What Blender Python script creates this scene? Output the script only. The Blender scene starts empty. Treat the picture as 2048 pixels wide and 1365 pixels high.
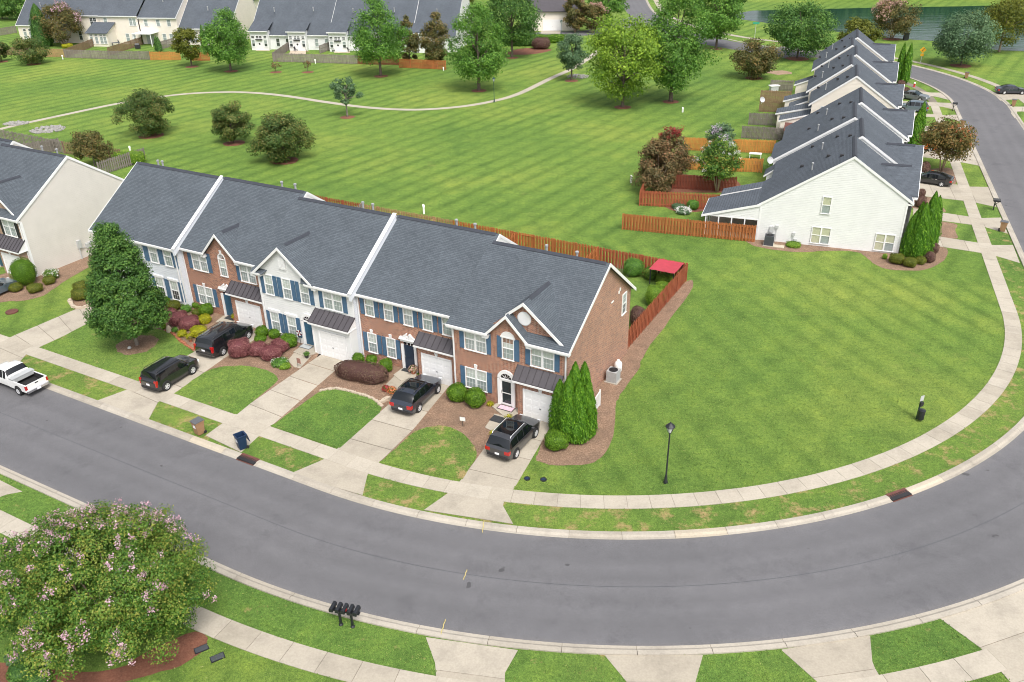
import bpy, math, random
import numpy as np
from mathutils import Vector, Matrix
R = math.radians
sc = bpy.context.scene
COL = sc.collection

# ------------------------------------------------------------------ camera
CAM_H = 33.0
FPX, TILT, ROLL = 1700.07, R(28.3066), R(-1.0451)
_fw = np.array([0, math.cos(TILT), -math.sin(TILT)])
_rt = np.array([1., 0, 0])
_up = np.cross(_rt, _fw)
RT = math.cos(ROLL) * _rt + math.sin(ROLL) * _up
UP = -math.sin(ROLL) * _rt + math.cos(ROLL) * _up
cd = bpy.data.cameras.new('camera')
cam = bpy.data.objects.new('camera', cd)
COL.objects.link(cam)
cd.sensor_width = 36.0
cd.lens = FPX / 2048 * 36.0
cd.clip_start, cd.clip_end = 0.5, 3000
cam.matrix_world = Matrix(((RT[0], UP[0], -_fw[0], 0), (RT[1], UP[1], -_fw[1], 0),
                           (RT[2], UP[2], -_fw[2], CAM_H), (0, 0, 0, 1)))
sc.camera = cam
sc.cycles.filter_width = 1.0

# ------------------------------------------------------------------ sky, sun, exposure
SUN_EL, SUN_AZ = R(56), math.atan2(-1.0, 0.36)      # direction towards the sun
w = bpy.data.worlds.new('World')
sc.world = w
w.use_nodes = True
nt = w.node_tree
bg = nt.nodes['Background']
sky = nt.nodes.new('ShaderNodeTexSky')
sky.sky_type = 'NISHITA'
sky.sun_disc = False
sky.sun_elevation = SUN_EL
sky.sun_rotation = math.pi / 2 - SUN_AZ
sky.air_density, sky.dust_density, sky.ozone_density = 1.0, 6.0, 1.0
sky.altitude = 200
hs = nt.nodes.new('ShaderNodeHueSaturation')          # thin overcast: the blue is washed out
hs.inputs['Saturation'].default_value = 0.35
nt.links.new(sky.outputs[0], hs.inputs['Color'])
nt.links.new(hs.outputs[0], bg.inputs['Color'])
bg.inputs['Strength'].default_value = 0.15
sl = bpy.data.lights.new('sun', 'SUN')
sl.energy, sl.angle, sl.color = 1.5, R(20), (1.0, 0.96, 0.90)
so = bpy.data.objects.new('sun', sl)
COL.objects.link(so)
sd = Vector((math.cos(SUN_AZ) * math.cos(SUN_EL), math.sin(SUN_AZ) * math.cos(SUN_EL), math.sin(SUN_EL)))
so.rotation_euler = sd.to_track_quat('Z', 'Y').to_euler()
so.location = sd * 200
vs = sc.view_settings
vs.view_transform, vs.look, vs.gamma = 'Standard', 'None', 1.0
vs.exposure = 0.60
vs.use_curve_mapping = False


def G(u, v, z=0.0):
    """where the sight line of the photograph's point (u, v) meets the level z"""
    d = RT * (u - 1024) / FPX - UP * (v - 682.5) / FPX + _fw
    t = (CAM_H - z) / -d[2]
    return Vector((d[0] * t, d[1] * t, z))


def px_m(p):
    """photograph pixels per metre at a place"""
    q = np.array(p) - np.array([0, 0, CAM_H])
    return FPX / float(q @ _fw)


def height_at(u, v, u2, v2):
    g = G(u, v)
    d = RT * (u2 - 1024) / FPX - UP * (v2 - 682.5) / FPX + _fw
    t = (g.x * d[0] + g.y * d[1]) / (d[0] ** 2 + d[1] ** 2)
    return CAM_H + d[2] * t


YA, YB, YC = R(-29.136), R(-19.85), R(-10.5)


def fr(yaw, x, y, z=0.0):
    c, s = math.cos(yaw), math.sin(yaw)
    return Vector((x * c - y * s, x * s + y * c, z))


# ------------------------------------------------------------------ materials
MATS = {}


def lin(r, g, b):
    f = lambda c: c / 12.92 if c <= 0.04045 else ((c + 0.055) / 1.055) ** 2.4
    return (f(r / 255), f(g / 255), f(b / 255))


def nodes(name):
    m = bpy.data.materials.new(name)
    m.use_nodes = True
    t = m.node_tree
    p = t.nodes['Principled BSDF']
    MATS[name] = m
    return m, t, p


def N(t, kind, **kw):
    n = t.nodes.new('ShaderNode' + kind)
    for k, v in kw.items():
        if k.startswith('i_'):
            n.inputs[k[2:].replace('_', ' ')].default_value = v
        else:
            setattr(n, k, v)
    return n


def ramp(t, fac, stops):
    r = t.nodes.new('ShaderNodeValToRGB')
    el = r.color_ramp.elements
    while len(el) < len(stops):
        el.new(0.5)
    for e, (pos, c) in zip(el, stops):
        e.position = pos
        e.color = (*c, 1) if len(c) == 3 else c
    t.links.new(fac, r.inputs[0])
    return r.outputs[0]


def mixc(t, fac, a, b, mode='MIX'):
    m = t.nodes.new('ShaderNodeMix')
    m.data_type, m.blend_type = 'RGBA', mode
    for s, v in ((m.inputs[0], fac), (m.inputs[6], a), (m.inputs[7], b)):
        if hasattr(v, 'links') or hasattr(v, 'is_linked'):
            t.links.new(v, s)
        elif isinstance(v, (int, float)):
            s.default_value = v
        else:
            s.default_value = (*v, 1)
    return m.outputs[2]


def math_(t, op, a, b=0.0):
    m = t.nodes.new('ShaderNodeMath')
    m.operation = op
    for s, v in zip(m.inputs, (a, b)):
        if hasattr(v, 'is_linked'):
            t.links.new(v, s)
        else:
            s.default_value = v
    return m.outputs[0]


def coords(t, kind='Object'):
    if kind == 'World':
        return t.nodes.new('ShaderNodeNewGeometry').outputs['Position']
    return t.nodes.new('ShaderNodeTexCoord').outputs[kind]


def noise(t, vec, scale, detail=4, rough=0.6):
    n = N(t, 'TexNoise')
    n.inputs['Scale'].default_value = scale
    n.inputs['Detail'].default_value = detail
    n.inputs['Roughness'].default_value = rough
    if vec is not None:
        t.links.new(vec, n.inputs['Vector'])
    return n.outputs['Fac']


def bump(t, p, h, strength=0.3, dist=0.02):
    b = N(t, 'Bump')
    b.inputs['Strength'].default_value = strength
    b.inputs['Distance'].default_value = dist
    t.links.new(h, b.inputs['Height'])
    t.links.new(b.outputs[0], p.inputs['Normal'])


def simple(name, col, rough=0.6, var=0.15, scale=3.0, metal=0.0, coat=0.0, world=False, spec=0.5, fine=0.0):
    """a coloured surface with patchy wear in its own colour"""
    m, t, p = nodes(name)
    v = coords(t, 'World' if world else 'Object')
    f = noise(t, v, scale, 5)
    a = tuple(c * (1 - var) for c in col)
    b = tuple(min(1, c * (1 + var)) for c in col)
    c = ramp(t, f, [(0.3, a), (0.7, b)])
    t.links.new(c, p.inputs['Base Color'])
    p.inputs['Roughness'].default_value = rough
    p.inputs['Metallic'].default_value = metal
    p.inputs['Coat Weight'].default_value = coat
    p.inputs['Coat Roughness'].default_value = 0.05
    p.inputs['Specular IOR Level'].default_value = spec
    if fine:
        bump(t, p, noise(t, v, fine, 3), 0.4, 0.01)
    return m


YB_, ANG2 = R(-19.85), -72.7


def grass_material(name, stripes=True, dry=0.0, tint=(1, 1, 1)):
    m, t, p = nodes(name)
    v = coords(t, 'World')
    big = noise(t, v, 0.045, 4)
    mid = noise(t, v, 0.5, 5, 0.65)
    fine = noise(t, v, 6.0, 4, 0.75)
    tuft = noise(t, v, 2.2, 5, 0.8)
    blade = noise(t, v, 24.0, 3, 0.85)
    k = lambda c: tuple(a * b for a, b in zip(c, tint))
    base = ramp(t, big, [(0.30, k((0.098, 0.182, 0.038))), (0.50, k((0.138, 0.226, 0.045))), (0.70, k((0.200, 0.268, 0.056)))])
    base = mixc(t, 0.85, base, ramp(t, mid, [(0.25, (0.62, 0.66, 0.70)), (0.5, (1, 1, 1)), (0.78, (1.36, 1.22, 1.05))]), 'MULTIPLY')
    base = mixc(t, 0.8, base, ramp(t, fine, [(0.28, (0.52, 0.57, 0.52)), (0.5, (1, 1, 1)), (0.72, (1.46, 1.38, 1.3))]), 'MULTIPLY')
    base = mixc(t, 0.9, base, ramp(t, tuft, [(0.3, (0.70, 0.75, 0.72)), (0.5, (1, 1, 1)), (0.72, (1.32, 1.24, 1.2))]), 'MULTIPLY')
    base = mixc(t, 1.0, base, ramp(t, blade, [(0.28, (0.42, 0.48, 0.42)), (0.5, (1, 1, 1)), (0.72, (1.62, 1.5, 1.45))]), 'MULTIPLY')
    if stripes:
        # the mower's passes: bands with a dark wheel line between them, one way over the field, another on the near lawn
        sp = N(t, 'SeparateXYZ')
        t.links.new(v, sp.inputs[0])
        yb_ = math_(t, 'ADD', math_(t, 'MULTIPLY', sp.outputs[0], -math.sin(YB_)), math_(t, 'MULTIPLY', sp.outputs[1], math.cos(YB_)))
        far = N(t, 'MapRange')
        far.inputs['From Min'].default_value, far.inputs['From Max'].default_value = 80.0, 84.0
        t.links.new(yb_, far.inputs['Value'])
        near = math_(t, 'SUBTRACT', 1.0, far.outputs[0])
        for ang, per, amt, where in ((54.8, 2.9, 1.0, far.outputs[0]), (ANG2, 2.4, 0.75, near), (54.8, 2.4, 0.3, near)):
            mp = N(t, 'Mapping')
            mp.inputs['Rotation'].default_value = (0, 0, -R(ang))
            t.links.new(v, mp.inputs['Vector'])
            wv = N(t, 'TexWave', wave_type='BANDS', bands_direction='Y', wave_profile='SIN')
            wv.inputs['Scale'].default_value = 0.314 / per
            wv.inputs['Distortion'].default_value = 0.8
            wv.inputs['Detail'].default_value = 2
            wv.inputs['Detail Scale'].default_value = 0.3
            t.links.new(mp.outputs[0], wv.inputs['Vector'])
            msk = noise(t, v, 0.035, 3)
            f_ = math_(t, 'MULTIPLY', math_(t, 'MULTIPLY', ramp(t, msk, [(0.35, (0.2,) * 3), (0.62, (1,) * 3)]), amt), where)
            base = mixc(t, f_, base, ramp(t, wv.outputs['Fac'], [(0.0, (0.66, 0.72, 0.70)), (0.22, (0.86, 0.90, 0.90)), (0.5, (1.02, 1.02, 1.02)), (1.0, (1.10, 1.08, 1.07))]), 'MULTIPLY')
    if dry:
        d = noise(t, v, 0.7, 6, 0.75)
        msk = ramp(t, d, [(0.62 - dry * 0.10, (0, 0, 0)), (0.72 - dry * 0.08, (1, 1, 1))])
        base = mixc(t, math_(t, 'MULTIPLY', msk, 0.85), base, ramp(t, fine, [(0.3, (0.30, 0.20, 0.09)), (0.7, (0.46, 0.34, 0.17))]))
    else:
        d = noise(t, v, 0.22, 6, 0.7)
        msk = ramp(t, d, [(0.62, (0, 0, 0)), (0.8, (1, 1, 1))])
        base = mixc(t, math_(t, 'MULTIPLY', msk, 0.5), base, (0.30, 0.27, 0.10))
    t.links.new(base, p.inputs['Base Color'])
    p.inputs['Roughness'].default_value = 0.9
    p.inputs['Specular IOR Level'].default_value = 0.15
    h = math_(t, 'ADD', math_(t, 'MULTIPLY', fine, 0.7), blade)
    bump(t, p, h, 0.9, 0.05)
    return m


grass_material('lawn')
grass_material('verge_grass', stripes=False, dry=1.0, tint=(0.92, 0.95, 0.95))
grass_material('yard_grass', stripes=False, dry=0.15, tint=(0.84, 0.93, 0.95))


def asphalt_material():
    m, t, p = nodes('asphalt')
    v = coords(t, 'World')
    a = ramp(t, noise(t, v, 0.10, 5, 0.6), [(0.3, (0.118, 0.117, 0.124)), (0.7, (0.142, 0.140, 0.148))])
    a = mixc(t, 0.9, a, ramp(t, noise(t, v, 1.1, 6, 0.7), [(0.3, (0.92,) * 3), (0.7, (1.06,) * 3)]), 'MULTIPLY')
    a = mixc(t, 0.9, a, ramp(t, noise(t, v, 40, 2, 0.7), [(0.25, (0.62,) * 3), (0.75, (1.38,) * 3)]), 'MULTIPLY')
    a = mixc(t, 0.9, a, ramp(t, noise(t, v, 14, 3, 0.7), [(0.25, (0.86,) * 3), (0.75, (1.14,) * 3)]), 'MULTIPLY')
    ac = N(t, 'Attribute')
    ac.attribute_name = 'across'                      # wheel paths, crown and the dusty gutters
    wob = math_(t, 'ADD', ac.outputs['Fac'], math_(t, 'MULTIPLY', math_(t, 'SUBTRACT', noise(t, v, 0.15, 3), 0.5), 0.08))
    a = mixc(t, 0.85, a, ramp(t, wob, [(0.0, (1.14, 1.12, 1.08)), (0.05, (1.0,) * 3), (0.2, (0.90,) * 3), (0.3, (1.03,) * 3), (0.4, (0.92,) * 3), (0.5, (1.05,) * 3), (0.62, (0.92,) * 3), (0.7, (1.03,) * 3), (0.82, (0.90,) * 3), (0.96, (1.0,) * 3), (1.0, (1.14, 1.12, 1.08))]), 'MULTIPLY')
    st_ = noise(t, v, 0.33, 5, 0.75)
    a = mixc(t, 0.7, a, ramp(t, st_, [(0.36, (0.82, 0.82, 0.83)), (0.46, (1, 1, 1)), (0.62, (1, 1, 1)), (0.7, (1.10, 1.09, 1.07))]), 'MULTIPLY')
    s = noise(t, v, 0.9, 2, 0.5)                      # oil drips
    a = mixc(t, ramp(t, s, [(0.725, (0, 0, 0)), (0.75, (0.75,) * 3)]), a, (0.05, 0.05, 0.052))
    t.links.new(a, p.inputs['Base Color'])
    p.inputs['Roughness'].default_value = 0.85
    bump(t, p, noise(t, v, 55, 2), 0.5, 0.01)


asphalt_material()


def concrete_material(name, col, stain=0.35):
    m, t, p = nodes(name)
    v = coords(t, 'World')
    oi = N(t, 'ObjectInfo')
    a = ramp(t, noise(t, v, 0.5, 6, 0.7), [(0.25, tuple(c * (1 - stain) for c in col)), (0.5, col), (0.8, tuple(c * 1.12 for c in col))])
    a = mixc(t, 0.8, a, ramp(t, noise(t, v, 9, 4, 0.7), [(0.3, (0.86,) * 3), (0.7, (1.1,) * 3)]), 'MULTIPLY')
    a = mixc(t, 1.0, a, ramp(t, oi.outputs['Random'], [(0, (0.90, 0.89, 0.87)), (1, (1.06, 1.06, 1.06))]), 'MULTIPLY')
    t.links.new(a, p.inputs['Base Color'])
    p.inputs['Roughness'].default_value = 0.85
    bump(t, p, noise(t, v, 30, 3), 0.25, 0.01)


concrete_material('sidewalk_concrete', (0.41, 0.370, 0.305), 0.24)
concrete_material('drive_concrete', (0.40, 0.360, 0.295), 0.28)
concrete_material('kerb_concrete', (0.39, 0.355, 0.30), 0.28)
concrete_material('new_concrete', (0.46, 0.405, 0.32), 0.12)
concrete_material('joint_concrete', (0.19, 0.165, 0.13), 0.2)


def mulch_material(name, c1, c2, c3):
    m, t, p = nodes(name)
    v = coords(t, 'World')
    a = ramp(t, noise(t, v, 9, 5, 0.8), [(0.25, c1), (0.5, c2), (0.78, c3)])
    a = mixc(t, 0.8, a, ramp(t, noise(t, v, 0.9, 5, 0.7), [(0.3, (0.70,) * 3), (0.7, (1.3, 1.28, 1.25))]), 'MULTIPLY')
    t.links.new(a, p.inputs['Base Color'])
    p.inputs['Roughness'].default_value = 0.95
    bump(t, p, noise(t, v, 16, 5, 0.8), 1.0, 0.06)


mulch_material('pine_straw', (0.095, 0.055, 0.036), (0.235, 0.150, 0.100), (0.43, 0.31, 0.22))
mulch_material('red_mulch', (0.10, 0.035, 0.022), (0.19, 0.075, 0.045), (0.27, 0.13, 0.08))
mulch_material('dirt', (0.20, 0.13, 0.09), (0.32, 0.22, 0.15), (0.42, 0.31, 0.22))


def brick_coords(t):
    v = coords(t)
    s = N(t, 'SeparateXYZ')
    t.links.new(v, s.inputs[0])
    c = N(t, 'CombineXYZ')
    t.links.new(math_(t, 'ADD', s.outputs[0], s.outputs[1]), c.inputs[0])
    t.links.new(s.outputs[2], c.inputs[1])
    return v, c.outputs[0]


def brick_material(name, c1, c2, mortar):
    m, t, p = nodes(name)
    v, bc = brick_coords(t)
    b = N(t, 'TexBrick')
    t.links.new(bc, b.inputs['Vector'])
    for k, x in (('Scale', 1.0), ('Mortar Size', 0.010), ('Mortar Smooth', 0.15), ('Bias', 0.0), ('Brick Width', 0.225), ('Row Height', 0.078)):
        b.inputs[k].default_value = x
    b.inputs['Color1'].default_value = (*c1, 1)
    b.inputs['Color2'].default_value = (*c2, 1)
    b.inputs['Mortar'].default_value = (*mortar, 1)
    a = mixc(t, 0.8, b.outputs['Color'], ramp(t, noise(t, v, 0.7, 5, 0.7), [(0.3, (0.82,) * 3), (0.7, (1.16, 1.14, 1.12))]), 'MULTIPLY')
    a = mixc(t, 0.7, a, ramp(t, noise(t, bc, 9, 2), [(0.3, (0.75, 0.72, 0.72)), (0.7, (1.25, 1.22, 1.2))]), 'MULTIPLY')
    t.links.new(a, p.inputs['Base Color'])
    p.inputs['Roughness'].default_value = 0.85
    inv = math_(t, 'SUBTRACT', 1.0, b.outputs['Fac'])
    bump(t, p, inv, 0.5, 0.01)


brick_material('red_brick', (0.41, 0.172, 0.100), (0.185, 0.076, 0.052), (0.52, 0.43, 0.35))
brick_material('tan_brick', (0.40, 0.25, 0.16), (0.27, 0.16, 0.105), (0.46, 0.40, 0.33))
brick_material('soldier_brick', (0.27, 0.10, 0.06), (0.20, 0.08, 0.05), (0.36, 0.28, 0.22))


def shingle_material(name, c1, c2, line):
    m, t, p = nodes(name)
    v = coords(t)
    s = N(t, 'SeparateXYZ')
    t.links.new(v, s.inputs[0])
    c = N(t, 'CombineXYZ')
    t.links.new(math_(t, 'ADD', s.outputs[0], math_(t, 'MULTIPLY', s.outputs[1], 0.31)), c.inputs[0])
    t.links.new(s.outputs[2], c.inputs[1])
    b = N(t, 'TexBrick')
    t.links.new(c.outputs[0], b.inputs['Vector'])
    for k, x in (('Scale', 1.0), ('Mortar Size', 0.009), ('Mortar Smooth', 0.4), ('Bias', -0.1), ('Brick Width', 0.30), ('Row Height', 0.080)):
        b.inputs[k].default_value = x
    b.offset = 0.37
    b.inputs['Color1'].default_value = (*c1, 1)
    b.inputs['Color2'].default_value = (*c2, 1)
    b.inputs['Mortar'].default_value = (*line, 1)
    a = mixc(t, 0.9, b.outputs['Color'], ramp(t, noise(t, v, 0.35, 5, 0.6), [(0.3, (0.86,) * 3), (0.7, (1.14,) * 3)]), 'MULTIPLY')
    a = mixc(t, 0.8, a, ramp(t, noise(t, v, 26, 3, 0.8), [(0.3, (0.72,) * 3), (0.7, (1.3,) * 3)]), 'MULTIPLY')
    t.links.new(a, p.inputs['Base Color'])
    p.inputs['Roughness'].default_value = 0.92
    p.inputs['Specular IOR Level'].default_value = 0.25
    bump(t, p, math_(t, 'SUBTRACT', 1.0, b.outputs['Fac']), 0.6, 0.02)


shingle_material('slate_shingle', (0.102, 0.119, 0.138), (0.080, 0.094, 0.110), (0.050, 0.060, 0.071))
shingle_material('charcoal_shingle', (0.102, 0.117, 0.138), (0.084, 0.097, 0.116), (0.056, 0.065, 0.078))

simple('white_trim', (0.76, 0.76, 0.76), 0.5, 0.04)
simple('white_siding', (0.72, 0.725, 0.72), 0.55, 0.04, 0.8)
simple('grey_siding', (0.66, 0.69, 0.74), 0.55, 0.04, 0.8)
simple('beige_siding', (0.64, 0.605, 0.56), 0.55, 0.04, 0.8)
simple('cream_siding', (0.74, 0.68, 0.60), 0.55, 0.04, 0.8)
simple('white_door', (0.76, 0.76, 0.76), 0.45, 0.03)
simple('blue_shutter', (0.062, 0.125, 0.205), 0.5, 0.14)
simple('black_shutter', (0.02, 0.02, 0.022), 0.5, 0.2)
simple('blue_door', (0.03, 0.095, 0.16), 0.4, 0.08)
simple('navy_door', (0.022, 0.035, 0.06), 0.4, 0.08)
simple('bronze_metal', (0.075, 0.068, 0.075), 0.4, 0.10, 1.2, spec=0.5)
simple('bronze_seam', (0.045, 0.041, 0.046), 0.4, 0.10, 1.2)
simple('ridge_shingle', (0.040, 0.045, 0.058), 0.9, 0.15)
simple('vent_lead', (0.32, 0.33, 0.34), 0.6, 0.2)
simple('vent_black', (0.02, 0.02, 0.022), 0.6, 0.2)
simple('curtain', (0.66, 0.66, 0.62), 0.8, 0.10, 2.5)
simple('yellow_blind', (0.62, 0.58, 0.42), 0.8, 0.08, 2.5)
simple('screen', (0.40, 0.42, 0.42), 0.7, 0.12, 2.5)
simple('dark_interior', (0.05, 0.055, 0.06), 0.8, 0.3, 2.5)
simple('black_metal', (0.016, 0.018, 0.022), 0.4, 0.2)
simple('green_metal', (0.015, 0.05, 0.045), 0.4, 0.2)
simple('black_plastic', (0.020, 0.020, 0.022), 0.55, 0.2)
simple('brown_plastic', (0.30, 0.175, 0.095), 0.55, 0.10)
simple('grey_plastic', (0.10, 0.105, 0.115), 0.5, 0.10)
simple('blue_plastic', (0.012, 0.030, 0.075), 0.45, 0.12)
simple('white_plastic', (0.78, 0.78, 0.76), 0.45, 0.05)
simple('ac_grey', (0.36, 0.37, 0.37), 0.5, 0.08)
simple('ac_dark', (0.06, 0.065, 0.075), 0.5, 0.10)
simple('meter_grey', (0.46, 0.47, 0.47), 0.5, 0.08)
simple('red_fabric', (0.40, 0.040, 0.060), 0.7, 0.10)
simple('iron_rust', (0.12, 0.045, 0.035), 0.7, 0.25)
simple('yellow_paint', (0.48, 0.40, 0.14), 0.8, 0.30, 8)
simple('orange_paint', (0.62, 0.13, 0.02), 0.3, 0.05, coat=0.6)
simple('sign_yellow', (0.75, 0.38, 0.02), 0.4, 0.04)
simple('sign_green', (0.02, 0.30, 0.20), 0.4, 0.04)
simple('red_paint', (0.45, 0.03, 0.03), 0.4, 0.1)
simple('terracotta', (0.36, 0.13, 0.07), 0.8, 0.15)
simple('tyre', (0.014, 0.014, 0.015), 0.8, 0.15)
simple('alloy', (0.66, 0.67, 0.69), 0.3, 0.05, metal=0.35)
simple('tail_red', (0.42, 0.012, 0.012), 0.15, 0.05, coat=0.5)
simple('lamp_clear', (0.70, 0.72, 0.75), 0.1, 0.05, coat=0.5)
simple('plate', (0.75, 0.76, 0.80), 0.4, 0.05)
simple('chrome', (0.6, 0.6, 0.62), 0.15, 0.03, metal=0.9)
simple('paint_black', (0.013, 0.014, 0.017), 0.22, 0.05, coat=1.0)
simple('paint_charcoal', (0.030, 0.031, 0.036), 0.28, 0.05, coat=1.0)
simple('paint_navy', (0.018, 0.024, 0.038), 0.25, 0.05, coat=1.0)
simple('paint_white', (0.78, 0.78, 0.77), 0.25, 0.03, coat=1.0)
simple('paint_slate', (0.085, 0.115, 0.14), 0.28, 0.05, coat=1.0)
simple('paint_grey', (0.10, 0.115, 0.125), 0.28, 0.05, coat=1.0)
simple('toolbox_steel', (0.55, 0.57, 0.57), 0.35, 0.08, metal=0.3)
simple('bed_liner', (0.016, 0.016, 0.017), 0.8, 0.15)
simple('bark', (0.13, 0.10, 0.08), 0.9, 0.35, 6, fine=25)
simple('pale_bark', (0.36, 0.27, 0.20), 0.9, 0.25, 5, fine=20)
simple('grey_bark', (0.20, 0.17, 0.15), 0.9, 0.3, 6, fine=25)
simple('stone', (0.27, 0.26, 0.245), 0.85, 0.35, 4, fine=10)
simple('pink_mat', (0.68, 0.45, 0.52), 0.9, 0.12, 8)
simple('dark_mat', (0.035, 0.037, 0.04), 0.9, 0.3, 12)
simple('flower_yellow', (0.72, 0.50, 0.02), 0.8, 0.2, 8)
simple('brick_step', (0.24, 0.09, 0.06), 0.85, 0.25, 8)
simple('patio', (0.48, 0.40, 0.31), 0.85, 0.15, 2)


def glass_material():
    m, t, p = nodes('glass')
    out = t.nodes['Material Output']
    tr = N(t, 'BsdfTransparent')
    tr.inputs['Color'].default_value = (0.88, 0.92, 0.92, 1)
    gl = N(t, 'BsdfGlossy')
    gl.inputs['Roughness'].default_value = 0.03
    mx = N(t, 'MixShader')
    mx.inputs[0].default_value = 0.10
    t.links.new(tr.outputs[0], mx.inputs[1])
    t.links.new(gl.outputs[0], mx.inputs[2])
    t.links.new(mx.outputs[0], out.inputs['Surface'])


glass_material()
simple('car_glass', (0.006, 0.008, 0.010), 0.02, 0.1, spec=0.7)
simple('car_glass_teal', (0.012, 0.026, 0.032), 0.02, 0.1, spec=0.7)


def water_material():
    m, t, p = nodes('water')
    v = coords(t, 'World')
    a = ramp(t, noise(t, v, 0.03, 3), [(0.3, (0.014, 0.046, 0.034)), (0.7, (0.024, 0.064, 0.046))])
    t.links.new(a, p.inputs['Base Color'])
    p.inputs['Roughness'].default_value = 0.05
    p.inputs['IOR'].default_value = 1.33
    mp = N(t, 'Mapping')
    mp.inputs['Scale'].default_value = (0.12, 0.5, 1)
    t.links.new(v, mp.inputs['Vector'])
    bump(t, p, noise(t, mp.outputs[0], 1.0, 5, 0.6), 0.6, 0.18)


water_material()


def wood_material(name, c1, c2):
    m, t, p = nodes(name)
    v = coords(t)
    oi = N(t, 'ObjectInfo')
    mp = N(t, 'Mapping')
    mp.inputs['Scale'].default_value = (7.2, 7.2, 0.5)
    t.links.new(v, mp.inputs['Vector'])
    a = ramp(t, noise(t, mp.outputs[0], 1.0, 4, 0.7), [(0.28, c1), (0.72, c2)])
    a = mixc(t, 0.8, a, ramp(t, noise(t, v, 0.4, 3), [(0.3, (0.8,) * 3), (0.7, (1.18,) * 3)]), 'MULTIPLY')
    a = mixc(t, 1.0, a, ramp(t, oi.outputs['Random'], [(0, (0.84,) * 3), (1, (1.14,) * 3)]), 'MULTIPLY')
    t.links.new(a, p.inputs['Base Color'])
    p.inputs['Roughness'].default_value = 0.8
    bump(t, p, noise(t, mp.outputs[0], 3.0, 3), 0.3, 0.01)


wood_material('red_wood', (0.235, 0.055, 0.024), (0.40, 0.115, 0.048))
wood_material('orange_wood', (0.265, 0.082, 0.024), (0.46, 0.160, 0.046))
wood_material('honey_wood', (0.42, 0.17, 0.04), (0.58, 0.26, 0.06))
wood_material('dark_red_wood', (0.13, 0.028, 0.014), (0.21, 0.050, 0.024))
wood_material('tan_wood', (0.28, 0.17, 0.08), (0.42, 0.27, 0.13))
wood_material('grey_wood', (0.13, 0.11, 0.095), (0.28, 0.245, 0.22))
wood_material('brown_wood', (0.17, 0.105, 0.06), (0.29, 0.19, 0.115))


def leaf_material(name, dark, mid, light, transl=0.33):
    m, t, p = nodes(name)
    out = t.nodes['Material Output']
    at = N(t, 'Attribute')
    at.attribute_name = 'shade'
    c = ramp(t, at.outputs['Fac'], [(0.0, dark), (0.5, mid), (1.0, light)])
    t.links.new(c, p.inputs['Base Color'])
    p.inputs['Roughness'].default_value = 0.55
    p.inputs['Specular IOR Level'].default_value = 0.3
    tl = N(t, 'BsdfTranslucent')
    t.links.new(c, tl.inputs['Color'])
    mx = N(t, 'MixShader')
    mx.inputs[0].default_value = transl
    t.links.new(p.outputs[0], mx.inputs[1])
    t.links.new(tl.outputs[0], mx.inputs[2])
    t.links.new(mx.outputs[0], out.inputs['Surface'])


leaf_material('leaf_deep', (0.035, 0.096, 0.021), (0.079, 0.185, 0.035), (0.166, 0.299, 0.056))
leaf_material('leaf_mid', (0.054, 0.143, 0.024), (0.114, 0.260, 0.037), (0.218, 0.395, 0.064))
leaf_material('leaf_bright', (0.090, 0.187, 0.018), (0.187, 0.322, 0.030), (0.344, 0.478, 0.053))
leaf_material('leaf_blue', (0.057, 0.114, 0.057), (0.114, 0.204, 0.098), (0.204, 0.309, 0.155))
leaf_material('leaf_magnolia', (0.041, 0.094, 0.022), (0.098, 0.158, 0.036), (0.240, 0.222, 0.066))
leaf_material('leaf_bronze', (0.062, 0.074, 0.025), (0.133, 0.133, 0.040), (0.265, 0.180, 0.062))
leaf_material('leaf_crape', (0.034, 0.104, 0.016), (0.124, 0.247, 0.034), (0.338, 0.351, 0.068))
leaf_material('leaf_red', (0.084, 0.086, 0.034), (0.174, 0.134, 0.055), (0.312, 0.168, 0.084))
leaf_material('leaf_rust', (0.070, 0.088, 0.022), (0.150, 0.130, 0.036), (0.290, 0.165, 0.055))
leaf_material('leaf_purple', (0.144, 0.043, 0.050), (0.264, 0.096, 0.101), (0.396, 0.192, 0.168))
leaf_material('leaf_plum', (0.098, 0.048, 0.043), (0.174, 0.094, 0.077), (0.228, 0.174, 0.102))
leaf_material('leaf_box', (0.050, 0.120, 0.008), (0.110, 0.230, 0.014), (0.20, 0.34, 0.028))
leaf_material('leaf_olive', (0.069, 0.098, 0.011), (0.138, 0.161, 0.018), (0.230, 0.230, 0.034))
leaf_material('leaf_thuja', (0.043, 0.137, 0.008), (0.093, 0.237, 0.013), (0.201, 0.381, 0.023))
leaf_material('leaf_gold', (0.20, 0.22, 0.010), (0.40, 0.40, 0.018), (0.60, 0.55, 0.035))
leaf_material('leaf_grass', (0.080, 0.148, 0.032), (0.168, 0.262, 0.052), (0.300, 0.345, 0.100), 0.25)
leaf_material('petal_pink', (0.48, 0.26, 0.34), (0.64, 0.40, 0.48), (0.78, 0.60, 0.66), 0.3)
leaf_material('petal_white', (0.66, 0.66, 0.62), (0.76, 0.76, 0.72), (0.82, 0.82, 0.80), 0.3)
leaf_material('petal_red', (0.22, 0.02, 0.025), (0.34, 0.035, 0.04), (0.46, 0.07, 0.07), 0.3)
leaf_material('petal_lilac', (0.36, 0.28, 0.38), (0.50, 0.42, 0.52), (0.62, 0.55, 0.64), 0.3)
leaf_material('petal_peach', (0.40, 0.22, 0.18), (0.50, 0.32, 0.26), (0.62, 0.44, 0.36), 0.3)
leaf_material('petal_orange', (0.50, 0.10, 0.03), (0.65, 0.20, 0.06), (0.70, 0.35, 0.20), 0.3)

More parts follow.
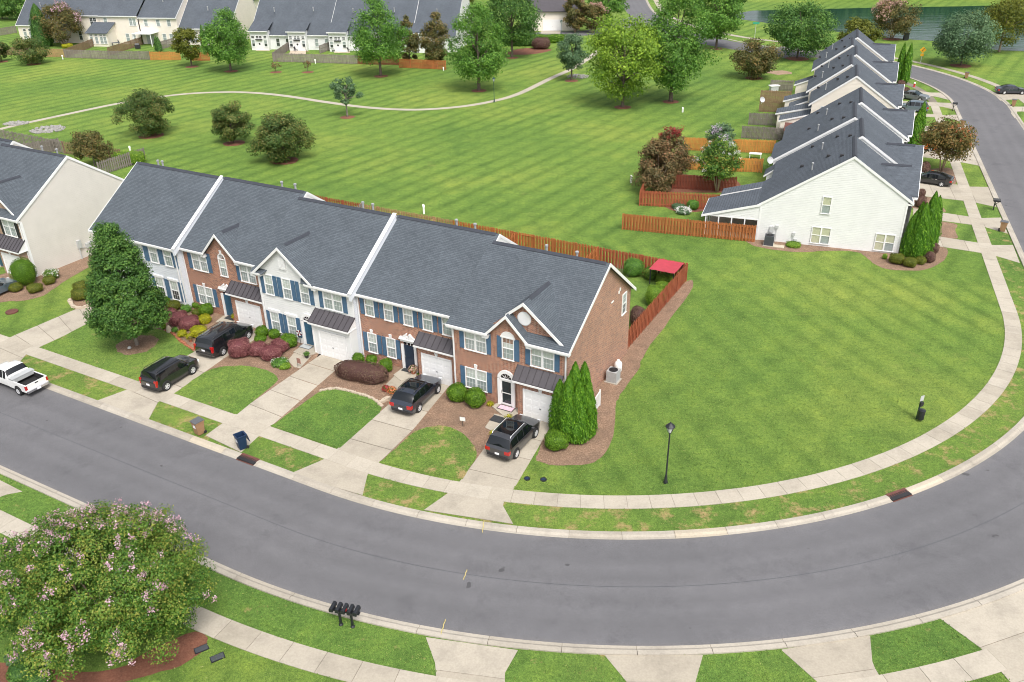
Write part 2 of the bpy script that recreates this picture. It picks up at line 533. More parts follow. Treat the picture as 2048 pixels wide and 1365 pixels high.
# ------------------------------------------------------------------ mesh helpers
class MB:
    """collects faces; build() links them as one mesh object"""

    def __init__(self):
        self.v, self.f, self.m = [], [], []

    def add(self, verts, faces, m=0):
        o = len(self.v)
        self.v += [tuple(p) for p in verts]
        self.f += [tuple(i + o for i in f) for f in faces]
        self.m += [m] * len(faces)
        return self

    def face(self, pts, m=0):
        return self.add(pts, [tuple(range(len(pts)))], m)

    def box(self, x0, y0, z0, x1, y1, z1, m=0):
        p = [(x0, y0, z0), (x1, y0, z0), (x1, y1, z0), (x0, y1, z0), (x0, y0, z1), (x1, y0, z1), (x1, y1, z1), (x0, y1, z1)]
        return self.add(p, [(3, 2, 1, 0), (4, 5, 6, 7), (0, 1, 5, 4), (1, 2, 6, 5), (2, 3, 7, 6), (3, 0, 4, 7)], m)

    def prism(self, pts, off, m=0):
        """polygon pts (3-D) extruded by the vector off"""
        n = len(pts)
        a = [Vector(p) for p in pts]
        b = [p + Vector(off) for p in a]
        fs = [tuple(range(n))[::-1], tuple(range(n, 2 * n))] + [(i, (i + 1) % n, n + (i + 1) % n, n + i) for i in range(n)]
        return self.add(a + b, fs, m)

    def bar(self, p0, p1, wx, wz, m=0, up=(0, 0, 1)):
        """square bar between two points"""
        p0, p1 = Vector(p0), Vector(p1)
        d = (p1 - p0).normalized()
        s = d.cross(Vector(up))
        s = s.normalized() if s.length > 1e-5 else Vector((1, 0, 0))
        u = s.cross(d)
        q = [(-1, -1), (1, -1), (1, 1), (-1, 1)]
        vs = [p + s * (a * wx / 2) + u * (b * wz / 2) for p in (p0, p1) for a, b in q]
        return self.add(vs, [(3, 2, 1, 0), (4, 5, 6, 7), (0, 1, 5, 4), (1, 2, 6, 5), (2, 3, 7, 6), (3, 0, 4, 7)], m)

    def tube(self, pts, rad, n=8, m=0, cap=True):
        pts = [Vector(p) for p in pts]
        rad = rad if isinstance(rad, (list, tuple)) else [rad] * len(pts)
        vs = []
        for i, p in enumerate(pts):
            d = (pts[min(i + 1, len(pts) - 1)] - pts[max(i - 1, 0)]).normalized()
            s = d.cross(Vector((0.31, 0.95, 0.05)))
            if s.length < 0.1:
                s = d.cross(Vector((1, 0, 0)))
            s.normalize()
            u = s.cross(d)
            vs += [p + (s * math.cos(2 * math.pi * k / n) + u * math.sin(2 * math.pi * k / n)) * rad[i] for k in range(n)]
        fs = [(i * n + k, i * n + (k + 1) % n, (i + 1) * n + (k + 1) % n, (i + 1) * n + k) for i in range(len(pts) - 1) for k in range(n)]
        if cap:
            fs += [tuple(range(n))[::-1], tuple(range((len(pts) - 1) * n, len(pts) * n))]
        return self.add(vs, fs, m)

    def lathe(self, prof, c=(0, 0, 0), n=14, m=0, axis='z', cap=True):
        """prof: (radius, height) rings"""
        vs = []
        for r, h in prof:
            for k in range(n):
                a = 2 * math.pi * k / n
                q = (r * math.cos(a), r * math.sin(a), h)
                if axis == 'y':
                    q = (q[0], q[2], q[1])
                vs.append((c[0] + q[0], c[1] + q[1], c[2] + q[2]))
        fs = [(i * n + k, i * n + (k + 1) % n, (i + 1) * n + (k + 1) % n, (i + 1) * n + k) for i in range(len(prof) - 1) for k in range(n)]
        if cap and prof[0][0] > 1e-4:
            fs.append(tuple(range(n))[::-1])
        if cap and prof[-1][0] > 1e-4:
            fs.append(tuple(range((len(prof) - 1) * n, len(prof) * n)))
        return self.add(vs, fs, m)

    def mesh(self, name, mats, smooth=False, sharp=None):
        me = bpy.data.meshes.new(name)
        me.from_pydata(self.v, [], self.f)
        for x in ([mats] if isinstance(mats, str) else mats):
            me.materials.append(MATS[x])
        if not isinstance(mats, str) and len(mats) > 1:
            me.polygons.foreach_set('material_index', self.m)
        if smooth:
            me.polygons.foreach_set('use_smooth', [True] * len(me.polygons))
            if sharp:
                me.set_sharp_from_angle(angle=R(sharp))
        me.update()
        return me

    def build(self, name, mats, parent=None, loc=None, rz=0.0, smooth=False, sharp=None):
        return link(name, self.mesh(name, mats, smooth, sharp), parent, loc, rz)


def link(name, me, parent=None, loc=None, rz=0.0):
    o = bpy.data.objects.new(name, me)
    COL.objects.link(o)
    o.parent = parent
    if loc is not None:
        o.location = loc
    o.rotation_euler = (0, 0, rz)
    return o


def tag(o, label, cat, group=None):
    o['label'], o['category'] = label, cat
    if group:
        o['group'] = group
    return o


def thing(name, label, cat, loc=(0, 0, 0), rz=0.0, group=None):
    return tag(link(name, None, None, loc, rz), label, cat, group)


def struct(o):
    o['kind'] = 'structure'
    return o


def stuff(o):
    o['kind'] = 'stuff'
    return o


def copy_tree(o, parent=None):
    c = o.copy()
    COL.objects.link(c)
    c.parent = parent
    for ch in list(o.children):
        copy_tree(ch, c)
    return c


def sheet(name, pts, z, mat, parent=None, skirt=0.0):
    """a flat area of ground; pts are plan points"""
    mb = MB()
    pts = [(p[0], p[1]) for p in pts]
    ar = sum(a[0] * b[1] - b[0] * a[1] for a, b in zip(pts, pts[1:] + pts[:1]))
    if ar < 0:
        pts = pts[::-1]
    mb.face([(x, y, z) for x, y in pts])
    if skirt:
        n = len(pts)
        for i in range(n):
            (x0, y0), (x1, y1) = pts[i], pts[(i + 1) % n]
            mb.face([(x0, y0, z - skirt), (x1, y1, z - skirt), (x1, y1, z), (x0, y0, z)])
    return mb.build(name, mat, parent)


def smooth_loop(pts, n=4, closed=True):
    """rounded plan outline through the points"""
    pts = [Vector((p[0], p[1])) for p in pts]
    out, k = [], len(pts)
    rng = range(k) if closed else range(k - 1)
    g = (lambda i: pts[i % k]) if closed else (lambda i: pts[max(0, min(k - 1, i))])
    for i in rng:
        a, b, c, d = g(i - 1), g(i), g(i + 1), g(i + 2)
        for j in range(n):
            t = j / n
            out.append(0.5 * ((2 * b) + (c - a) * t + (2 * a - 5 * b + 4 * c - d) * t * t + (3 * b - a - 3 * c + d) * t ** 3))
    if not closed:
        out.append(pts[-1])
    return out


def ragged(pts, amt, rng):
    return [(p[0] + rng.uniform(-amt, amt), p[1] + rng.uniform(-amt, amt)) for p in pts]


# ------------------------------------------------------------------ the setting
rng = random.Random(7)
ground = struct(sheet('ground', [(-500, -60), (500, -60), (500, 900), (-500, 900)], 0.0, 'lawn'))

# the street: straight in from the left, round the bend, straight past the white row, then curving left
AC, AR = Vector((7.5, 77.9)), 40.75
A0, A1 = R(-119.136), R(-19.85)
ARC1 = AR * (A1 - A0)
STR = 80.0
C2, R2 = Vector((31.2, 154.3)), 44.4


def street(s, off):
    """point on the street at distance s from the start of the bend, off metres inside the inner asphalt edge"""
    if s < 0:
        d = Vector((math.cos(YA), math.sin(YA)))
        p = AC + Vector((math.cos(A0), math.sin(A0))) * (AR - off)
        return p + d * s
    if s < ARC1:
        a = A0 + s / AR
        return AC + Vector((math.cos(a), math.sin(a))) * (AR - off)
    if s < ARC1 + STR:
        d = Vector((math.cos(A1 + math.pi / 2), math.sin(A1 + math.pi / 2)))
        return AC + Vector((math.cos(A1), math.sin(A1))) * (AR - off) + d * (s - ARC1)
    a = A1 + (s - ARC1 - STR) / R2
    return C2 + Vector((math.cos(a), math.sin(a))) * (R2 - off)


def street_s(p):
    """distance along the street of a plan point"""
    best = min((i * 0.25 for i in range(-400, 1000)), key=lambda s: (street(s, 0) - Vector((p[0], p[1]))).length)
    return best


S_END = ARC1 + STR + R2 * R(75)
RW = 7.65


def srange(a, b, st):
    n = max(1, int(round((b - a) / st)))
    return [a + (b - a) * i / n for i in range(n + 1)]


def ribbon(name, ss, o0, o1, z, mat, parent=None):
    mb = MB()
    L = [street(s, o0) for s in ss]
    Rr = [street(s, o1) for s in ss]
    vs = []
    for a, b in zip(L, Rr):
        vs += [(a.x, a.y, z), (b.x, b.y, z)]
    mb.add(vs, [(2 * i, 2 * i + 1, 2 * i + 3, 2 * i + 2)[::-1] for i in range(len(ss) - 1)])
    o = mb.build(name, mat, parent)
    if name == 'road':
        o.data.attributes.new('across', 'FLOAT', 'POINT').data.foreach_set('value', [0.0, 1.0] * len(ss))
    return o


SS = srange(-110, S_END, 1.0)
road = struct(ribbon('road', SS, 0.0, -RW, 0.006, 'asphalt'))
ribbon('paving_seam', SS, -3.67, -3.70, 0.010, 'ac_dark', road)


def kerb_piece(name, s0, s1, o_road, o_back, mat, parent):
    """one cast length of rolled kerb: gutter pan, then a rounded rise to the back"""
    mb = MB()
    k = [(0.0, 0.011), (0.30, 0.014), (0.42, 0.05), (0.50, 0.085), (0.56, 0.095), (1.0, 0.09), (1.0, -0.02)]
    ss = srange(s0, s1, 0.8)
    vs = []
    for s in ss:
        for t, z in k:
            p = street(s, o_road + (o_back - o_road) * t)
            vs.append((p.x, p.y, z))
    n = len(k)
    fs = [(i * n + j, i * n + j + 1, (i + 1) * n + j + 1, (i + 1) * n + j) for i in range(len(ss) - 1) for j in range(n - 1)]
    if o_back < o_road:
        fs = [f[::-1] for f in fs]
    fs = [f[::-1] for f in fs]
    fs += [tuple(range(n)), tuple(range((len(ss) - 1) * n, len(ss) * n))[::-1]]
    mb.add(vs, fs)
    return mb.build(name, mat, parent)


kerb_in = struct(ribbon('kerb', SS, 0.0, 0.60, 0.007, 'joint_concrete'))
kerb_out = struct(ribbon('kerb', SS, -RW - 0.60, -RW, 0.007, 'joint_concrete'))
drain_s = [street_s(G(490, 927)), street_s(G(1797, 990))]
new_in = [street_s(G(440, 905)), street_s(G(1378, 1070)), street_s(G(1832, 978))]
s = -60.0
while s < ARC1 + STR + 45:
    gap = any(abs(s + 1.5 - d) < 0.4 for d in drain_s)
    mt = 'new_concrete' if any(s < q < s + 3.05 for q in new_in) else 'kerb_concrete'
    kerb_piece('kerb_segment', s + 0.012, s + 3.038, 0.0, 0.60, mt, kerb_in)
    if -60 < s < 90 or ARC1 + 40 < s:
        kerb_piece('kerb_segment', s + 0.012, s + 3.038, -RW, -RW - 0.60, 'kerb_concrete', kerb_out)
    s += 3.05


def slabs(s0, s1, o0, o1, z, step, parent, jitter=0.0):
    s = s0
    while s < s1:
        e = s + step
        mb = MB()
        ss = [s + 0.010, (s + e) / 2, e - 0.010]
        a = [street(q, o0) for q in ss]
        b = [street(q, o1) for q in ss]
        zz = z + rng.uniform(-jitter, jitter)
        top = [(p.x, p.y, zz) for p in a] + [(p.x, p.y, zz) for p in b[::-1]]
        mb.prism([(x, y, -0.03) for x, y, _ in top], (0, 0, zz + 0.03))
        mb.build('slab', 'sidewalk_concrete', parent)
        s = e


side_in = struct(ribbon('sidewalk', srange(-70, ARC1 + STR + 44, 1.0), 2.70, 3.93, 0.016, 'joint_concrete'))
slabs(-50, ARC1 + 78, 2.70, 3.93, 0.035, 1.52, side_in, 0.004)
side_out = struct(ribbon('sidewalk', srange(-60, 85, 1.0), -RW - 4.15, -RW - 2.85, 0.016, 'joint_concrete'))
slabs(-40, 70, -RW - 4.15, -RW - 2.85, 0.035, 1.52, side_out, 0.004)
side_far = struct(ribbon('sidewalk', srange(ARC1 + 46, ARC1 + STR + 50, 1.0), -RW - 4.2, -RW - 2.9, 0.03, 'sidewalk_concrete'))


def P(*uv):
    return [G(u, v) for u, v in uv]


DRIVES, BEDS, LAWNS = [], [], []


def panels(name, pts_left, pts_right, z=0.026, parts=4, mat='drive_concrete'):
    """a driveway between two edges, cast in panels across its length"""
    DRIVES.append([(p.x, p.y) for p in pts_left] + [(p.x, p.y) for p in pts_right[::-1]])
    base = struct(sheet(name, [p for p in pts_left] + [p for p in pts_right[::-1]], z - 0.016, 'joint_concrete'))

    def along(pl, t):
        ls = [(b - a).length for a, b in zip(pl, pl[1:])]
        d = t * sum(ls)
        for (a, b), l in zip(zip(pl, pl[1:]), ls):
            if d <= l + 1e-9:
                return a.lerp(b, d / l)
            d -= l
        return pl[-1]
    pl = [Vector((p.x, p.y)) for p in pts_left]
    pr = [Vector((p.x, p.y)) for p in pts_right]
    for i in range(parts):
        t0, t1 = i / parts + 0.0022, (i + 1) / parts - 0.0022
        tt = [t0 + (t1 - t0) * k / 5 for k in range(6)]
        lo = [along(pl, t) for t in tt] + [along(pr, t) for t in tt[::-1]]
        mb = MB()
        mb.prism([(p.x, p.y, -0.03) for p in lo], (0, 0, z + 0.03))
        mb.build('panel', mat, base)
    return base


def to_kerb(p, off=0.58):
    s = street_s(p)
    q = street(s, off)
    return Vector((q.x, q.y, 0))


# driveways of the brick and white townhouses (upper end to street)
for lft, rgt, n in (
        (((197, 600), (28, 672), (-30, 700), (-60, 712)), ((212, 634), (83, 693), (53, 709), (28, 738)), 6),
        (((484, 655), (388, 704.5), (278, 760), (254.7, 780), (192, 803)), ((530, 668), (463.5, 707), (351, 786), (317, 803.6), (296, 842)), 6),
        (((652, 703), (475, 826), (443.6, 848.6), (411, 872)), ((700, 716), (545, 851), (518.6, 872), (482, 906)), 6),
        (((858, 740), (781, 807), (680, 894), (649.4, 919), (578.6, 949)), ((912, 756), (828, 858), (763, 921.5), (736, 945.8), (725, 992)), 6),
        (((1046, 832), (983, 878), (926.5, 955.4), (903.5, 982), (847.7, 1021)), ((1104, 848), (1086, 880), (1032, 971.5), (1004, 1009), (1026.5, 1049)), 5)):
    panels('driveway', P(*lft), P(*rgt), parts=n)
# driveways across the street
for lft, rgt, n in (
        (((851.5, 1275), (871, 1329), (873, 1380), (880, 1500)), ((1036, 1301), (1009, 1348), (1012, 1400), (1016, 1500)), 3),
        (((1209, 1311), (1256, 1368), (1290, 1440), (1300, 1500)), ((1406, 1311), (1390, 1368), (1400, 1440), (1402, 1500)), 3),
        (((1561.5, 1300), (1636, 1366), (1690, 1430), (1700, 1500)), ((1740, 1271), (1745, 1330), (1800, 1420), (1850, 1500)), 3),
        (((1880, 1238), (1960, 1296), (2023, 1368), (2060, 1450)), ((2090, 1165), (2110, 1210), (2200, 1300), (2250, 1400)), 3),
        (((-60, 930), (-70, 1010), (-120, 1080)), ((45, 984), (2, 992), (-35, 1060)), 2)):
    panels('driveway', P(*lft), P(*rgt), parts=n)
# driveways of the white row on the right
for lft, rgt, n in (
        (((1830, 466), (1954, 486), (1980.5, 491), (2026, 491)), ((1836, 487), (1963, 506.6), (1990, 512), (2040, 527)), 4),
        (((1826, 417), (1935.6, 433.6), (1961, 437), (2002, 436)), ((1826, 435), (1942.6, 450), (1969, 454.7), (2016, 468)), 4),
        (((1815, 361), (1915.4, 370), (1937.4, 374), (1977, 374.7)), ((1830, 391), (1926, 402), (1951.4, 406), (1993, 415)), 4),
        (((1815, 286), (1893, 296), (1912, 298), (1950, 297)), ((1815, 311), (1900, 322), (1922, 325), (1963, 333)), 3),
        (((1800, 247), (1868, 254), (1889, 256), (1925, 250)), ((1800, 258), (1874, 265), (1892, 267), (1935, 272)), 3),
        (((1795, 224), (1870.7, 229.5), (1888, 231), (1917, 230)), ((1795, 231), (1876, 235.5), (1894, 237), (1922, 244)), 3),
        (((1795, 203), (1862, 205), (1882, 206), (1907, 207)), ((1795, 210), (1866, 213), (1884, 214), (1912, 221)), 3),
        (((1800, 180), (1847, 184), (1862, 186), (1886, 186)), ((1800, 188), (1855, 192), (1872, 194), (1904, 202)), 3),
        (((2130, 170), (2060, 184), (2002, 184), (1985, 186)), ((2130, 190), (2060, 198), (2015, 200), (2000, 202)), 2),
        (((2130, 212), (2060, 214), (2025, 214), (2022, 228)), ((2130, 226), (2060, 226), (2035, 222), (2030, 238)), 2)):
    panels('driveway', P(*lft), P(*rgt), parts=n)

# verges with dry turf between kerb and pavement
verge = struct(ribbon('verge', srange(-60, ARC1 + 20, 1.0), 0.60, 2.70, 0.005, 'verge_grass'))
verge2 = struct(ribbon('verge', srange(-50, 75, 1.0), -RW - 2.85, -RW - 0.60, 0.005, 'yard_grass'))


def bed(name, uv, z=0.02, mat='pine_straw', rag=0.10, closed_smooth=True, n=4, hard=None):
    pts = [(p.x, p.y) for p in P(*uv)]
    if hard:                                             # rounded upper edge, straight sides along the paving
        arc = ragged(smooth_loop(pts, n, False), 0.04, rng)
        LAWNS.append([(p[0], p[1]) for p in arc] + [(p.x, p.y) for p in P(*hard)])
        return struct(sheet(name, LAWNS[-1], z, mat))
    if closed_smooth:
        pts = smooth_loop(pts, n)
        pts = [p for i, p in enumerate(pts) if (p - pts[i - 1]).length > 0.05]
        pts = ragged(pts, min(rag, 0.06), rng)
    BEDS.append([(p[0], p[1]) for p in pts])
    return struct(sheet(name, pts, z, mat))


# planted beds of pine straw
bed('planting_bed', ((880, 770), (1003, 780), (1080, 835), (983, 880), (930, 953), (763, 922), (828, 858)), closed_smooth=False)
bed('front_lawn', ((768, 919), (800, 890), (830, 864), (877, 852), (920, 864), (945, 889), (953, 914), (931, 950)), 0.03, 'verge_grass', hard=((925, 960), (880, 951), (820, 939), (758, 925)))
bed('planting_bed', ((650, 690), (720, 690), (830, 740), (838, 757), (781, 807), (680, 894), (545, 851)), closed_smooth=False)
bed('front_lawn', ((552, 847), (600, 812), (641, 784), (672, 780), (710, 788), (745, 800), (763, 814), (760, 825)), 0.03, 'yard_grass', hard=((680, 897), (615, 878), (540, 853)))
bed('planting_bed', ((480, 630), (560, 660), (625, 690), (645, 708), (475, 826), (352, 785), (463, 707)), closed_smooth=False)
bed('front_lawn', ((358, 782), (395, 755), (425, 739), (460, 733), (500, 734), (540, 744), (556, 757), (548, 770)), 0.03, 'yard_grass', hard=((474, 830), (415, 811), (346, 789)))
bed('planting_bed', ((280, 600), (400, 595), (470, 610), (482, 655), (388, 704), (340, 690), (290, 670), (240, 645)), closed_smooth=False)
bed('front_lawn', ((178, 646), (240, 643), (292, 655), (334, 664), (362, 684), (384, 701)), 0.03, 'yard_grass', hard=((388, 705), (277, 764), (180, 731), (82, 697)))
bed('planting_bed', ((-20, 604), (20, 603), (48, 602), (86, 592), (118, 571), (141, 556), (172, 539), (200, 520), (190, 495), (70, 530), (-20, 560)), 0.02, 'pine_straw', 0.06)
bed('planting_bed', ((140, 600), (148, 590), (170, 582), (190, 585), (192, 606), (160, 618), (146, 616)), 0.024, 'pine_straw', 0.05)
bed('planting_bed', ((1086, 880), (1077, 906), (1072, 921), (1111, 931), (1172, 929), (1203, 915), (1227, 872), (1231, 817), (1240, 790), (1275, 742), (1291, 705), (1340, 639), (1386, 575), (1376, 562), (1330, 600), (1240, 700), (1180, 730), (1110, 800), (1104, 850)), 0.02, 'pine_straw', 0.10)
bed('planting_bed', ((1505, 480), (1500, 488), (1530, 498), (1600, 505), (1653, 502), (1714, 505), (1735, 518), (1758, 534), (1790, 541), (1850, 540), (1886, 522), (1895, 500), (1873, 492), (1836, 484), (1800, 495), (1650, 485)), 0.02, 'pine_straw', 0.06)
bed('planting_bed', ((1830, 438), (1870, 442), (1912, 449), (1910, 462), (1914, 478), (1866, 471), (1828, 466)), 0.02, 'pine_straw', 0.03)
bed('planting_bed', ((1825, 393), (1849, 394), (1874, 399), (1880, 410), (1892, 424), (1868, 422), (1825, 417)), 0.02, 'pine_straw', 0.03)
bed('planting_bed', ((1830, 325), (1856, 338), (1895, 336), (1908, 345), (1912, 368), (1880, 366), (1830, 360)), 0.02, 'pine_straw', 0.03)
bed('planting_bed', ((1308, 348), (1400, 352), (1470, 360), (1475, 382), (1400, 386), (1310, 380)), 0.02, 'red_mulch', 0.04)
bed('planting_bed', ((1330, 410), (1370, 404), (1415, 408), (1410, 422), (1370, 425), (1340, 420)), 0.02, 'red_mulch', 0.04)
bed('planting_bed', ((0, 1325), (100, 1340), (230, 1340), (300, 1300), (390, 1265), (415, 1285), (375, 1325), (300, 1352), (180, 1385), (60, 1420), (-60, 1420), (-60, 1330)), 0.02, 'red_mulch', 0.08)
bed('planting_bed', ((1010, 108), (1040, 98), (1075, 97), (1104, 100), (1085, 106), (1050, 110)), 0.02, 'red_mulch', 0.1)

# the footpath across the field
pp = smooth_loop([(p.x, p.y) for p in P((-60, 275), (20, 254), (120, 232), (235, 208), (330, 193), (400, 186.5), (480, 185), (560, 191), (660, 206), (740, 216), (830, 220), (920, 214), (990, 202), (1040, 187), (1100, 158), (1140, 140), (1170, 122), (1200, 100))], 6, False)
mb = MB()
vs = []
for i, p in enumerate(pp):
    d = (pp[min(i + 1, len(pp) - 1)] - pp[max(i - 1, 0)]).normalized()
    nrm = Vector((-d.y, d.x))
    for k in (-0.62, 0.62):
        q = p + nrm * k
        vs.append((q.x, q.y, 0.02))
mb.add(vs, [(2 * i, 2 * i + 1, 2 * i + 3, 2 * i + 2)[::-1] for i in range(len(pp) - 1)])
struct(mb.build('footpath', 'sidewalk_concrete'))

# the cross street and pavements beyond the field, the pond
def strip_px(name, uv, width, z, mat):
    q = smooth_loop([(p.x, p.y) for p in P(*uv)], 5, False)
    mb = MB()
    vs = []
    for i, p in enumerate(q):
        d = (q[min(i + 1, len(q) - 1)] - q[max(i - 1, 0)]).normalized()
        nr = Vector((-d.y, d.x)) * width / 2
        vs += [(p.x - nr.x, p.y - nr.y, z), (p.x + nr.x, p.y + nr.y, z)]
    mb.add(vs, [(2 * i, 2 * i + 1, 2 * i + 3, 2 * i + 2)[::-1] for i in range(len(q) - 1)])
    o = struct(mb.build(name, mat))
    if name == 'road':
        o.data.attributes.new('across', 'FLOAT', 'POINT').data.foreach_set('value', [0.0, 1.0] * len(q))
    return o


strip_px('road', ((1255, -30), (1268, 5), (1288, 30), (1330, 55), (1400, 78), (1470, 92), (1545, 104), (1620, 116)), 8.0, 0.012, 'asphalt')
strip_px('sidewalk', ((1300, -30), (1312, 2), (1335, 30), (1385, 52), (1440, 66), (1500, 77), (1560, 84), (1640, 95)), 1.5, 0.02, 'sidewalk_concrete')
strip_px('kerb', ((1284, -28), (1294, 3), (1312, 28), (1350, 46), (1410, 67), (1475, 83), (1545, 95), (1620, 106)), 0.7, 0.03, 'kerb_concrete')
strip_px('road', ((1030, 72), (1110, 68), (1180, 66), (1240, 52), (1282, 36)), 7.0, 0.008, 'asphalt')
pond = [(p.x, p.y) for p in P((1470, 38), (1494, 41), (1538, 47), (1640, 60), (1758, 74), (1827, 80), (1871, 83), (1996, 101), (2060, 104), (2300, 112), (2300, 8), (2060, 10), (1937, 13), (1758, 16), (1648, 18.5), (1505, 22), (1465, 28))]
struct(sheet('pond', pond, 0.03, 'water'))
# ------------------------------------------------------------------ houses: pieces
def clip_z(poly, z, keep_above):
    out = []
    for (a, b) in zip(poly, poly[1:] + poly[:1]):
        ia = (a[1] >= z) if keep_above else (a[1] <= z)
        ib = (b[1] >= z) if keep_above else (b[1] <= z)
        if ia:
            out.append(a)
        if ia != ib:
            t = (z - a[1]) / (b[1] - a[1])
            out.append((a[0] + (b[0] - a[0]) * t, z))
    return out


def laps(mb, poly, place, lap=0.18, depth=0.018, m=0):
    """lapped boards over a convex wall outline; place(u, z, out) -> point"""
    z0, z1 = min(p[1] for p in poly), max(p[1] for p in poly)
    z = z0
    while z < z1 - 1e-4:
        e = min(z + lap, z1)
        q = clip_z(clip_z(poly, z, True), e, False)
        if len(q) >= 3:
            zc = z + lap * 0.66                              # face of the board, then the cove under the next one
            for q2, fo in ((clip_z(q, zc, False), lambda zz: depth - 0.25 * depth * (zz - z) / (lap * 0.66)), (clip_z(q, zc, True), lambda zz: depth * 0.45 * (e - zz) / (lap * 0.34))):
                if len(q2) >= 3:
                    mb.face([place(u, zz, fo(zz)) for u, zz in q2], m)
            lo = [p for p in q if abs(p[1] - z) < 1e-6]
            if len(lo) >= 2:
                a, b = lo[0], lo[-1]
                mb.face([place(a[0], z, depth), place(b[0], z, depth), place(b[0], z, 0), place(a[0], z, 0)], m)
        z = e


def wall(name, parent, poly, place, mat, flip=False):
    mb = MB()
    if 'siding' in mat:
        laps(mb, poly, place)
    else:
        mb.face([place(u, z, 0.0) for u, z in poly])
    return mb.build(name, mat, parent)


PLACE_F = lambda y: (lambda u, z, o: (u, y - o, z))          # faces the front
PLACE_R = lambda x: (lambda u, z, o: (x + o, u, z))          # faces right
PLACE_L = lambda x: (lambda u, z, o: (x - o, u, z))          # faces left
CACHE = {}


def cached(key, fn):
    if key not in CACHE:
        CACHE[key] = fn()
    return CACHE[key]


def window_mesh(w, h, panes, grid, arch=False):
    """frame, mullions, sash rails and glazing bars; origin at the middle of the sill"""
    mb = MB()
    t = 0.07
    mb.box(-w / 2 - t, -0.07, -t, -w / 2, 0.0, h + t)
    mb.box(w / 2, -0.07, -t, w / 2 + t, 0.0, h + t)
    mb.box(-w / 2, -0.068, h, w / 2, 0.0, h + t)
    mb.box(-w / 2 - t - 0.03, -0.10, -t - 0.03, w / 2 + t + 0.03, 0.0, -t + 0.03)
    for i in range(1, panes):
        x = -w / 2 + w * i / panes
        mb.box(x - 0.07, -0.066, -t + 0.03, x + 0.07, 0.0, h)
    pw = w / panes
    for i in range(panes):
        a, b = -w / 2 + pw * i + (0.07 if i else 0), -w / 2 + pw * (i + 1) - (0.07 if i < panes - 1 else 0)
        mb.box(a, -0.055, h / 2 - 0.03, b, -0.006, h / 2 + 0.03)
        if grid:
            for k in range(1, grid):
                x = a + (b - a) * k / grid
                mb.box(x - 0.008, -0.030, 0, x + 0.008, -0.022, h)
            for z in (h * 0.25, h * 0.75):
                mb.box(a, -0.029, z - 0.008, b, -0.0225, z + 0.008)
    return mb.mesh('window', 'white_trim')


def pane_mesh(w, h):
    mb = MB()
    mb.face([(-w / 2, 0, 0), (w / 2, 0, 0), (w / 2, 0, h), (-w / 2, 0, h)])
    return mb


def window(parent, x, y, z, w=0.85, h=1.6, panes=1, grid=3, up='curtain', low='screen', face=0.0, name='window', lows=None):
    """sash window standing on a wall; face turns it about z"""
    o = link(name, cached(('win', w, h, panes, grid), lambda: window_mesh(w, h, panes, grid)), parent, (x, y, z), face)
    pw = w / panes
    for i in range(panes):
        for k, mt in ((0, (lows[i] if lows else low)), (1, up)):
            ww, hh = pw - 0.07, h / 2
            g = link('pane', cached(('glass', ww, hh), lambda: pane_mesh(ww, hh).mesh('pane', 'glass')), o,
                     (-w / 2 + pw * (i + 0.5), -0.018, k * hh))
            link('blind', cached(('blind', ww, hh, mt), lambda: pane_mesh(ww, hh).mesh('blind', mt)), o,
                 (-w / 2 + pw * (i + 0.5), -0.006, k * hh))
    return o


def shutter_mesh(w, h):
    mb = MB()
    mb.box(-w / 2, -0.030, 0, w / 2, 0.0, h)
    for x0, x1 in ((-w / 2, -w / 2 + 0.07), (w / 2 - 0.07, w / 2)):
        mb.box(x0, -0.052, 0.002, x1, -0.029, h - 0.002)
    for z0, z1 in ((0.0, 0.10), (h * 0.46, h * 0.54), (h - 0.09, h)):
        mb.box(-w / 2 + 0.07, -0.050, z0 + 0.003, w / 2 - 0.07, -0.029, z1 - 0.003)
    for k in range(14):                                      # louvres
        z = 0.12 + (h - 0.24) * k / 14
        mb.add([(-w / 2 + 0.07, -0.046, z), (w / 2 - 0.07, -0.046, z), (w / 2 - 0.07, -0.031, z + 0.07), (-w / 2 + 0.07, -0.031, z + 0.07)], [(0, 1, 2, 3)])
    return mb


def shutter(parent, x, y, z, w=0.42, h=1.7, mat='blue_shutter'):
    return link('shutter', cached(('sh', w, h, mat), lambda: shutter_mesh(w, h).mesh('shutter', mat)), parent, (x, y, z))


def garage_door(parent, x0, x1, y, h=2.13):
    mb = MB()
    w = x1 - x0
    for k in range(4):                                       # four hinged sections
        z0, z1 = h * k / 4, h * (k + 1) / 4
        mb.box(0, -0.02, z0 + 0.004, w, 0.0, z1 - 0.004)
        for c in range(4):
            a, b = w * c / 4 + 0.08, w * (c + 1) / 4 - 0.08
            mb.box(a, -0.030, z0 + 0.10, b, -0.019, z1 - 0.10)
    o = mb.build('garage_door', 'white_door', parent, (x0, y, 0.03))
    f = MB()
    f.box(-0.12, -0.06, -0.03, -0.001, 0, h + 0.12).box(w + 0.001, -0.06, -0.03, w + 0.12, 0, h + 0.12).box(-0.001, -0.058, h + 0.004, w + 0.001, 0, h + 0.118)
    f.build('frame', 'white_trim', o)
    k = MB()
    k.tube([(w / 2 - 0.08, -0.05, 0.95), (w / 2 + 0.08, -0.05, 0.95)], 0.02, 6)
    k.build('handle', 'black_metal', o)
    return o


def keystone(parent, x, y, z, mat='white_trim'):
    mb = MB()
    mb.prism([(-0.08, 0, 0), (0.08, 0, 0), (0.14, 0, 0.32), (-0.14, 0, 0.32)], (0, -0.07, 0))
    return mb.build('keystone', mat, parent, (x, y, z))


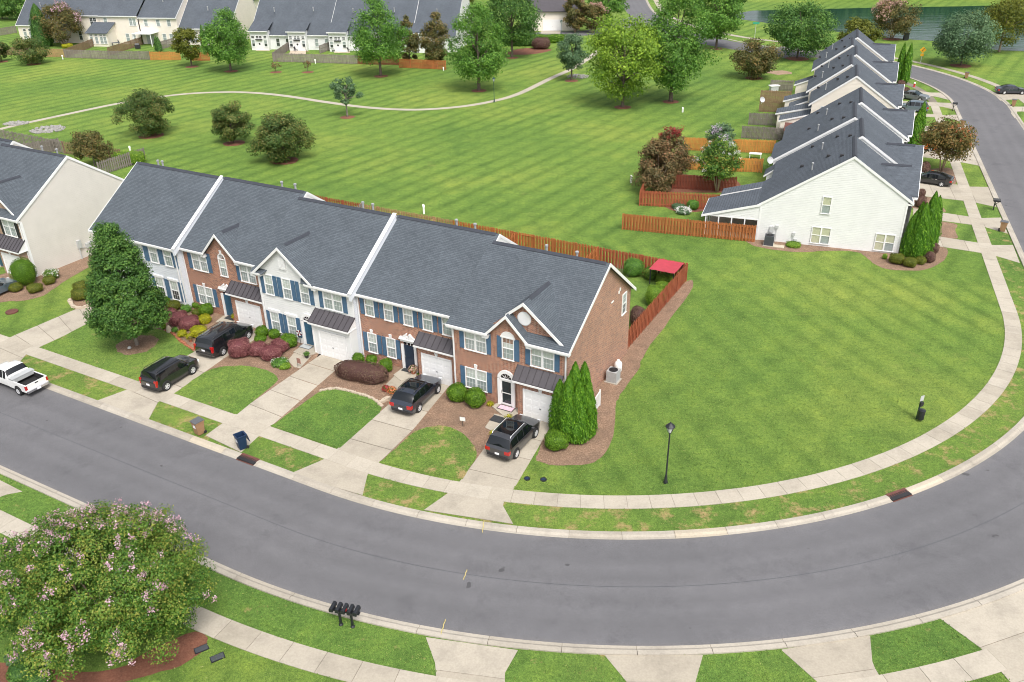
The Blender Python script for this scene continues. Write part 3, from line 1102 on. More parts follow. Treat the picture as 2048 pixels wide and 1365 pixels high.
def canopy(parent, x0, x1, y_wall, z_top, y_edge, z_low):
    """standing-seam metal roof over the garage"""
    mb = MB()
    a = [(x0 + 0.25, y_wall, z_top), (x1 - 0.25, y_wall, z_top), (x1, y_edge, z_low), (x0, y_edge, z_low)]
    a = [(x0, y_wall, z_top), (x1, y_wall, z_top), (x1, y_edge, z_low), (x0, y_edge, z_low)]
    mb.prism(a, (0, 0, -0.06))
    o = mb.build('canopy', 'bronze_metal', parent)
    n = max(2, int((x1 - x0) / 0.46))
    for k in range(n + 1):
        x = x0 + 0.02 + (x1 - x0 - 0.04) * k / n
        s = MB()
        s.bar((0, y_wall, z_top + 0.02), (0, y_edge - 0.01, z_low + 0.02), 0.028, 0.055)
        s.build('seam', 'bronze_seam', o, (x, 0, 0))
    f = MB()
    f.box(x0 - 0.01, y_edge - 0.03, z_low - 0.20, x1 + 0.01, y_edge + 0.02, z_low - 0.065)
    f.box(x0, y_edge + 0.021, z_low - 0.19, x1, y_wall - 0.01, z_low - 0.10)
    f.build('fascia', 'white_trim', o)
    for x in (x0 + 0.06, x1 - 0.06):                         # the cheeks under the slope
        w = MB()
        w.prism([(x - 0.02, y_edge + 0.05, z_low - 0.10), (x - 0.02, y_wall, z_low - 0.10), (x - 0.02, y_wall, z_top - 0.08)], (0.04, 0, 0))
        w.build('cheek', 'white_trim', o)
    return o


def arch_pts(r, n=10, r2=None):
    r2 = r2 or r
    return [(r * math.cos(math.pi * k / n), r2 * math.sin(math.pi * k / n)) for k in range(n + 1)]


def front_door(parent, x, y, style, door='blue_door', z0=0.15):
    """panelled or glazed door in a white surround; style: fan (arched light) or pediment"""
    W, H = 0.95, 2.05
    mb = MB()
    mb.box(-W / 2, -0.03, 0, W / 2, 0.0, H)
    o = mb.build('front_door', door, parent, (x, y, z0))
    if door != 'blue_door':
        p = MB()
        for a, b in ((0.15, 0.93), (1.02, 1.92)):
            p.box(-W / 2 + 0.13, -0.045, a, W / 2 - 0.13, -0.029, b)
        p.build('panel', 'car_glass_teal' if style == 'fan' else 'navy_door', o)
        if style == 'fan':
            q = MB()
            q.box(-W / 2, -0.05, 0, -W / 2 + 0.12, -0.031, H).box(W / 2 - 0.12, -0.05, 0, W / 2, -0.031, H)
            for a, b in ((0, 0.14), (0.94, 1.01), (1.93, H)):
                q.box(-W / 2 + 0.12, -0.05, a, W / 2 - 0.12, -0.031, b)
            q.build('storm_door', 'white_trim', o)
    else:
        p = MB()
        for a, b in ((0.18, 0.85), (0.98, 1.45), (1.55, 1.9)):
            for c in (-1, 1):
                p.box(c * 0.22 - 0.16, -0.042, a, c * 0.22 + 0.16, -0.029, b)
        p.build('panel', door, o)
    h = MB()
    h.tube([(-W / 2 + 0.09, -0.08, 0.95), (-W / 2 + 0.09, -0.08, 1.15)], 0.018, 6)
    h.build('handle', 'chrome', o)
    s = MB()
    s.box(-W / 2 - 0.22, -0.12, -z0 + 0.02, -W / 2 - 0.002, 0.0, H + 0.02)
    s.box(W / 2 + 0.002, -0.12, -z0 + 0.02, W / 2 + 0.22, 0.0, H + 0.02)
    if style == 'fan':
        s.box(-W / 2 - 0.002, -0.10, H + 0.004, W / 2 + 0.002, 0.0, H + 0.10)
        r0, r1 = W / 2 - 0.02, W / 2 + 0.22
        a0, a1 = arch_pts(r0, 12), arch_pts(r1, 12)
        for k in range(12):
            zb = H + 0.10
            quad = [(a0[k][0], 0, zb + a0[k][1]), (a1[k][0], 0, zb + a1[k][1]), (a1[k + 1][0], 0, zb + a1[k + 1][1]), (a0[k + 1][0], 0, zb + a0[k + 1][1])]
            s.prism(quad, (0, -0.118, 0))
        f = MB()
        f.add([(0, -0.02, H + 0.10)] + [(q[0], -0.02, H + 0.10 + q[1]) for q in arch_pts(r0, 12)], [(0, k + 1, k + 2) for k in range(12)])
        fl = f.build('fan_light', 'car_glass', o)
        b = MB()
        for k in range(1, 5):
            a = math.pi * k / 5
            b.bar((0.12 * math.cos(a), -0.035, H + 0.10 + 0.12 * math.sin(a)), (r0 * math.cos(a), -0.035, H + 0.10 + r0 * math.sin(a)), 0.025, 0.03, up=(0, 1, 0))
        b.build('glazing_bar', 'white_trim', fl)
    else:
        t = MB()
        t.box(-W / 2, -0.02, H + 0.03, W / 2, 0.0, H + 0.27)
        tl = t.build('transom', 'car_glass', o)
        b = MB()
        for k in (1, 2):
            b.box(-W / 2 + W * k / 3 - 0.03, -0.05, H + 0.03, -W / 2 + W * k / 3 + 0.03, -0.021, H + 0.27)
        b.build('glazing_bar', 'white_trim', tl)
        s.box(-W / 2 - 0.225, -0.15, H + 0.30, W / 2 + 0.225, 0.0, H + 0.48)
        s.box(-W / 2 - 0.32, -0.24, H + 0.482, W / 2 + 0.32, 0.0, H + 0.56)
        for c in (-1, 1):                                    # broken swan-neck pediment
            pts = [(c * 0.78, 0, H + 0.562), (c * 0.78, 0, H + 0.66), (c * 0.55, 0, H + 0.70), (c * 0.35, 0, H + 0.85), (c * 0.16, 0, H + 1.02), (c * 0.08, 0, H + 0.98), (c * 0.14, 0, H + 0.84), (c * 0.10, 0, H + 0.70), (c * 0.16, 0, H + 0.562)]
            s.prism(pts if c > 0 else pts[::-1], (0, -0.17, 0))
        s.lathe([(0.03, 0), (0.07, 0.08), (0.05, 0.2), (0.0, 0.34)], (0, -0.08, H + 0.562), 8)
    s.build('surround', 'white_trim', o)
    return o


def slab_roof(mb, quad, th=0.14, m=0):
    """a roof plane with thickness; quad listed eave-left, eave-right, ridge-right, ridge-left"""
    mb.prism([Vector(q) - Vector((0, 0, th)) for q in quad], (0, 0, th), m)


def house(name, label, yaw, x0, yf, W, D, ze, ridge, zb, front, roof='slate_shingle', sides=(None, None), rear='white_siding',
          ov=0.32, ovs=(0.0, 0.0), group=None, party=0.0, gaps=()):
    """one dwelling of a row. Local x along the row, y to the back; ridge = (y, z)"""
    t = thing(name, label, 'house', fr(yaw, x0, yf), yaw, group)
    yr, zr = ridge
    sf = (zr - ze) / (yr + ov)
    sb = (zr - zb) / (D + ov - yr)
    # front wall up to the soffit
    ztop = ze + sf * ov - 0.16
    wall('wall', t, [(0, 0), (W, 0), (W, ztop), (0, ztop)], PLACE_F(0.0), front)
    gable = [(0, 0), (D, 0), (D, zb + sb * ov - 0.16), (yr, zr - 0.16), (0, ztop)]
    for s, mt in zip((0, 1), sides):
        if mt:
            if s:
                wall('gable_wall', t, gable, PLACE_R(W), mt)
            else:
                wall('gable_wall', t, [(p[0], p[1]) for p in gable], PLACE_L(0.0), mt)
    zt = zb + sb * ov - 0.16
    mbk = MB()
    mbk.face([(W, D, 0), (0, D, 0), (0, D, zt), (W, D, zt)])
    mbk.build('rear_wall', rear, t)
    mb = MB()
    l, r = -ovs[0], W + ovs[1]
    zw = ze + sf * ov
    slab_roof(mb, [(l, 0.0, zw), (r, 0.0, zw), (r, yr, zr), (l, yr, zr)])
    runs, e = [], l
    for g0, g1 in gaps:
        runs.append((e, g0))
        e = g1
    runs.append((e, r))
    for a, b in runs:
        slab_roof(mb, [(a, -ov, ze), (b, -ov, ze), (b, 0.0, zw), (a, 0.0, zw)])
    slab_roof(mb, [(r, D + ov, zb), (l, D + ov, zb), (l, yr, zr), (r, yr, zr)])
    ro = mb.build('roof', roof, t)
    c = MB()
    for k in (-1, 1):
        s = -sf if k < 0 else -sb
        c.add([(l + 0.25, yr, zr + 0.055), (r - 0.25, yr, zr + 0.055), (r - 0.25, yr + k * 0.22, zr + s * 0.22 + 0.05), (l + 0.25, yr + k * 0.22, zr + s * 0.22 + 0.05),
               (r - 0.25, yr + k * 0.22, zr + s * 0.22), (l + 0.25, yr + k * 0.22, zr + s * 0.22)], [(0, 1, 2, 3), (3, 2, 4, 5)])
    c.build('ridge_vent', 'ridge_shingle', ro)
    for a, b in runs:
        f = MB()
        f.box(a, -ov - 0.10, ze - 0.17, b, -ov - 0.003, ze - 0.02)                   # gutter
        f.box(a, -ov, ze - 0.30, b, 0.02, ze - 0.155)                                # soffit and fascia
        f.build('gutter', 'white_trim', t)
    for s, x in ((0, l), (1, r)):
        if sides[s]:
            for (ya, za, yb_, zb_) in ((-ov - 0.10, ze, yr, zr), (D + ov, zb, yr, zr)):
                f = MB()
                dx = -0.05 if s == 0 else 0.005
                p = [(x + dx, ya, za + 0.012), (x + dx, yb_, zb_ + 0.012), (x + dx, yb_, zb_ - 0.26), (x + dx, ya, za - 0.26)]
                f.prism(p, (0.045, 0, 0))
                f.build('rake_trim', 'white_trim', ro)
    if party:                                                # the party wall standing up between two roofs
        f = MB()
        x = W - 0.02
        a = [(x, -ov - 0.12, ze + party), (x, yr, zr + party), (x, yr, zr - 0.7), (x, -ov - 0.12, ze - 0.5)]
        f.prism(a, (0.24, 0, 0))
        f.build('party_wall', sides[1], t)
        f = MB()
        f.prism([(x - 0.04, -ov - 0.16, ze + party), (x - 0.04, yr, zr + party), (x - 0.04, yr, zr + party + 0.05), (x - 0.04, -ov - 0.16, ze + party + 0.05)], (0.34, 0, 0))
        f.build('party_wall_cap', 'white_trim', t)
    t['dims'] = (W, D, ze, yr, zr, sf)
    return t, ro


def rake(parent, name, xa, za, hw, slope, y, w=0.22, both=(1, 1)):
    """white boards along the edges of a small gable"""
    for s, on in zip((-1, 1), both):
        if on:
            mb = MB()
            e = (xa + s * hw, za - slope * hw)
            pts = [(xa, y, za + 0.015), (e[0], y, e[1] + 0.015), (e[0], y, e[1] - w), (xa, y, za - w)]
            mb.prism(pts if s > 0 else pts[::-1], (0, -0.05, 0))
            mb.build(name, 'white_trim', parent)


def cross_gable(t, ro, xa, za, hw, y_wall, y_eave_front, ze, sf, mat, roof, zlow=None, ov=0.32, wall_base=None, hwl=None):
    """a gable on the front: wall triangle, two roof slopes running back into the main roof, rake boards"""
    slope = (za - ze) / hw
    base = wall_base if wall_base is not None else ze - 0.3
    zt = za - 0.10
    w = hw - 0.10 - 0.10 / slope
    poly = [(xa - w, base), (xa + w, base), (xa + w, zt - slope * w), (xa, zt), (xa - w, zt - slope * w)]
    wall('gable_wall', t, poly, PLACE_F(y_wall), mat)
    yb = y_eave_front + (za - ze) / sf + 0.3
    mb = MB()
    yl = y_eave_front + 0.25
    for s in (-1, 1):
        hs_ = hwl if (s < 0 and hwl) else hw
        zs_ = za - slope * hs_
        q = [(xa + s * hs_, y_wall - ov, zs_), (xa, y_wall - ov, za), (xa, yb, za), (xa + s * hs_, max(yl + (zs_ - ze) / sf, y_wall + 0.1), zs_)]
        q = [Vector(p) + Vector((0, 0, 0.05)) for p in q]
        mb.prism([p - Vector((0, 0, 0.14)) for p in (q if s < 0 else q[::-1])], (0, 0, 0.14))
    d = mb.build('cross_roof', roof, t)
    c = MB()
    for s in (-1, 1):
        c.add([(xa, y_wall + 0.5, za + 0.105), (xa, yb - 0.4, za + 0.105), (xa + s * 0.2, yb - 0.4, za + 0.10 - slope * 0.2), (xa + s * 0.2, y_wall + 0.5, za + 0.10 - slope * 0.2)], [(0, 1, 2, 3) if s < 0 else (3, 2, 1, 0)])
    c.build('ridge_vent', 'ridge_shingle', d)
    rake(d, 'rake_trim', xa, za + 0.05, hwl or hw, slope, y_wall - ov, 0.24, (1, 0))
    rake(d, 'rake_trim', xa, za + 0.05, hw, slope, y_wall - ov, 0.24, (0, 1))
    for s in ((1,) if hwl else (-1, 1)):                     # soffit returns at the feet
        sft = MB()
        sft.box(xa + s * hw - 0.22, y_wall - ov + 0.01, ze - 0.30, xa + s * hw + 0.22, y_wall + 0.0, ze - 0.12)
        sft.build('eave_return', 'white_trim', d)
    return d


def vent_pipes(ro, spots, mat='vent_lead', h=0.6, r=0.09):
    for (x, y, z) in spots:
        mb = MB()
        mb.tube([(0, 0, -0.2), (0, 0, h)], r, 8)
        mb.lathe([(r * 1.5, h - 0.12), (r * 1.5, h), (0.0, h + 0.06)], (0, 0, 0), 8)
        mb.build('vent_pipe', mat, ro, (x, y, z))


def downspout(parent, x, y, z0, z1, mat='white_trim'):
    mb = MB()
    mb.box(x - 0.05, y - 0.09, z0, x + 0.05, y - 0.015, z1)
    return mb.build('downspout', mat, parent)


def garage_box(t, x0, x1, y, h, mat, name='garage_wall'):
    """the garage front standing proud of the house: front and two cheeks"""
    wall(name, t, [(x0, 0), (x1, 0), (x1, h), (x0, h)], PLACE_F(y), mat)
    wall(name, t, [(y, 0), (0.0, 0), (0.0, h), (y, h)], PLACE_L(x0), mat)
    wall(name, t, [(y, 0), (0.0, 0), (0.0, h), (y, h)], PLACE_R(x1), mat)


# ------------------------------------------------------------------ the townhouse row in front
ROW = 'townhouses of the row with blue shutters'
SL = 'slate_shingle'

# end unit: brick, two stacked gables
X0, YF, W_ = -29.75, 44.7, 9.0
t, ro = house('townhouse', 'brick end townhouse with twin front gables and round white medallion', YA, X0, YF, W_, 11.35, 5.74, (6.25, 9.65), 5.55, 'red_brick', SL,
              (None, 'red_brick'), 'red_brick', ovs=(0.3, 0.28), group=ROW, gaps=((3.08, 6.02),))
sf5 = (9.65 - 5.74) / (6.25 + 0.32)
q = lambda x: x - X0
cross_gable(t, ro, q(-24.08), 8.42, 3.1, 0.42, -0.32, 5.84, sf5, 'red_brick', SL, wall_base=5.6, hwl=1.35)
cross_gable(t, ro, q(-25.2), 7.42, 1.72, -0.02, -0.32, 5.62, sf5, 'red_brick', SL, wall_base=5.2)
mb = MB()
mb.lathe([(0.52, 0.0), (0.52, 0.05), (0.46, 0.08), (0.0, 0.09)], (0, 0, 0), 24, axis='y')
o = mb.build('round_medallion', 'white_trim', t, (q(-24.15), 0.40, 7.15))
o.rotation_euler = (math.pi, 0, 0)
Y0 = -0.005
HW, ZW2, ZW1 = 1.6, 3.98, 0.82
window(t, q(-27.85), Y0, ZW2, 1.68, HW, 2)
shutter(t, q(-28.94), Y0, ZW2 - 0.05)
shutter(t, q(-26.80), Y0, ZW2 - 0.05)
window(t, q(-25.22), Y0, ZW2, 0.82, HW, 1)
shutter(t, q(-25.88), Y0, ZW2 - 0.05)
shutter(t, q(-24.56), Y0, ZW2 - 0.05)
mb = MB()
a1 = arch_pts(0.52, 12, 0.40)
mb.prism([(x, 0, z) for x, z in a1], (0, -0.08, 0))
mb.box(-0.58, -0.10, -0.10, 0.58, 0.0, 0.0)
mb.build('arched_hood', 'white_trim', t, (q(-25.22), Y0, ZW2 + HW + 0.11))
window(t, q(-22.57), Y0, ZW2, 1.68, HW, 2)
shutter(t, q(-23.66), Y0, ZW2 - 0.05)
shutter(t, q(-21.50), Y0, ZW2 - 0.05)
window(t, q(-27.90), Y0, ZW1, 1.68, HW - 0.05, 2)
shutter(t, q(-29.0), Y0, ZW1 - 0.05, 0.42, 1.65)
shutter(t, q(-26.82), Y0, ZW1 - 0.05, 0.42, 1.65)
keystone(t, q(-27.90), Y0, ZW1 + HW + 0.06)
front_door(t, q(-25.4), Y0, 'fan', 'white_door')
garage_box(t, q(-24.25), q(-21.0), -0.55, 3.0, 'red_brick')
garage_door(t, q(-23.68), q(-21.24), -0.56)
keystone(t, q(-22.45), -0.56, 2.22)
canopy(t, q(-24.5), q(-20.95), -0.006, 3.72, -0.85, 2.93)
downspout(t, q(-20.82), -0.01, 0.1, 5.6)
downspout(t, q(-29.66), -0.01, 0.1, 5.6)
wn = window(t, W_ + 0.005, 10.0, 4.1, 0.7, 1.6, 1, 3, 'screen', 'dark_interior', R(90))
for y, z, a, b in ((8.75, 6.2, 0.14, 0.22), (8.97, 6.35, 0.14, 0.22), (7.4, 6.0, 0.4, 0.08)):
    mb = MB()
    mb.box(W_ + 0.002, y, z, W_ + 0.07, y + a, z + b)
    mb.build('wall_vent', 'white_plastic', t)
vent_pipes(ro, ((q(-25.8), 7.0, 9.2), (q(-23.4), 7.1, 9.1)))

# brick unit with five upper windows and a pediment door
X0, YF, W_ = -39.1, 45.8, 9.35
t, ro = house('townhouse', 'flat-fronted brick townhouse with five upper windows and dark pedimented door', YA, X0, YF, W_, 11.8, 5.77, (5.95, 9.95), 5.8, 'red_brick', SL, (None, 'white_siding'), 'white_siding', group=ROW)
q = lambda x: (x - X0)
k4 = 45.8 / 45.3
ZU = 4.0
for x in (-37.5, -35.72, -33.96, -32.24, -30.55):
    window(t, q(x * k4), Y0, ZU, 0.74, 1.62, 1)
for x in (-38.2, -36.86, -36.40, -35.08, -34.60, -33.34, -32.86, -31.60, -31.12):
    shutter(t, q(x * k4), Y0, ZU - 0.04, 0.36, 1.7)
for x in (-37.55, -35.78):
    window(t, q(x * k4), Y0, 0.78, 0.74, 1.58, 1)
    keystone(t, q(x * k4), Y0, 2.42)
for x in (-38.22, -36.88, -36.44, -35.12):
    shutter(t, q(x * k4), Y0, 0.73, 0.36, 1.66)
front_door(t, q(-34.1 * k4), Y0, 'pediment', 'navy_door')
garage_box(t, q(-33.3), q(-29.78), -0.6, 3.0, 'red_brick')
garage_door(t, q(-32.85), q(-30.40), -0.61)
keystone(t, q(-31.6), -0.61, 2.22)
canopy(t, q(-33.45), q(-29.8), -0.006, 3.66, -0.9, 2.98)
downspout(t, 0.12, -0.01, 0.1, 5.5)
vent_pipes(ro, ((q(-33.8), 6.4, 9.7), (q(-32.2), 6.5, 9.6)))

# white unit with a sided gable
X0, YF, W_ = -48.75, 45.35, 9.65
t, ro = house('townhouse', 'white sided townhouse with wide front gable and blue front door', YA, X0, YF, W_, 12.0, 5.80, (6.0, 10.12), 5.8, 'white_siding', SL, (None, 'grey_siding'), 'white_siding', ovs=(0.3, 0.0), group=ROW, party=0.10, gaps=((0.65, 5.15),))
sf3 = (10.12 - 5.8) / 6.32
q = lambda x: x - X0
cross_gable(t, ro, q(-45.85), 8.35, 3.15, -0.02, -0.32, 5.66, sf3, 'white_siding', SL, wall_base=5.35)
for s in (-1, 1):                                            # little shingled returns at the foot of the gable
    mb = MB()
    x = q(-45.85) + s * 2.5
    a, b = (x - 0.75, x + 0.75)
    mb.prism([(a, -0.03, 6.02), (b, -0.03, 6.02), (b + (0.0 if s > 0 else -0.25), -0.40, 5.74), (a + (0.25 if s > 0 else 0.0), -0.40, 5.74)], (0, 0, 0.05))
    mb.build('eave_skirt', SL, t)
mb = MB()
pts = [(-0.36, 0, 0), (0.36, 0, 0), (0.36, 0, 0.75)] + [(0.36 * math.cos(math.pi * k / 8), 0, 0.75 + 0.30 * math.sin(math.pi * k / 8)) for k in range(1, 8)] + [(-0.36, 0, 0.75)]
mb.prism(pts, (0, -0.06, 0))
for k in range(7):
    mb.box(-0.27, -0.075, 0.08 + k * 0.10, 0.27, -0.059, 0.14 + k * 0.10)
mb.build('louvre_vent', 'white_trim', t, (q(-45.85), -0.06, 6.45))
for x in (-47.6, -45.7, -43.87):
    window(t, q(x), Y0 - 0.02, 3.96, 0.80, 1.66, 1)
for x in (-48.26, -46.93, -46.45, -45.02, -44.55, -43.20):
    shutter(t, q(x), Y0 - 0.02, 3.90, 0.40, 1.76)
window(t, q(-41.08), Y0 - 0.02, 3.98, 1.74, 1.64, 2)
shutter(t, q(-42.24), Y0 - 0.02, 3.92, 0.40, 1.76)
shutter(t, q(-39.92), Y0 - 0.02, 3.92, 0.40, 1.76)
for x in (-47.55, -45.75):
    window(t, q(x), Y0 - 0.02, 0.62, 0.82, 1.66, 1)
for x in (-48.22, -46.90, -46.42, -45.06):
    shutter(t, q(x), Y0 - 0.02, 0.56, 0.40, 1.78)
for x in (-47.55, -45.75):
    mb = MB()
    mb.box(q(x) - 0.62, -0.12, 2.36, q(x) + 0.62, -0.02, 2.56)
    mb.build('window_head', 'white_trim', t)
front_door(t, q(-43.95), Y0 - 0.02, 'fan', 'blue_door')
garage_box(t, q(-42.95), W_ + 0.01, -0.75, 3.0, 'white_siding')
garage_door(t, q(-42.2), q(-39.72), -0.785)
canopy(t, q(-43.0), W_ + 0.06, -0.03, 3.72, -1.1, 2.98)
mb = MB()
for bb in ((-0.01, -0.035, 0.14, 0.0, 5.5), (W_ - 0.14, -0.035, W_ + 0.005, 0.0, 5.5), (q(-42.95) - 0.005, -0.79, q(-42.95) + 0.12, -0.72, 2.8), (W_ - 0.11, -0.79, W_ + 0.02, -0.72, 2.8)):
    mb = MB()
    mb.box(bb[0], bb[1], 0, bb[2], bb[3], bb[4])
    mb.build('corner_board', 'white_trim', t)
downspout(t, 0.2, -0.05, 0.1, 5.6)
vent_pipes(ro, ((q(-41.5), 6.5, 9.9), (q(-42.5), 6.5, 9.9)))

# brick unit with one gable and an arched window
X0, YF, W_ = -58.4, 46.25, 9.65
t, ro = house('townhouse', 'brick townhouse with single steep gable above an arched window', YA, X0, YF, W_, 12.0, 5.88, (6.05, 10.3), 5.9, 'red_brick', SL, (None, 'white_siding'), 'white_siding', group=ROW, gaps=((3.05, 6.55),))
sf2 = (10.3 - 5.88) / 6.37
q = lambda x: x - X0
cross_gable(t, ro, q(-53.6), 7.80, 1.95, -0.02, -0.32, 5.75, sf2, 'red_brick', SL, wall_base=5.4)
window(t, q(-56.35), Y0, 4.0, 1.68, 1.68, 2)
shutter(t, q(-57.5), Y0, 3.95, 0.46, 1.78)
shutter(t, q(-55.22), Y0, 3.95, 0.46, 1.78)
window(t, q(-50.8), Y0, 4.0, 1.60, 1.68, 2)
shutter(t, q(-51.85), Y0, 3.95, 0.42, 1.78)
wn = window(t, q(-53.6), Y0, 4.02, 0.72, 1.45, 1)
mb = MB()
a0, a1 = arch_pts(0.36, 10, 0.42), arch_pts(0.44, 10, 0.52)
for k in range(10):
    mb.prism([(a0[k][0], 0, a0[k][1]), (a1[k][0], 0, a1[k][1]), (a1[k + 1][0], 0, a1[k + 1][1]), (a0[k + 1][0], 0, a0[k + 1][1])], (0, -0.06, 0))
mb.add([(0, -0.015, 0)] + [(x, -0.015, z) for x, z in a0], [(0, k + 1, k + 2) for k in range(10)])
mb.build('arch_light', 'white_trim', t, (q(-53.6), Y0, 4.02 + 1.52))
keystone(t, q(-53.6), Y0, 6.0)
window(t, q(-56.45), Y0, 0.72, 1.70, 1.62, 2)
shutter(t, q(-57.6), Y0, 0.68, 0.42, 1.7)
shutter(t, q(-55.25), Y0, 0.68, 0.42, 1.7)
keystone(t, q(-56.45), Y0, 2.42)
front_door(t, q(-53.75), Y0, 'pediment', 'blue_door')
garage_box(t, q(-52.75), W_ - 0.02, -0.6, 3.0, 'red_brick')
garage_door(t, q(-52.1), q(-49.55), -0.61)
keystone(t, q(-50.85), -0.61, 2.22)
canopy(t, q(-52.95), W_ + 0.02, -0.006, 3.72, -0.9, 2.95)
downspout(t, 0.12, -0.01, 0.1, 5.6)
vent_pipes(ro, ((q(-52.0), 6.6, 10.0), (q(-50.5), 6.6, 10.0)))

# pale grey unit behind the conical tree
X0, YF, W_ = -69.0, 45.75, 10.6
t, ro = house('townhouse', 'pale grey sided townhouse with plain roof behind the conical tree', YA, X0, YF, W_, 12.2, 5.80, (6.3, 10.35), 5.8, 'grey_siding', SL, ('grey_siding', 'grey_siding'), 'grey_siding', ovs=(0.25, 0.0), group=ROW, party=0.10)
q = lambda x: x - X0
for x in (-67.2, -65.3, -63.35, -61.5, -59.65):
    window(t, q(x), Y0 - 0.02, 3.98, 0.85, 1.72, 1)
for x in (-66.25, -64.35, -62.42, -60.58, -58.85):
    shutter(t, q(x), Y0 - 0.02, 3.92, 0.55, 1.82)
for x in (-61.5, -59.7):
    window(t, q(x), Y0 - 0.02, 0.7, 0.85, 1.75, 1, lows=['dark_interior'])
for x in (-62.2, -60.58, -58.85):
    shutter(t, q(x), Y0 - 0.02, 0.65, 0.48, 1.85)
for x in (-61.5, -59.7):
    mb = MB()
    mb.box(q(x) - 0.62, -0.12, 2.53, q(x) + 0.62, -0.02, 2.72)
    mb.build('window_head', 'white_trim', t)
front_door(t, q(-63.8), Y0 - 0.02, 'fan', 'blue_door')
garage_box(t, q(-68.4), q(-65.0), -0.75, 3.0, 'grey_siding')
garage_door(t, q(-68.0), q(-65.5), -0.785)
canopy(t, q(-68.6), q(-64.8), -0.03, 3.72, -1.1, 2.98)
mb = MB()
mb.box(W_ - 0.14, -0.035, 0, W_ + 0.005, 0.0, 5.5)
mb.build('corner_board', 'white_trim', t)
downspout(t, W_ - 0.3, -0.05, 0.1, 5.6)
vent_pipes(ro, ((q(-67.5), 7.2, 9.9), (q(-66.9), 7.2, 9.9)))

# the next row at the left edge: brick front, beige gable end
X0, YF, W_ = -87.4, 44.1, 10.0
t, ro = house('townhouse', 'end house with tall beige sided gable wall and tan brick front', YA, X0, YF, W_, 12.2, 5.90, (6.35, 10.36), 6.0, 'tan_brick', SL, (None, 'beige_siding'), 'beige_siding', ovs=(0.3, 0.05))
sfl = (10.36 - 5.9) / 6.67
q = lambda x: x - X0
cross_gable(t, ro, q(-81.2), 8.6, 3.2, 0.42, -0.32, 5.98, sfl, 'tan_brick', SL, wall_base=5.6)
window(t, q(-79.35), Y0, 3.98, 1.75, 1.72, 2)
shutter(t, q(-80.5), Y0, 3.93, 0.44, 1.82, 'black_shutter')
shutter(t, q(-78.2), Y0, 3.93, 0.44, 1.82, 'black_shutter')
garage_box(t, q(-81.2), q(-77.7), -0.7, 3.0, 'tan_brick')
garage_door(t, q(-80.7), q(-78.1), -0.71)
keystone(t, q(-79.4), -0.71, 2.22)
canopy(t, q(-81.6), q(-77.42), -0.006, 3.85, -1.05, 2.93)
front_door(t, q(-82.5), Y0, 'fan', 'blue_door')
mb = MB()
mb.box(W_ - 0.10, -0.05, 0, W_ + 0.04, 0.16, 5.6)
mb.build('corner_board', 'white_trim', t)
downspout(t, W_ - 0.2, -0.02, 0.1, 5.7)
window(t, W_ + 0.005, 11.7, 4.9, 0.6, 0.9, 1, 2, 'screen', 'screen', R(90))
mb = MB()
mb.box(W_ + 0.01, 4.9, 1.2, W_ + 0.25, 5.3, 2.0).tube([(W_ + 0.15, 5.0, 0), (W_ + 0.15, 5.0, 1.3)], 0.06, 6).box(W_ + 0.01, 5.8, 0.9, W_ + 0.22, 6.3, 1.4).tube([(W_ + 0.12, 5.9, 1.1), (W_ + 0.12, 5.2, 1.1)], 0.03, 6).box(W_ + 0.10, 6.1, 1.25, W_ + 0.28, 6.55, 1.5)
mb.build('meter_box', 'meter_grey', t)
vent_pipes(ro, ((q(-82.0), 7.0, 10.0), (q(-80.0), 7.2, 9.9)))
t, ro = house('townhouse', 'house at the left frame edge with roof ridge set further back', YA, -97.4, 45.3, 9.95, 12.2, 5.90, (6.35, 10.36), 6.0, 'tan_brick', SL, (None, 'beige_siding'), 'beige_siding')
# ------------------------------------------------------------------ the white row on the right
YBF = YB + math.pi / 2
CH = 'charcoal_shingle'
BROW = 'white townhouses of the right-hand row'
BLAB = ['white sided end house with big plain gable wall facing the lawn',
        'second white row house from the lawn, behind the big gable end',
        'third white row house from the lawn with pale roof strip on its left slope',
        'fourth white row house, last before the gap with the beige gable',
        'beige gabled row house just beyond the gap, with upper side window',
        'second row house beyond the gap, behind the beige gable',
        'third row house beyond the gap, beside the paired columnar evergreens',
        'fourth row house beyond the gap, second from the pond end',
        'row house at the pond end of the right-hand row']


def side_window(t, x, y, z, w, h, panes=1, up='yellow_blind', lows=('screen',)):
    return window(t, x, y, z, w, h, panes, 0, up, 'screen', R(-90), lows=list(lows))


def row_b(i, yb0, w, dx, gable, sid='white_siding', wing=0.0, shift=0.0):
    # origin at the street-side corner nearest the lawn; x runs along the row, y away from the street
    dp, zr_ = (13.6, 3.72) if i < 4 else (10.7, 5.30)
    t, ro = house('row_house', BLAB[i], YBF, yb0, -(9.62 + dx), w, dp, 5.36, (5.5, 9.45 + shift), zr_, sid, CH,
                  (sid if gable else 'cream_siding', None), sid, ov=0.42, ovs=(0.06 if gable else 0.0, 0.0), group=BROW)
    return t, ro


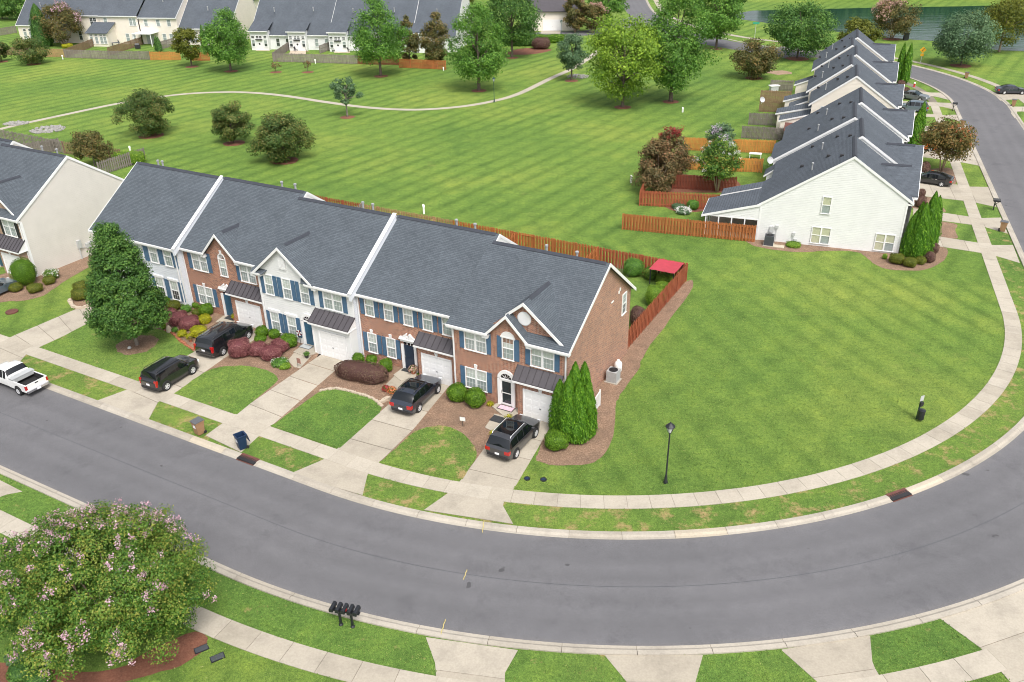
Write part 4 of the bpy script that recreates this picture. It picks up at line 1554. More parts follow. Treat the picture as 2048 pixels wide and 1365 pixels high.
S9 = 8.3
BU = []
for i, (y0, w, dx, gab, sid) in enumerate(((86.3, 8.0, 0.0, True, 'white_siding'), (94.3, 8.1, 0.75, True, 'white_siding'), (102.4, 7.9, 0.05, True, 'white_siding'), (110.3, 8.8, 0.8, True, 'white_siding'),
                                           (126.3, 8.3, 0.35, True, 'cream_siding'), (134.6, 8.4, -0.35, True, 'cream_siding'), (143.0, 8.4, 0.35, True, 'cream_siding'), (151.4, 8.2, -0.2, True, 'cream_siding'), (159.6, 9.4, 0.6, True, 'cream_siding'))):
    t, ro = row_b(i, y0, w, dx, gab, sid)
    BU.append((t, ro, w, dx))
    # street-side cross gable with its dark roof
    if i in (0, 1, 3, 4, 6, 8):
        sfb = (9.45 - 5.36) / (5.5 + 0.42)
        cross_gable(t, ro, w * 0.55, 7.7, 2.6, -0.6, -0.42, 5.45, sfb, sid, CH, wall_base=0.0)
    garage_door(t, w * 0.55 - 1.2, w * 0.55 + 1.2, -0.64 if i in (0, 1, 3, 4, 6, 8) else -0.03)
    mb = MB()                                                # vents on the garden slope
    for k, (x, y, h) in enumerate(((w * 0.35, 9.2, 0.7), (w * 0.6, 7.8, 0.25), (w * 0.75, 10.2, 0.25), (w * 0.3, 6.6, 0.25))):
        z = 9.45 - (y - 5.5) * 0.67
        if k == 0:
            vent_pipes(ro, ((x, y, z),), 'vent_lead', 0.75, 0.08)
        else:
            v = MB()
            v.box(x - 0.18, y - 0.18, z - 0.05, x + 0.18, y + 0.18, z + 0.17)
            v.build('roof_vent', 'vent_black', ro)
t, ro, w, dx = BU[0]
# the lawn-facing gable: windows, porch, corner boards
side_window(t, -0.03, 9.62 - 2.28, 3.56, 0.75, 1.62, 1)
side_window(t, -0.03, 9.62 - 2.20, 0.36, 1.70, 1.62, 2, lows=('yellow_blind', 'screen'))
side_window(t, -0.03, 9.62 - 8.22, 0.30, 1.70, 1.62, 2, lows=('yellow_blind', 'screen'))
for y in (-0.03, 13.47):
    mb = MB()
    mb.box(-0.045, y, 0, 0.12, y + 0.16, 5.2 if y < 1 else 3.6)
    mb.build('corner_board', 'white_trim', t)
# screened porch under the lower roof
mb = MB()
slab_roof(mb, [(5.5, 19.35, 2.17), (-0.10, 19.35, 2.17), (-0.10, 13.6, 3.88), (5.5, 13.6, 3.88)], 0.12)
pr = mb.build('porch_roof', CH, t)
mb = MB()
mb.prism([(-0.14, 13.55, 3.90), (-0.14, 19.42, 2.19), (-0.14, 19.42, 1.95), (-0.14, 13.55, 3.66)], (0.04, 0, 0))
mb.build('rake_trim', 'white_trim', pr)
mb = MB()
mb.box(-0.05, 19.30, 1.98, 5.5, 19.40, 2.15)
mb.build('fascia', 'white_trim', pr)
wall('porch_gable', t, [(13.6, 2.12), (18.9, 2.12), (13.6, 3.7)][::1], PLACE_L(0.0), 'white_siding')
for k in range(5):
    y = 13.66 + (18.95 - 13.66) * k / 4
    mb = MB()
    mb.box(-0.03, y - 0.06, 0, 0.09, y + 0.06, 2.13)
    mb.build('porch_post', 'white_trim', t)
    if k < 4:
        mb = MB()
        mb.face([(0.02, y + 0.07, 0.1), (0.02, y + 1.25, 0.1), (0.02, y + 1.25, 2.1), (0.02, y + 0.07, 2.1)])
        mb.build('porch_screen', 'glass', t)
for x in (1.8, 3.6, 5.4):
    mb = MB()
    mb.box(x - 0.06, 18.89, 0, x + 0.06, 19.01, 2.1)
    mb.build('porch_post', 'white_trim', t)
mb = MB()
mb.box(0.0, 13.6, 0, 5.5, 19.0, 0.08)
mb.build('porch_floor', 'patio', t)
mb = MB()
mb.box(-0.04, 13.6, 2.10, 0.08, 18.98, 2.22)
mb.build('porch_beam', 'white_trim', t)
# second, shallower porch roof next door and the small rear wings further along
t, ro, w, dx = BU[0]
mb = MB()
slab_roof(mb, [(8.0, 18.2, 2.55), (5.7, 18.2, 2.55), (5.7, 13.6, 3.86), (8.0, 13.6, 3.86)], 0.12)
pr = mb.build('porch_roof', CH, t)
mb = MB()
mb.prism([(5.66, 14.0, 3.80), (5.66, 18.25, 2.56), (5.66, 18.25, 2.34), (5.66, 14.0, 3.4)], (0.04, 0, 0))
mb.build('rake_trim', 'white_trim', pr)
for x in (5.8, 7.9):
    mb = MB()
    mb.box(x - 0.06, 17.9, 0, x + 0.06, 18.02, 2.5)
    mb.build('porch_post', 'white_trim', t)


def rear_wing(t, x0, x1, d, z1, z0, sid, y0_):
    """small one-storey wing at the back with its own low roof"""
    y0, y1 = y0_, y0_ + d
    mb = MB()
    mb.box(x0 + 0.1, y0, 0, x1 - 0.1, y1, z0 - 0.05)
    wg = mb.build('rear_wing', sid, t)
    mb = MB()
    slab_roof(mb, [(x1, y1 + 0.3, z0), (x0, y1 + 0.3, z0), (x0, y0, z1), (x1, y0, z1)], 0.12)
    mb.build('wing_roof', CH, wg)
    mb = MB()
    mb.prism([(x0 - 0.04, y0, z1 + 0.02), (x0 - 0.04, y1 + 0.33, z0 + 0.02), (x0 - 0.04, y1 + 0.33, z0 - 0.2), (x0 - 0.04, y0, z1 - 0.2)], (0.035, 0, 0))
    mb.build('rake_trim', 'white_trim', wg)
    mb = MB()
    mb.prism([(x0 + 0.1, y0, z0 - 0.06), (x0 + 0.1, y1, z0 - 0.06), (x0 + 0.1, y0, z1 - 0.1)], (0.05, 0, 0))
    mb.build('wing_gable', sid, wg)


for i, ws in ((1, ((5.4, 7.9, 1.2),)), (4, ((0.2, 3.6, 3.9), (4.4, 7.8, 4.6))), (5, ((0.4, 3.6, 2.4), (4.6, 7.9, 3.4))), (7, ((0.3, 3.4, 2.6),))):
    t, ro, w, dx = BU[i]
    for a, b, d in ws:
        rear_wing(t, a, b, d, 3.9, 2.75, 'cream_siding' if i > 3 else 'white_siding', 10.65 if i > 3 else 13.55)
side_window(BU[4][0], -0.03, 9.0, 3.6, 0.9, 1.5, 1, 'screen', ('screen',))


# ------------------------------------------------------------------ the rows beyond the field (their garden sides face us)
def back_house(label, x0, y0, W, ze, zr, sid, sides, bay=None, group=None, yr=11.5, D=18.0, two=False, wins=()):
    t, ro = house('row_house', label, YC, x0, y0, W, D, ze, (yr, zr), ze, sid, CH, sides, sid, ov=0.4, ovs=(0.05, 0.05), group=group)
    if bay:
        a, b, zt = bay
        mb = MB()
        mb.box(a, -1.4, 0, b, 0.1, zt)
        w_ = mb.build('bay_wall', sid, t)
        mb = MB()
        slab_roof(mb, [(a - 0.25, -1.8, zt), (b + 0.25, -1.8, zt), (b + 0.25, 2.0, zt + 1.6), (a - 0.25, 2.0, zt + 1.6)], 0.12)
        mb.build('bay_roof', CH, w_)
        mb = MB()
        mb.box(a - 0.27, -1.9, zt - 0.22, b + 0.27, -1.78, zt - 0.02)
        mb.build('fascia', 'white_trim', w_)
        c = (a + b) / 2
        for x in (a + 0.6, b - 0.6):
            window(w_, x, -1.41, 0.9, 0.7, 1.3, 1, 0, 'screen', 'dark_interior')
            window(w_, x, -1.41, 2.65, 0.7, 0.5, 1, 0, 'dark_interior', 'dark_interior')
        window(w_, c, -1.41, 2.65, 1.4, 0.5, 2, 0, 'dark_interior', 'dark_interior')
        mb = MB()
        mb.box(c - 0.75, -1.45, 0.05, c + 0.75, -1.40, 2.2)
        pd = mb.build('patio_door', 'white_door', w_)
        mb = MB()
        mb.box(c - 0.8, -1.75, 2.28, c + 0.8, -1.42, 2.42)
        mb.build('door_awning', 'vent_black', pd)
        mb = MB()
        mb.lathe([(0.22, 0), (0.26, 0.05), (0.2, 0.1)], (c, -1.46, 1.4), 10, axis='y')
        mb.build('wreath', 'black_plastic', pd)
    for x, z, w, h, n, dk in wins:
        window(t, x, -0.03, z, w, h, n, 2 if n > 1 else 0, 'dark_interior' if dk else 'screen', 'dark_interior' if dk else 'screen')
    vent_pipes(ro, ((W * 0.5, 4.0, ze + (zr - ze) * 0.45),), 'vent_lead', 0.7, 0.11)
    mb = MB()
    for k, (x, f_) in enumerate(((0.3, 0.75), (0.62, 0.68), (0.7, 0.8))):
        v = MB()
        y = yr * f_
        z = ze + (zr - ze) * (y + 0.4) / (yr + 0.4)
        v.box(W * x - 0.15, y - 0.15, z - 0.05, W * x + 0.15, y + 0.15, z + 0.2)
        v.build('roof_vent', 'vent_black', ro)
    return t, ro


WG = 'white row beyond the field'
CG = 'cream row beyond the field'
XS = [-95.6, -86.2, -76.5, -66.8, -57.0, -47.0]
WL = ['white house at the left end of the back row, beside the open grass gap', 'second white back-row house, with arched wreath door in its bay', 'middle white back-row house behind the large oak',
      'fourth white back-row house half hidden by the oak', 'white back-row house at the right end, behind dark evergreens']
for i in range(5):
    up = 0.0 if i % 2 == 0 else 0.25
    back_house(WL[i], XS[i], 192.0 + (0.5 if i in (0, 1) else 0), XS[i + 1] - XS[i], 3.2 + up * 0.4, 13.6 + up, 'white_siding', ('white_siding' if i in (0, 2, 4) else None, 'white_siding' if i in (1, 3, 4) else None),
               (0.4, 4.6, 4.25) if i != 1 else (0.2, 4.4, 4.25), WG, wins=((6.4, 0.8, 0.8, 1.6, 1, i % 2 == 0), (8.8, 0.8, 0.8, 1.6, 1, i % 2 == 0)))
CL = ['low cream house at the far left end of the back row', 'two-storey cream back-row house beside the pink crape myrtle', 'two-storey cream back-row house with dark-roofed sunroom', 'two-storey cream back-row house with white patio cover', 'low cream house at the right end, behind the green field trees']
SP = [(-159.3, 9.5, 4.2, 13.0), (-149.8, 13.3, 6.5, 13.6), (-136.4, 10.0, 6.5, 13.6), (-126.4, 9.9, 6.1, 13.2), (-116.4, 13.0, 3.0, 13.0)]
for i, (x, w, ze, zr) in enumerate(SP):
    wins = [((1.7, 1.0, 0.8, 1.5, 1, False), (3.2, 1.0, 0.8, 1.5, 1, False), (1.7, 2.75, 0.8, 0.5, 1, True), (3.2, 2.75, 0.8, 0.5, 1, True)),
            ((11.3, 4.3, 1.7, 1.6, 2, True), (4.0, 4.3, 1.7, 1.6, 2, True), (9.8, 0.8, 0.85, 2.0, 1, True), (11.5, 0.8, 0.85, 2.0, 1, True), (7.0, 0.8, 0.85, 2.0, 1, True)),
            ((1.5, 4.6, 0.9, 1.4, 1, False), (8.6, 4.3, 1.7, 1.6, 2, False), (6.5, 0.6, 0.9, 1.8, 1, False), (8.2, 0.6, 0.9, 1.8, 1, False)),
            ((1.8, 4.2, 0.9, 1.4, 1, False), (5.0, 4.2, 0.9, 1.4, 1, False), (7.8, 4.2, 0.9, 1.4, 1, False), (6.0, 0.6, 0.9, 1.8, 1, False), (7.8, 0.6, 0.9, 1.8, 1, False)),
            ((3.2, 0.7, 0.9, 1.6, 1, False),)][i]
    t, ro = back_house(CL[i], x, 197.0 + (0.4 if i in (1, 3) else 0), w, ze, zr, 'cream_siding', ('cream_siding' if i in (0, 4) else None, 'cream_siding' if i in (0, 1, 3, 4) else None), (4.6, 9.2, 4.0) if i == 4 else None, CG, wins=wins, yr=10.0 if ze > 4 else 12.0, D=18)
    if i == 2:
        mb = MB()
        mb.box(-1.4, -4.0, 0, 3.6, 0.0, 3.05)
        w_ = mb.build('sunroom', 'cream_siding', t)
        mb = MB()
        slab_roof(mb, [(-1.8, -4.4, 3.1), (4.0, -4.4, 3.1), (4.0, 0.0, 5.0), (-1.8, 0.0, 5.0)], 0.12)
        mb.build('sunroom_roof', CH, w_)
        mb = MB()
        mb.prism([(3.55, -4.0, 3.0), (3.55, 0.0, 3.0), (3.55, 0.0, 4.85)], (0.05, 0, 0))
        mb.build('sunroom_gable', 'cream_siding', w_)
        for x_ in (-0.5, 0.8, 2.1, 3.0):
            window(w_, x_, -4.02, 0.7, 0.75, 1.5, 1, 0, 'screen', 'screen')
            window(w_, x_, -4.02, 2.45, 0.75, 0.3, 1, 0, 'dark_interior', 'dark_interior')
    if i == 3:
        mb = MB()
        mb.box(-0.3, -3.6, 2.75, 4.6, 0.0, 2.9)
        pc = mb.build('patio_cover', 'white_trim', t)
        for x_ in (-0.1, 4.4):
            mb = MB()
            mb.box(x_ - 0.08, -3.5, 0, x_ + 0.08, -3.35, 2.75)
            mb.build('post', 'white_trim', pc)
        mb = MB()
        mb.box(1.2, -0.06, 0.05, 3.2, 0.0, 2.2)
        mb.build('patio_door', 'screen', t)

# houses further back, seen between the rows
g1 = thing('garage_house', 'white house with garage seen between the two back rows', 'house', G(472, 38), YC)
mb = MB()
mb.box(-6, 0, 0, 5, 12, 5.4)
mb.build('wall', 'cream_siding', g1)
mb = MB()
slab_roof(mb, [(5.6, -0.6, 4.9), (5.6, 12.6, 4.9), (-0.5, 12.6, 10.0), (-0.5, -0.6, 10.0)], 0.2)
slab_roof(mb, [(-6.6, 12.6, 4.9), (-6.6, -0.6, 4.9), (-0.5, -0.6, 10.0), (-0.5, 12.6, 10.0)], 0.2)
mb.build('roof', CH, g1)
mb = MB()
mb.prism([(-6, -0.02, 5.3), (5, -0.02, 5.3), (-0.5, -0.02, 9.8)], (0, 0.1, 0))
mb.build('gable_wall', 'cream_siding', g1)
garage_door(g1, 1.2, 4.0, -0.05, 2.4)
g2 = thing('garage_house', 'pale house with white garage door beyond the hedge at the street', 'house', G(1095, 62), R(-4))
mb = MB()
mb.box(-5, 0, 0, 8, 12, 5.0)
mb.build('wall', 'cream_siding', g2)
mb = MB()
slab_roof(mb, [(-5.6, -0.6, 4.7), (8.6, -0.6, 4.7), (8.6, 6, 8.5), (-5.6, 6, 8.5)], 0.2)
slab_roof(mb, [(8.6, 12.6, 4.7), (-5.6, 12.6, 4.7), (-5.6, 6, 8.5), (8.6, 6, 8.5)], 0.2)
mb.build('roof', 'bronze_metal', g2)
garage_door(g2, -1.0, 3.6, -0.05, 2.5)
struct(bed('driveway', ((1082, 62), (1122, 62), (1120, 68), (1082, 68)), 0.02, 'drive_concrete', closed_smooth=False))

# ------------------------------------------------------------------ fences
def picket_mesh(h, w=0.14, th=0.022):
    mb = MB()
    mb.prism([(-w / 2, 0, 0.04), (w / 2, 0, 0.04), (w / 2, 0, h - 0.05), (w / 2 - 0.04, 0, h), (-w / 2 + 0.04, 0, h), (-w / 2, 0, h - 0.05)], (0, -th, 0))
    return mb


def fence(label, p0, p1, mat, h=1.83, single=False, step=0.165, box=True, group='yard fences', gate=None):
    p0, p1 = Vector((p0[0], p0[1], 0)), Vector((p1[0], p1[1], 0))
    L = (p1 - p0).length
    rz = math.atan2(p1.y - p0.y, p1.x - p0.x)
    t = thing('picket_fence', label, 'fence', p0, rz, group)
    n = max(1, int(round(L / 2.4)))
    pm = cached(('post', h, mat), lambda: MB().box(-0.05, -0.05, 0, 0.05, 0.05, h + 0.03).mesh('post', mat))
    for k in range(n + 1):
        link('post', pm, t, (L * k / n, 0, 0))
    for z in (0.3, h * 0.55, h - 0.25):
        mb = MB()
        mb.box(0, -0.02, z - 0.045, L, 0.02, z + 0.045)
        mb.build('rail', mat, t)
    m_ = int(L / step)
    hs_ = [h + rng.uniform(-0.03, 0.02) for _ in range(4)]
    if single:
        ms = [cached(('picket', hh, mat), lambda: picket_mesh(hh).mesh('picket', mat)) for hh in hs_]
        for k in range(m_ + 1):
            sgn = -1 if (k % 2 == 0 or not box) else 1
            link('picket', ms[rng.randrange(4)], t, (k * L / max(1, m_), sgn * 0.045 + (0.022 if sgn > 0 else 0), rng.uniform(0, 0.015)))
    else:
        mb = MB()
        for k in range(m_ + 1):
            x = k * L / max(1, m_)
            hh = h + rng.uniform(-0.04, 0.03)
            sgn = -1 if (k % 2 == 0 or not box) else 1
            y = sgn * 0.045 + (0.022 if sgn > 0 else 0)
            w_ = 0.07
            mb.prism([(x - w_, y, 0.04), (x + w_, y, 0.04), (x + w_, y, hh - 0.05), (x + w_ - 0.04, y, hh), (x - w_ + 0.04, y, hh), (x - w_, y, hh - 0.05)], (0, -0.022, 0))
        stuff(mb.build('pickets', mat, t))
    if gate is not None:                                     # a gate frame with its diagonal brace, seen from the yard
        mb = MB()
        a, b = gate, gate + 1.3
        mb.bar((a, -0.09, 0.2), (b, -0.09, h - 0.2), 0.04, 0.1, up=(0, 1, 0))
        mb.bar((a, -0.09, h - 0.15), (b, -0.09, h - 0.15), 0.04, 0.1, up=(0, 1, 0))
        mb.build('gate_brace', mat, t)
    return t


fa = lambda x, y: fr(YA, x, y)
fb = lambda x, y: fr(YB, x, y)
fence('red stained side fence running back from the brick end townhouse', fa(-20.95, 56.2), fa(-21.0, 71.2), 'red_wood', single=True)
fence('red stained rear fence behind the red canopy', fa(-29.9, 71.2), fa(-21.05, 71.2), 'red_wood')
fence('orange rear fence with a braced gate behind the brick townhouses', fa(-46.5, 71.25), fa(-30.0, 71.25), 'orange_wood', gate=8.2)
fence('weathered tan rear fence behind the white sided townhouse', fa(-58.8, 71.3), fa(-46.6, 71.3), 'tan_wood')
fence('orange-red rear fence behind the arched-window townhouse', fa(-68.4, 71.3), fa(-58.9, 71.3), 'red_wood')
for x, mt, lb in ((-30.0, 'orange_wood', 'orange dividing fence behind the brick end townhouse'), (-39.0, 'orange_wood', 'orange dividing fence behind the pedimented brick townhouse'),
                  (-48.7, 'tan_wood', 'tan dividing fence behind the white sided townhouse'), (-58.6, 'grey_wood', 'grey dividing fence behind the arched-window townhouse')):
    fence(lb, fa(x, 63.5), fa(x, 71.1), mt)
gf = [G(0, 281), G(130, 308), G(243, 331), G(292, 322), G(205, 347)]
fence('grey weathered fence along the field behind the beige end house', G(-60, 270), gf[1], 'grey_wood')
fence('brown weathered fence behind the small bronze tree', gf[1], G(245, 325), 'brown_wood')
fence('grey side fence angling towards the pale grey townhouse', G(292, 322), G(200, 352), 'grey_wood')
fence('grey dividing fence below the rock patch at left', G(122, 302), G(40, 316), 'grey_wood')
fence('long red-orange fence in front of the screened porch', fb(-17.85, 85.05), fb(-4.15, 85.45), 'orange_wood', single=True)
fence('red fence behind the clipped box hedge', G(1279, 412), G(1440, 421), 'red_wood', single=True)
fence('short red return fence beside the red crape myrtle', G(1279, 412), G(1290, 386), 'red_wood')
fence('dark red fence behind the white-flowered tree', G(1345, 378), G(1470, 384), 'dark_red_wood')
fence('honey fence left and right of the white-flowered tree', G(1362, 339), G(1523, 346), 'honey_wood')
fence('honey fence below the lilac bush', G(1368, 301), G(1548, 308), 'honey_wood')
fence('grey fence just above the honey fences', G(1483, 277), G(1568, 282), 'grey_wood')
fence('grey fence beside the purple pergola roof', G(1497, 250), G(1567, 253), 'grey_wood')
fence('light brown fence of the yard beyond the gap', G(1518, 224), G(1578, 227), 'brown_wood')
fence('light brown fence next beyond, with the grill in front', G(1520, 203), G(1580, 205), 'brown_wood')
fence('grey-brown fence nearest the pond', G(1540, 181), G(1584, 183), 'grey_wood')
# fences of the back rows
bf = 'fences along the far side of the field'
for (a, b, mt, lb) in (((0, 110), (66, 112), 'brown_wood', 'brown fence behind the leftmost field bush'), ((70, 114), (131, 115), 'tan_wood', 'tan fence right of the leftmost field bush'),
                       ((131, 116), (218, 119), 'grey_wood', 'grey weathered fence below the sunroom'), ((218, 119), (302, 120), 'grey_wood', 'grey weathered fence right of the sunroom'),
                       ((302, 121), (362, 121), 'honey_wood', 'bright orange fence left of the olive field tree'), ((385, 122), (420, 122), 'orange_wood', 'orange fence between the two green field trees'),
                       ((547, 124), (625, 126), 'grey_wood', 'grey fence below the white back-row bays'), ((625, 126), (716, 129), 'grey_wood', 'grey fence left of the large oak'),
                       ((716, 129), (797, 131), 'dark_red_wood', 'dark brown fence behind the large oak trunk'), ((799, 136), (892, 140), 'orange_wood', 'rust fence below the two dark evergreens')):
    fence(lb, G(*a), G(*b), mt, group=bf, box=False, step=0.2)
for (a, b, mt, lb) in (((131, 116), (196, 90), 'brown_wood', 'brown dividing fence left of the sunroom'), ((218, 112), (285, 90), 'brown_wood', 'brown dividing fence right of the sunroom'),
                       ((320, 100), (350, 92), 'grey_wood', 'grey dividing fence behind the olive field tree'), ((547, 123), (582, 98), 'grey_wood', 'grey dividing fence left of the wreath door'),
                       ((640, 108), (662, 100), 'grey_wood', 'grey dividing fence between the white bays'), ((0, 72), (34, 66), 'grey_wood', 'grey fence at the far left edge')):
    fence(lb, G(*a), G(*b), mt, group=bf, box=False, step=0.2)
# ------------------------------------------------------------------ foliage
def leaf_mesh(name, pos, nrm, size, shade, mat, aspect=0.55, up_bias=None, rs=None, extra=None):
    """many small leaf blades: pos (n,3), facing nrm (n,3), size (n,)"""
    n = len(pos)
    rs = rs or np.random.RandomState(1)
    nrm = nrm / (np.linalg.norm(nrm, axis=1, keepdims=True) + 1e-9)
    r = rs.normal(size=(n, 3))
    if up_bias is not None:
        r = r * (1 - up_bias) + np.array([0, 0, 1.0]) * up_bias * 2
    a = r - nrm * np.sum(r * nrm, axis=1, keepdims=True)
    a /= np.linalg.norm(a, axis=1, keepdims=True) + 1e-9
    b = np.cross(nrm, a)
    L = size[:, None]
    v = np.empty((n, 4, 3))
    v[:, 0] = pos - a * L * 0.5
    v[:, 1] = pos + b * L * aspect * 0.5 - nrm * L * 0.08
    v[:, 2] = pos + a * L * 0.5
    v[:, 3] = pos - b * L * aspect * 0.5 - nrm * L * 0.08
    verts = v.reshape(-1, 3)
    faces = np.arange(4 * n).reshape(-1, 4)
    sh = np.repeat(shade, 4)
    if extra is not None:                                    # a closed inner mass so dense shrubs do not see through
        ev, ef, es = extra
        faces2 = np.array(ef) + len(verts)
        verts = np.vstack([verts, ev])
        sh = np.concatenate([sh, es])
    me = bpy.data.meshes.new(name)
    nf = n + (len(extra[1]) if extra is not None else 0)
    me.vertices.add(len(verts))
    me.vertices.foreach_set('co', verts.ravel())
    if extra is not None:
        loops = np.concatenate([faces.ravel(), faces2.ravel()])
    else:
        loops = faces.ravel()
    me.loops.add(len(loops))
    me.loops.foreach_set('vertex_index', loops.astype(np.int32))
    me.polygons.add(nf)
    me.polygons.foreach_set('loop_start', (np.arange(nf) * 4).astype(np.int32))
    at = me.attributes.new('shade', 'FLOAT', 'POINT')
    at.data.foreach_set('value', np.clip(sh, 0, 1).astype(np.float32))
    me.materials.append(MATS[mat])
    me.update(calc_edges=True)
    return me


PROF = {
    'round': lambda t: np.sqrt(np.clip(1 - (2 * t - 1) ** 2, 0, 1)),
    'oval': lambda t: np.clip(np.sin(np.pi * np.clip(t, 0, 1) ** 0.75), 0, 1) ** 0.65,
    'cone': lambda t: np.clip(1 - t, 0, 1) ** 0.62 * np.clip(t * 6 + 0.25, 0, 1) ** 0.5,
    'egg': lambda t: np.clip(np.sin(np.pi * np.clip(t, 0, 1) ** 0.62), 0, 1) ** 0.6,
    'vase': lambda t: np.clip(np.sin(np.pi * np.clip(t * 0.9 + 0.08, 0, 1) ** 1.35), 0, 1) ** 0.6,
    'flat': lambda t: np.clip(1 - np.clip((t - 0.45) / 0.55, -1, 1) ** 2, 0, 1) ** 0.5,
}


def tree(name, label, cat, base, h, r, prof='round', leaf='leaf_mid', bark='bark', n=5000, ls=0.3, trunk=0.22, clumps=70, seed=1, flowers=None,
         stems=1, group=None, tr=None, fill=0.45, ry=None, clump_r=0.26, lean=(0, 0), lumpy=0.15):
    """trunk with limbs, and a crown of leaf clumps that leaves gaps"""
    rs = np.random.RandomState(seed)
    base = Vector((base[0], base[1], 0))
    t = thing(name, label, cat, base, rs.uniform(0, 6.28) if ry is None else 0.0, group)
    ry = ry or r
    zb = h * trunk
    ch = h - zb
    P_ = PROF[prof]
    # clump centres, mostly towards the outside of the crown
    tt = rs.uniform(0.02, 0.97, clumps * 6)
    keep = rs.uniform(0, 1, len(tt)) < np.maximum(P_(tt), 0.25)
    tt = tt[keep][:clumps]
    k = len(tt)
    an = np.arange(k) * 2.39996 + rs.uniform(-0.5, 0.5, k)
    lump = 1 + lumpy * np.sin(an * 2 + rs.uniform(0, 6)) * np.cos(tt * 7 + rs.uniform(0, 6)) + lumpy * 0.75 * rs.normal(size=k)
    rad = P_(tt) * lump * (1 - clump_r * 0.75) * np.power(rs.uniform(0.12, 1, k), fill)
    c = np.stack([np.cos(an) * rad * r, np.sin(an) * rad * ry, zb + tt * ch], 1)
    c[:, 0] += lean[0] * tt
    c[:, 1] += lean[1] * tt
    cr = r * clump_r * rs.uniform(0.7, 1.35, k)
    cr = np.minimum(cr, ch * 0.30)
    csh = rs.uniform(-0.22, 0.22, k)
    wgt = cr ** 2
    cnt = rs.multinomial(n, wgt / wgt.sum())
    idx = np.repeat(np.arange(k), cnt)
    d = rs.normal(size=(n, 3))
    d /= np.linalg.norm(d, axis=1, keepdims=True)
    rr = cr[idx] * np.power(rs.uniform(0, 1, n), 0.45)
    p = c[idx] + d * rr[:, None] * np.array([1, 1, 0.78])
    axis = np.array([0, 0, zb + ch * 0.4])
    out = p - axis
    out /= np.linalg.norm(out, axis=1, keepdims=True) + 1e-9
    nr = d * 0.7 + out * 0.5 + np.array([0, 0, 0.45]) + rs.normal(size=(n, 3)) * 0.55
    sz = ls * rs.uniform(0.65, 1.35, n)
    sh = 0.5 + csh[idx] + rs.normal(size=n) * 0.24
    cm = leaf_mesh('crown', p, nr, sz, sh, leaf, 0.6, rs=rs)
    cr_o = link('crown', cm, t)
    # trunk and limbs
    mb = MB()
    tr = tr or max(0.05, h * 0.018)
    top = zb + ch * 0.62
    if stems == 1:
        mb.tube([(0, 0, -0.05), (0, 0, zb * 0.15), (lean[0] * 0.2, lean[1] * 0.2, zb), (lean[0] * 0.5, lean[1] * 0.5, top)], [tr * 1.5, tr * 1.1, tr * 0.9, tr * 0.3], 8)
        for i in np.argsort(c[:, 2])[:: max(1, k // 16)]:
            z0 = min(zb + (c[i, 2] - zb) * 0.45, top * 0.95)
            mb.tube([(lean[0] * 0.2, lean[1] * 0.2, z0), tuple((c[i] + np.array([0, 0, z0])) / 2 + np.array([0, 0, 0.1])), tuple(c[i])], [tr * 0.4, tr * 0.25, tr * 0.08], 5)
    else:
        for s in range(stems):
            a = 2 * math.pi * s / stems + 0.4
            j = int(np.argmin(np.abs(((an - a) + np.pi) % (2 * np.pi) - np.pi) + np.abs(tt - 0.55)))
            e = c[j]
            mb.tube([(0.10 * math.cos(a), 0.10 * math.sin(a), -0.05), (e[0] * 0.22, e[1] * 0.22, zb * 0.9), (e[0] * 0.6, e[1] * 0.6, (zb + e[2]) / 2), tuple(e)], [tr * 0.9, tr * 0.7, tr * 0.45, tr * 0.1], 6)
            for q in range(2):
                j2 = rs.randint(k)
                e2 = c[j2]
                mb.tube([(e[0] * 0.3, e[1] * 0.3, zb + 0.2), tuple((c[j2] + np.array([e[0] * 0.3, e[1] * 0.3, zb])) / 2), tuple(e2)], [tr * 0.4, tr * 0.25, tr * 0.07], 5)
    mb.build('trunk', bark, t, smooth=True)
    if flowers:
        fm, fn, fs, zone = flowers                           # material, panicles, petal size, lowest share of the crown
        m = fn * 26
        cand = p[(p[:, 2] > zb + ch * zone)]
        o2 = cand - np.array([0, 0, zb + ch * 0.35])
        score = np.linalg.norm(o2 / np.array([r, ry, ch * 0.62]), axis=1)
        cand = cand[score > np.percentile(score, 70)]
        hot = cand[rs.randint(len(cand), size=max(3, fn // 7))]  # flowers come in drifts
        pick = cand[rs.randint(len(cand), size=fn * 5)]
        dd = np.min(np.linalg.norm(pick[:, None] - hot[None], axis=2), axis=1)
        pick = pick[np.argsort(dd + rs.uniform(0, r * ((0.55 if zone > 0.32 else 0.95) if zone > 0.2 else 6), len(dd)))[:fn]]
        q = np.repeat(pick, 26, 0)
        oo = q - axis
        oo /= np.linalg.norm(oo, axis=1, keepdims=True)
        q = q + oo * fs * 1.2 + rs.normal(size=q.shape) * np.array([fs, fs, fs * 1.2]) * 0.8
        link('blossom', leaf_mesh('blossom', q, rs.normal(size=q.shape) + oo, fs * rs.uniform(0.5, 1.1, len(q)), rs.uniform(0, 1, len(q)), fm, 0.9, rs=rs), t)
    return t


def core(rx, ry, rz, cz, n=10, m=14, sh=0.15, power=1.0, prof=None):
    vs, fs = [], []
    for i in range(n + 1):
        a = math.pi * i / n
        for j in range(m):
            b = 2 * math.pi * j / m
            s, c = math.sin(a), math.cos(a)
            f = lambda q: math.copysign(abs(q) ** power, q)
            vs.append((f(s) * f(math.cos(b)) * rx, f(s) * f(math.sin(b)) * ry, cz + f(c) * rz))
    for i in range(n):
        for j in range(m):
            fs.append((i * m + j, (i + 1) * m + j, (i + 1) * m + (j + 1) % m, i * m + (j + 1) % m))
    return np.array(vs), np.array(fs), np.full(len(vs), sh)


SHRUB = [0]


